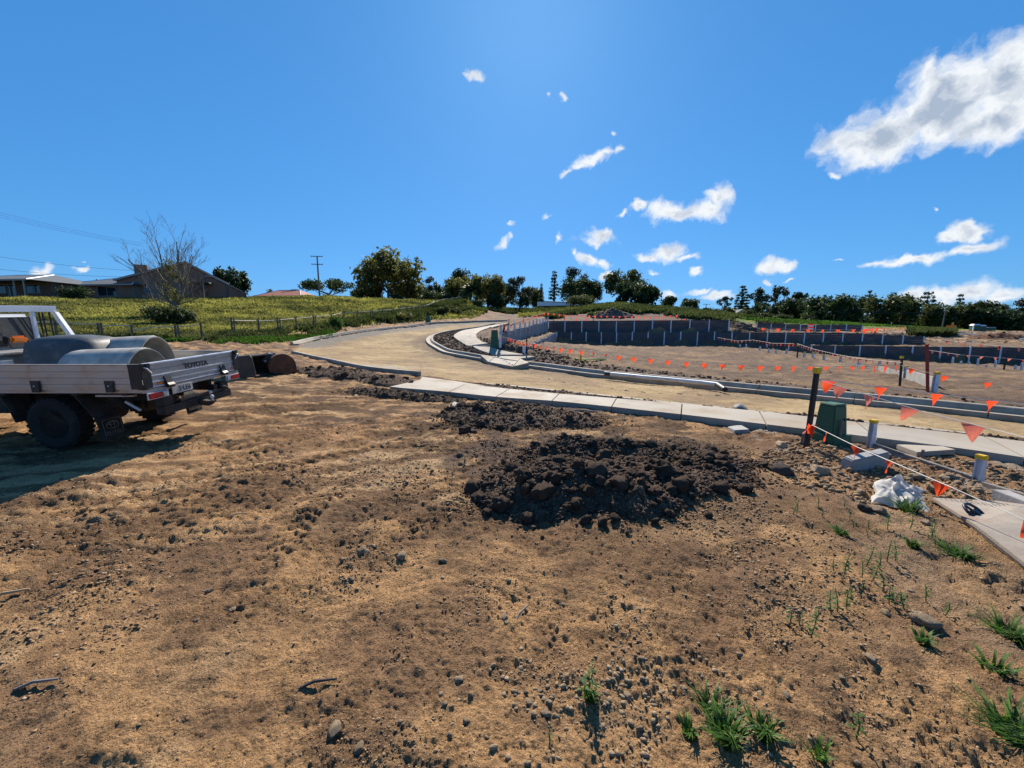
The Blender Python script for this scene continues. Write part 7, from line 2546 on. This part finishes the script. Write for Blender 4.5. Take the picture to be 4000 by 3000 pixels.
def cable(label, a, b, sag, r, group):
    a, b = Vector(a), Vector(b)
    pts = []
    for k in range(21):
        t = k / 20
        q = a.lerp(b, t)
        q.z -= sag * 4 * t * (1 - t)
        pts.append(q)
    o = MB().tube([q - a for q in pts], r, 4).build('power_cable', M['wire'], None)
    o.location = a
    tag(o, label, 'power line', group)


for (v0, v1, w, lab) in ((1035, 1082, 56, 'lowest service wire passing over the verandah house roofs'), (980, 1062, 58, 'single wire above the hip roof toward the bare tree')):
    cable(lab, W(-150, v0, w), W(620, v1, w + 6), .5, .018, None)
for k, (v0, v1) in enumerate(((822, 950), (832, 957), (842, 962))):
    cable(('highest', 'middle', 'lowest')[k] + ' of three thin high wires slanting down across the open sky', W(-200, v0 - 45, 70), W(560, v1, 76), .5, .013, 'high wires over the houses')
for k, (v0, v1) in enumerate(((1196, 1222), (1204, 1228))):
    cable(('upper', 'lower')[k] + ' dark wire strung across the far trees to the field pole', W(3280, v0 + 6, 118), pt3 + Vector((.3 * k, 0, -.4 - .3 * k)), .8, .05, 'wires across the far trees')
cable('wire running on from the field pole past the picture edge', pt3 + Vector((0, 0, -.5)), W(4200, 1240, 100), .6, .04, None)

# ------------------------------------------------------------------ far site clutter beyond the walls


def portable(label, u, v, D, w, h):
    q = W(u, v, D)
    z = gh1(q.x, q.y)
    root = thing('portable_toilet', label, 'portable toilet', (q.x, q.y, z), (0, 0, R(-20)))
    MB().box(-w / 2, w / 2, -w / 2, w / 2, 0, h).build('cabin', M['green_box'], root, bevel=.04)
    MB().hexa([(-w / 2 - .03, -w / 2 - .03, h + .003), (w / 2 + .03, -w / 2 - .03, h + .003), (w / 2 + .03, w / 2 + .03, h + .003), (-w / 2 - .03, w / 2 + .03, h + .003)], [(-w / 3, -w / 3, h + .2), (w / 3, -w / 3, h + .2), (w / 3, w / 3, h + .2), (-w / 3, w / 3, h + .2)]).build('roof', M['roof_white'], root)
    MB().box(-w * .32, w * .32, -w / 2 - .03, -w / 2 - .003, .08, h - .15).build('door', M['green_box'], root)
    MB().box(-w / 2 - .02, -w / 2 + .1, -w / 2 - .02, -w / 2 + .1, .005, h - .02).build('corner', M['roof_white'], root)


portable('dark green portable toilet beyond the far gravel, first of two', 3803, 1311, 66, .95, .95)
portable('dark green portable toilet standing against its twin, farther along', 3826, 1311, 66.5, .95, .93)
q = W(3860, 1308, 68)
root = thing('tank', 'pale green low tank beside the portable toilets', 'tank', (q.x, q.y, gh1(q.x, q.y)))
MB().box(-.75, .75, -.5, .5, 0, .55).build('shell', M['green_box'], root, bevel=.1)
MB().box(-.7, .7, -.45, .45, .56, .62).build('lid', M['roof_white'], root, bevel=.05)
q = W(3710, 1311, 60)
root = thing('mini_excavator', 'small orange excavator arm and body beyond the grassy heap', 'excavator', (q.x, q.y, gh1(q.x, q.y)), (0, 0, .6))
MB().box(-.8, .8, -.55, .55, .1, .45).build('track', M['rubber'], root, bevel=.1)
MB().box(-.55, .55, -.5, .5, .46, 1.05).build('body', M['machine'], root, bevel=.08)
MB().prism([(.5, .8), (.9, 1.55), (1.4, 1.2), (1.45, .6), (1.3, .6), (1.28, 1.1), (.95, 1.35), (.6, .8)], 'y', -.1, .1).build('arm', M['machine'], root)


def heap(label, u, v, D, w, h, colour, seed, grass=0):
    q = W(u, v, D)
    return mound('soil_mound', label, [(q.x, q.y, w, w * .6, 0, h), (q.x + w * .5, q.y - .3, w * .6, w * .45, .2, h * .6), (q.x - w * .55, q.y + .2, w * .55, w * .4, -.2, h * .55)],
                 (q.x - w * 1.7, q.x + w * 1.7, q.y - w, q.y + w), max(.12, w / 22), 14, 120, colour, seed, (.08, .22))


heap('pointed heap of grey-brown soil on the bank above the upper wall', 2395, 1232, 58, 3.0, 1.5, (.15, .105, .08), 601)
heap('dark soil heap at the end of the upper wall by the white pipes', 2895, 1290, 46, 2.6, 1.0, (.10, .07, .052), 602)
heap('low dark heap on top of the long lower wall', 3515, 1306, 42.5, 2.6, .7, (.105, .075, .058), 603)
heap('reddish brown rubble heap among the far site waste', 3910, 1325, 48, 3.2, .8, (.17, .085, .05), 604)
heap('brown earth heap past the far grey wall', 3270, 1275, 66, 4.0, .8, (.16, .10, .07), 605)
heap('rusty red soil heap by the far flags', 3420, 1292, 50, 2.6, .5, (.2, .085, .05), 606)
q0 = W(2990, 1292, 62)
farw = [(W(2955, 1287, 62).x, W(2955, 1287, 62).y), (W(3380, 1292, 58).x, W(3380, 1292, 58).y)]
retaining_wall('short grey far wall with pale posts seen over the long lower wall', farw, 2.0, lambda x, y: gh1(x, y) - .1, lambda x, y: gh1(x, y) + .95, M['sleeper'], post_w=.13)
# white pipes lying by the dirt heap and timber stacks far off
for (u0, v0, u1, v1, D, r, lab) in ((2862, 1282, 2892, 1284, 46, .09, 'white pipe lying on the dirt by the end of the upper wall'), (2872, 1274, 2897, 1273, 46.4, .06, 'thin white pipe just above the lying one'),
                                    (3730, 1318, 3810, 1316, 52, .08, 'pale timber beam lying on the far gravel'), (3885, 1325, 3915, 1327, 48, .10, 'white tube lying before the reddish heap'),
                                    (3980, 1338, 4010, 1341, 44, .10, 'white pipe end near the picture edge beyond the lowest wall')):
    a, b = W(u0, v0, D), W(u1, v1, D)
    a.z, b.z = gh1(a.x, a.y) + r + .15, gh1(b.x, b.y) + r + .15
    o = MB().tube([Vector((0, 0, 0)), b - a], r, 8).build('pipe', M['pipe_white'], None, smooth=True)
    o.location = a
    tag(o, lab, 'pipe')
# striped barrier by the far wall
q = W(3165, 1292, 58)
root = thing('barrier_board', 'red and white striped barrier board at the far wall', 'barrier', (q.x, q.y, gh1(q.x, q.y)))
for k in range(5):
    MB().box(-.38, .38, -.03, .03, .1 + k * .2, .1 + (k + 1) * .2 - .004).build('stripe', M['flag' if k % 2 == 0 else 'white'], root)
MB().box(-.42, -.385, -.03, .03, 0, 1.1).build('leg', M['galv'], root)
MB().box(.385, .42, -.03, .03, 0, 1.1).build('leg', M['galv'], root)
# pale litter and loose slabs around the far heaps
g = np.random.default_rng(77)
n = 420
U, Vv, DD = g.uniform(3560, 4150, n), np.zeros(n), g.uniform(40, 66, n)
P = np.array([list(W(u, 1320, d))[:2] for u, d in zip(U, DD)])
S = g.uniform(.06, .22, n) * (.5 + g.uniform(0, 1, n))
scatter('rubble', M['timber'], P[:, 0], P[:, 1], gh(P[:, 0], P[:, 1]) + .05, S, .35, 611)
P = np.array([list(W(u, 1320, d))[:2] for u, d in zip(g.uniform(2700, 3420, n), g.uniform(47, 60, n))])
scatter('rubble', M['grit'], P[:, 0], P[:, 1], gh(P[:, 0], P[:, 1]) + .03, g.uniform(.05, .2, n), .5, 612)
a = hit(1990, 1248)

# ------------------------------------------------------------------ grass: bank, field edges, embankment


def grass_cover(name, X, Y, h, w, mt, seed, tint_fn=None, blades=3, zoff=0.0):
    g = np.random.default_rng(seed)
    n = len(X)
    Z = gh(X, Y) + zoff
    out_v, out_t = [], []
    for b in range(blades):
        a = g.uniform(0, 2 * math.pi, n)
        ox, oy = g.normal(0, .12, n), g.normal(0, .12, n)
        hh = h * g.uniform(.5, 1.2, n)
        ww = w * g.uniform(.6, 1.3, n)
        lean = g.uniform(.1, .9, n) * hh
        la = g.uniform(0, 2 * math.pi, n)
        base = np.stack([X + ox, Y + oy, Z - .03], 1)
        t = np.stack([np.cos(a), np.sin(a), np.zeros(n)], 1) * ww[:, None]
        tip = base + np.stack([np.cos(la) * lean, np.sin(la) * lean, hh], 1)
        mid_ = base + np.stack([np.cos(la) * lean * .3, np.sin(la) * lean * .3, hh * .6], 1)
        out_v.append(np.stack([base - t, base + t, mid_ + t * .8, tip, mid_ - t * .8], 1))
        tt = g.uniform(0, 1, n) * .5 + (tint_fn(X, Y) if tint_fn is not None else .3)
        out_t.append(np.clip(tt, 0, 1))
    v = np.concatenate(out_v).reshape(-1, 3)
    f = np.arange(len(v)).reshape(-1, 5)
    o = link(bpy.data.objects.new(name, fast_mesh(name, v, f, mt, np.concatenate(out_t))))
    o['kind'] = 'stuff'
    return o


g = np.random.default_rng(9)
n = 150000
D_ = 20 * np.exp(g.uniform(0, 1, n) * math.log(95 / 20))
A_ = g.uniform(-1.40, .02, n)
X, Y = A_ * D_, D_
m = inside(hillpoly, X, Y) & (Y > 12)
X, Y, D_ = X[m], Y[m], D_[m]
edge = line_dist(GRASS_EDGE, X, Y)
thin = (edge > 1.0) | (g.uniform(0, 1, len(X)) < .6)
X, Y, D_, edge = X[thin], Y[thin], D_[thin], edge[thin]
tf = lambda x, y: np.clip(.16 + .62 * fbm(x * .09, y * .16, 211, 3) + .34 * fbm(x * .5, y * .5, 213, 3), -.3, .75)
hgt = (.22 + .16 * fbm(X * .3, Y * .3, 215, 3)) * np.clip(D_ / 38, .8, 1.8)
grass_cover('grass', X, Y, np.clip(hgt, .10, .8), .06 * np.clip(D_ / 38, .7, 1.9), M['grass_hill'], 701, tf, blades=2)
# fresher, taller growth along the fence and bank
n = 9000
t = g.integers(0, len(fpos) - 1, n)
FPa = np.array([list(q) for q in fpos])
s = g.uniform(0, 1, n)[:, None]
P = FPa[t] * (1 - s) + FPa[t + 1] * s
X, Y = P[:, 0] + g.normal(.6, .8, n), P[:, 1] - np.abs(g.normal(0, .9, n)) - 0
keep = fbm(X * .35, Y * .35, 221, 2) > -.12
X, Y = X[keep], Y[keep]
grass_cover('weeds', X, Y, .55 * np.clip(Y / 40, .7, 1.6), .06 * np.clip(Y / 38, .8, 1.8), M['leaf_mid'], 702, lambda x, y: .15 + .4 * fbm(x * .3, y * .3, 5, 2))
P = [W(u, v, D) for u, v, D in ((430, 1330, 24), (760, 1330, 25.5), (950, 1318, 27), (1130, 1302, 32), (1300, 1284, 38))]
n = 4200
t = g.integers(0, len(P) - 1, n)
PA = np.array([list(q) for q in P])
s = g.uniform(0, 1, n)[:, None]
Q = PA[t] * (1 - s) + PA[t + 1] * s
X, Y = Q[:, 0] + g.normal(0, .5, n), Q[:, 1] + g.normal(.3, .5, n)
keep = fbm(X * .4, Y * .4, 231, 2) > .02
grass_cover('grass', X[keep], Y[keep], .28, .045, M['grass_green'], 703)
# weedy bank above the upper wall
n = 24000
D_ = g.uniform(59, 96, n)
A_ = g.uniform(-.06, .80, n)
X, Y = A_ * D_, D_
band = fbm(X * .12, Y * .12, 241, 3)
keep = (band > -.25 + .25 * (Y < 66) + 1.2 * sstep(A_, .46, .78)) & ((Y > 61) | (band > .3)) & ((np.abs(A_ - .01) > .075) | (Y > 88))
grass_cover('undergrowth', X[keep], Y[keep], .75, .17, M['leaf_mid'], 704, lambda x, y: .25 + .5 * fbm(x * .15, y * .15, 9, 2))
n = 5000
D_ = g.uniform(74, 84, n)
A_ = g.uniform(.02, .30, n)
X, Y = A_ * D_, D_
keep = fbm(X * .2, Y * .2, 251, 2) > -.1
grass_cover('grass', X[keep], Y[keep], .6, .15, M['grass_hill'], 705, lambda x, y: .3 + 0 * x)
# roadside bank on the far bend
n = 9000
U = g.uniform(1480, 1900, n)
DD = 46 + (U - 1480) / 420 * 26 + g.uniform(0, 9, n)
P = np.array([list(W(u, 1230, d))[:2] for u, d in zip(U, DD)])
keep = fbm(P[:, 0] * .3, P[:, 1] * .3, 261, 2) > -.15
grass_cover('undergrowth', P[keep, 0], P[keep, 1], .6, .12, M['leaf_mid'], 706, lambda x, y: .3 + .4 * fbm(x * .2, y * .2, 4, 2))
# sparse growth on the far field and the heap behind the lowest wall
n = 26000
D_ = 74 * np.exp(g.uniform(0, 1, n) * .85)
A_ = g.uniform(.42, 1.42, n)
X, Y = A_ * D_, D_
keep = (X > 30) & (Y > 78)
grass_cover('grass', X[keep], Y[keep], .30, .22, M['grass_field'] if 'grass_field' in M else M['grass_green'], 707, lambda x, y: .35 + .3 * fbm(x * .06, y * .06, 14, 2))
n = 3200
P = np.array([list(W(u, 1300, d))[:2] for u, d in zip(g.uniform(3560, 3720, n), g.uniform(50, 57, n))])
grass_cover('undergrowth', P[:, 0], P[:, 1], .85, .12, M['leaf_mid'], 708, lambda x, y: .3 + 0 * x)
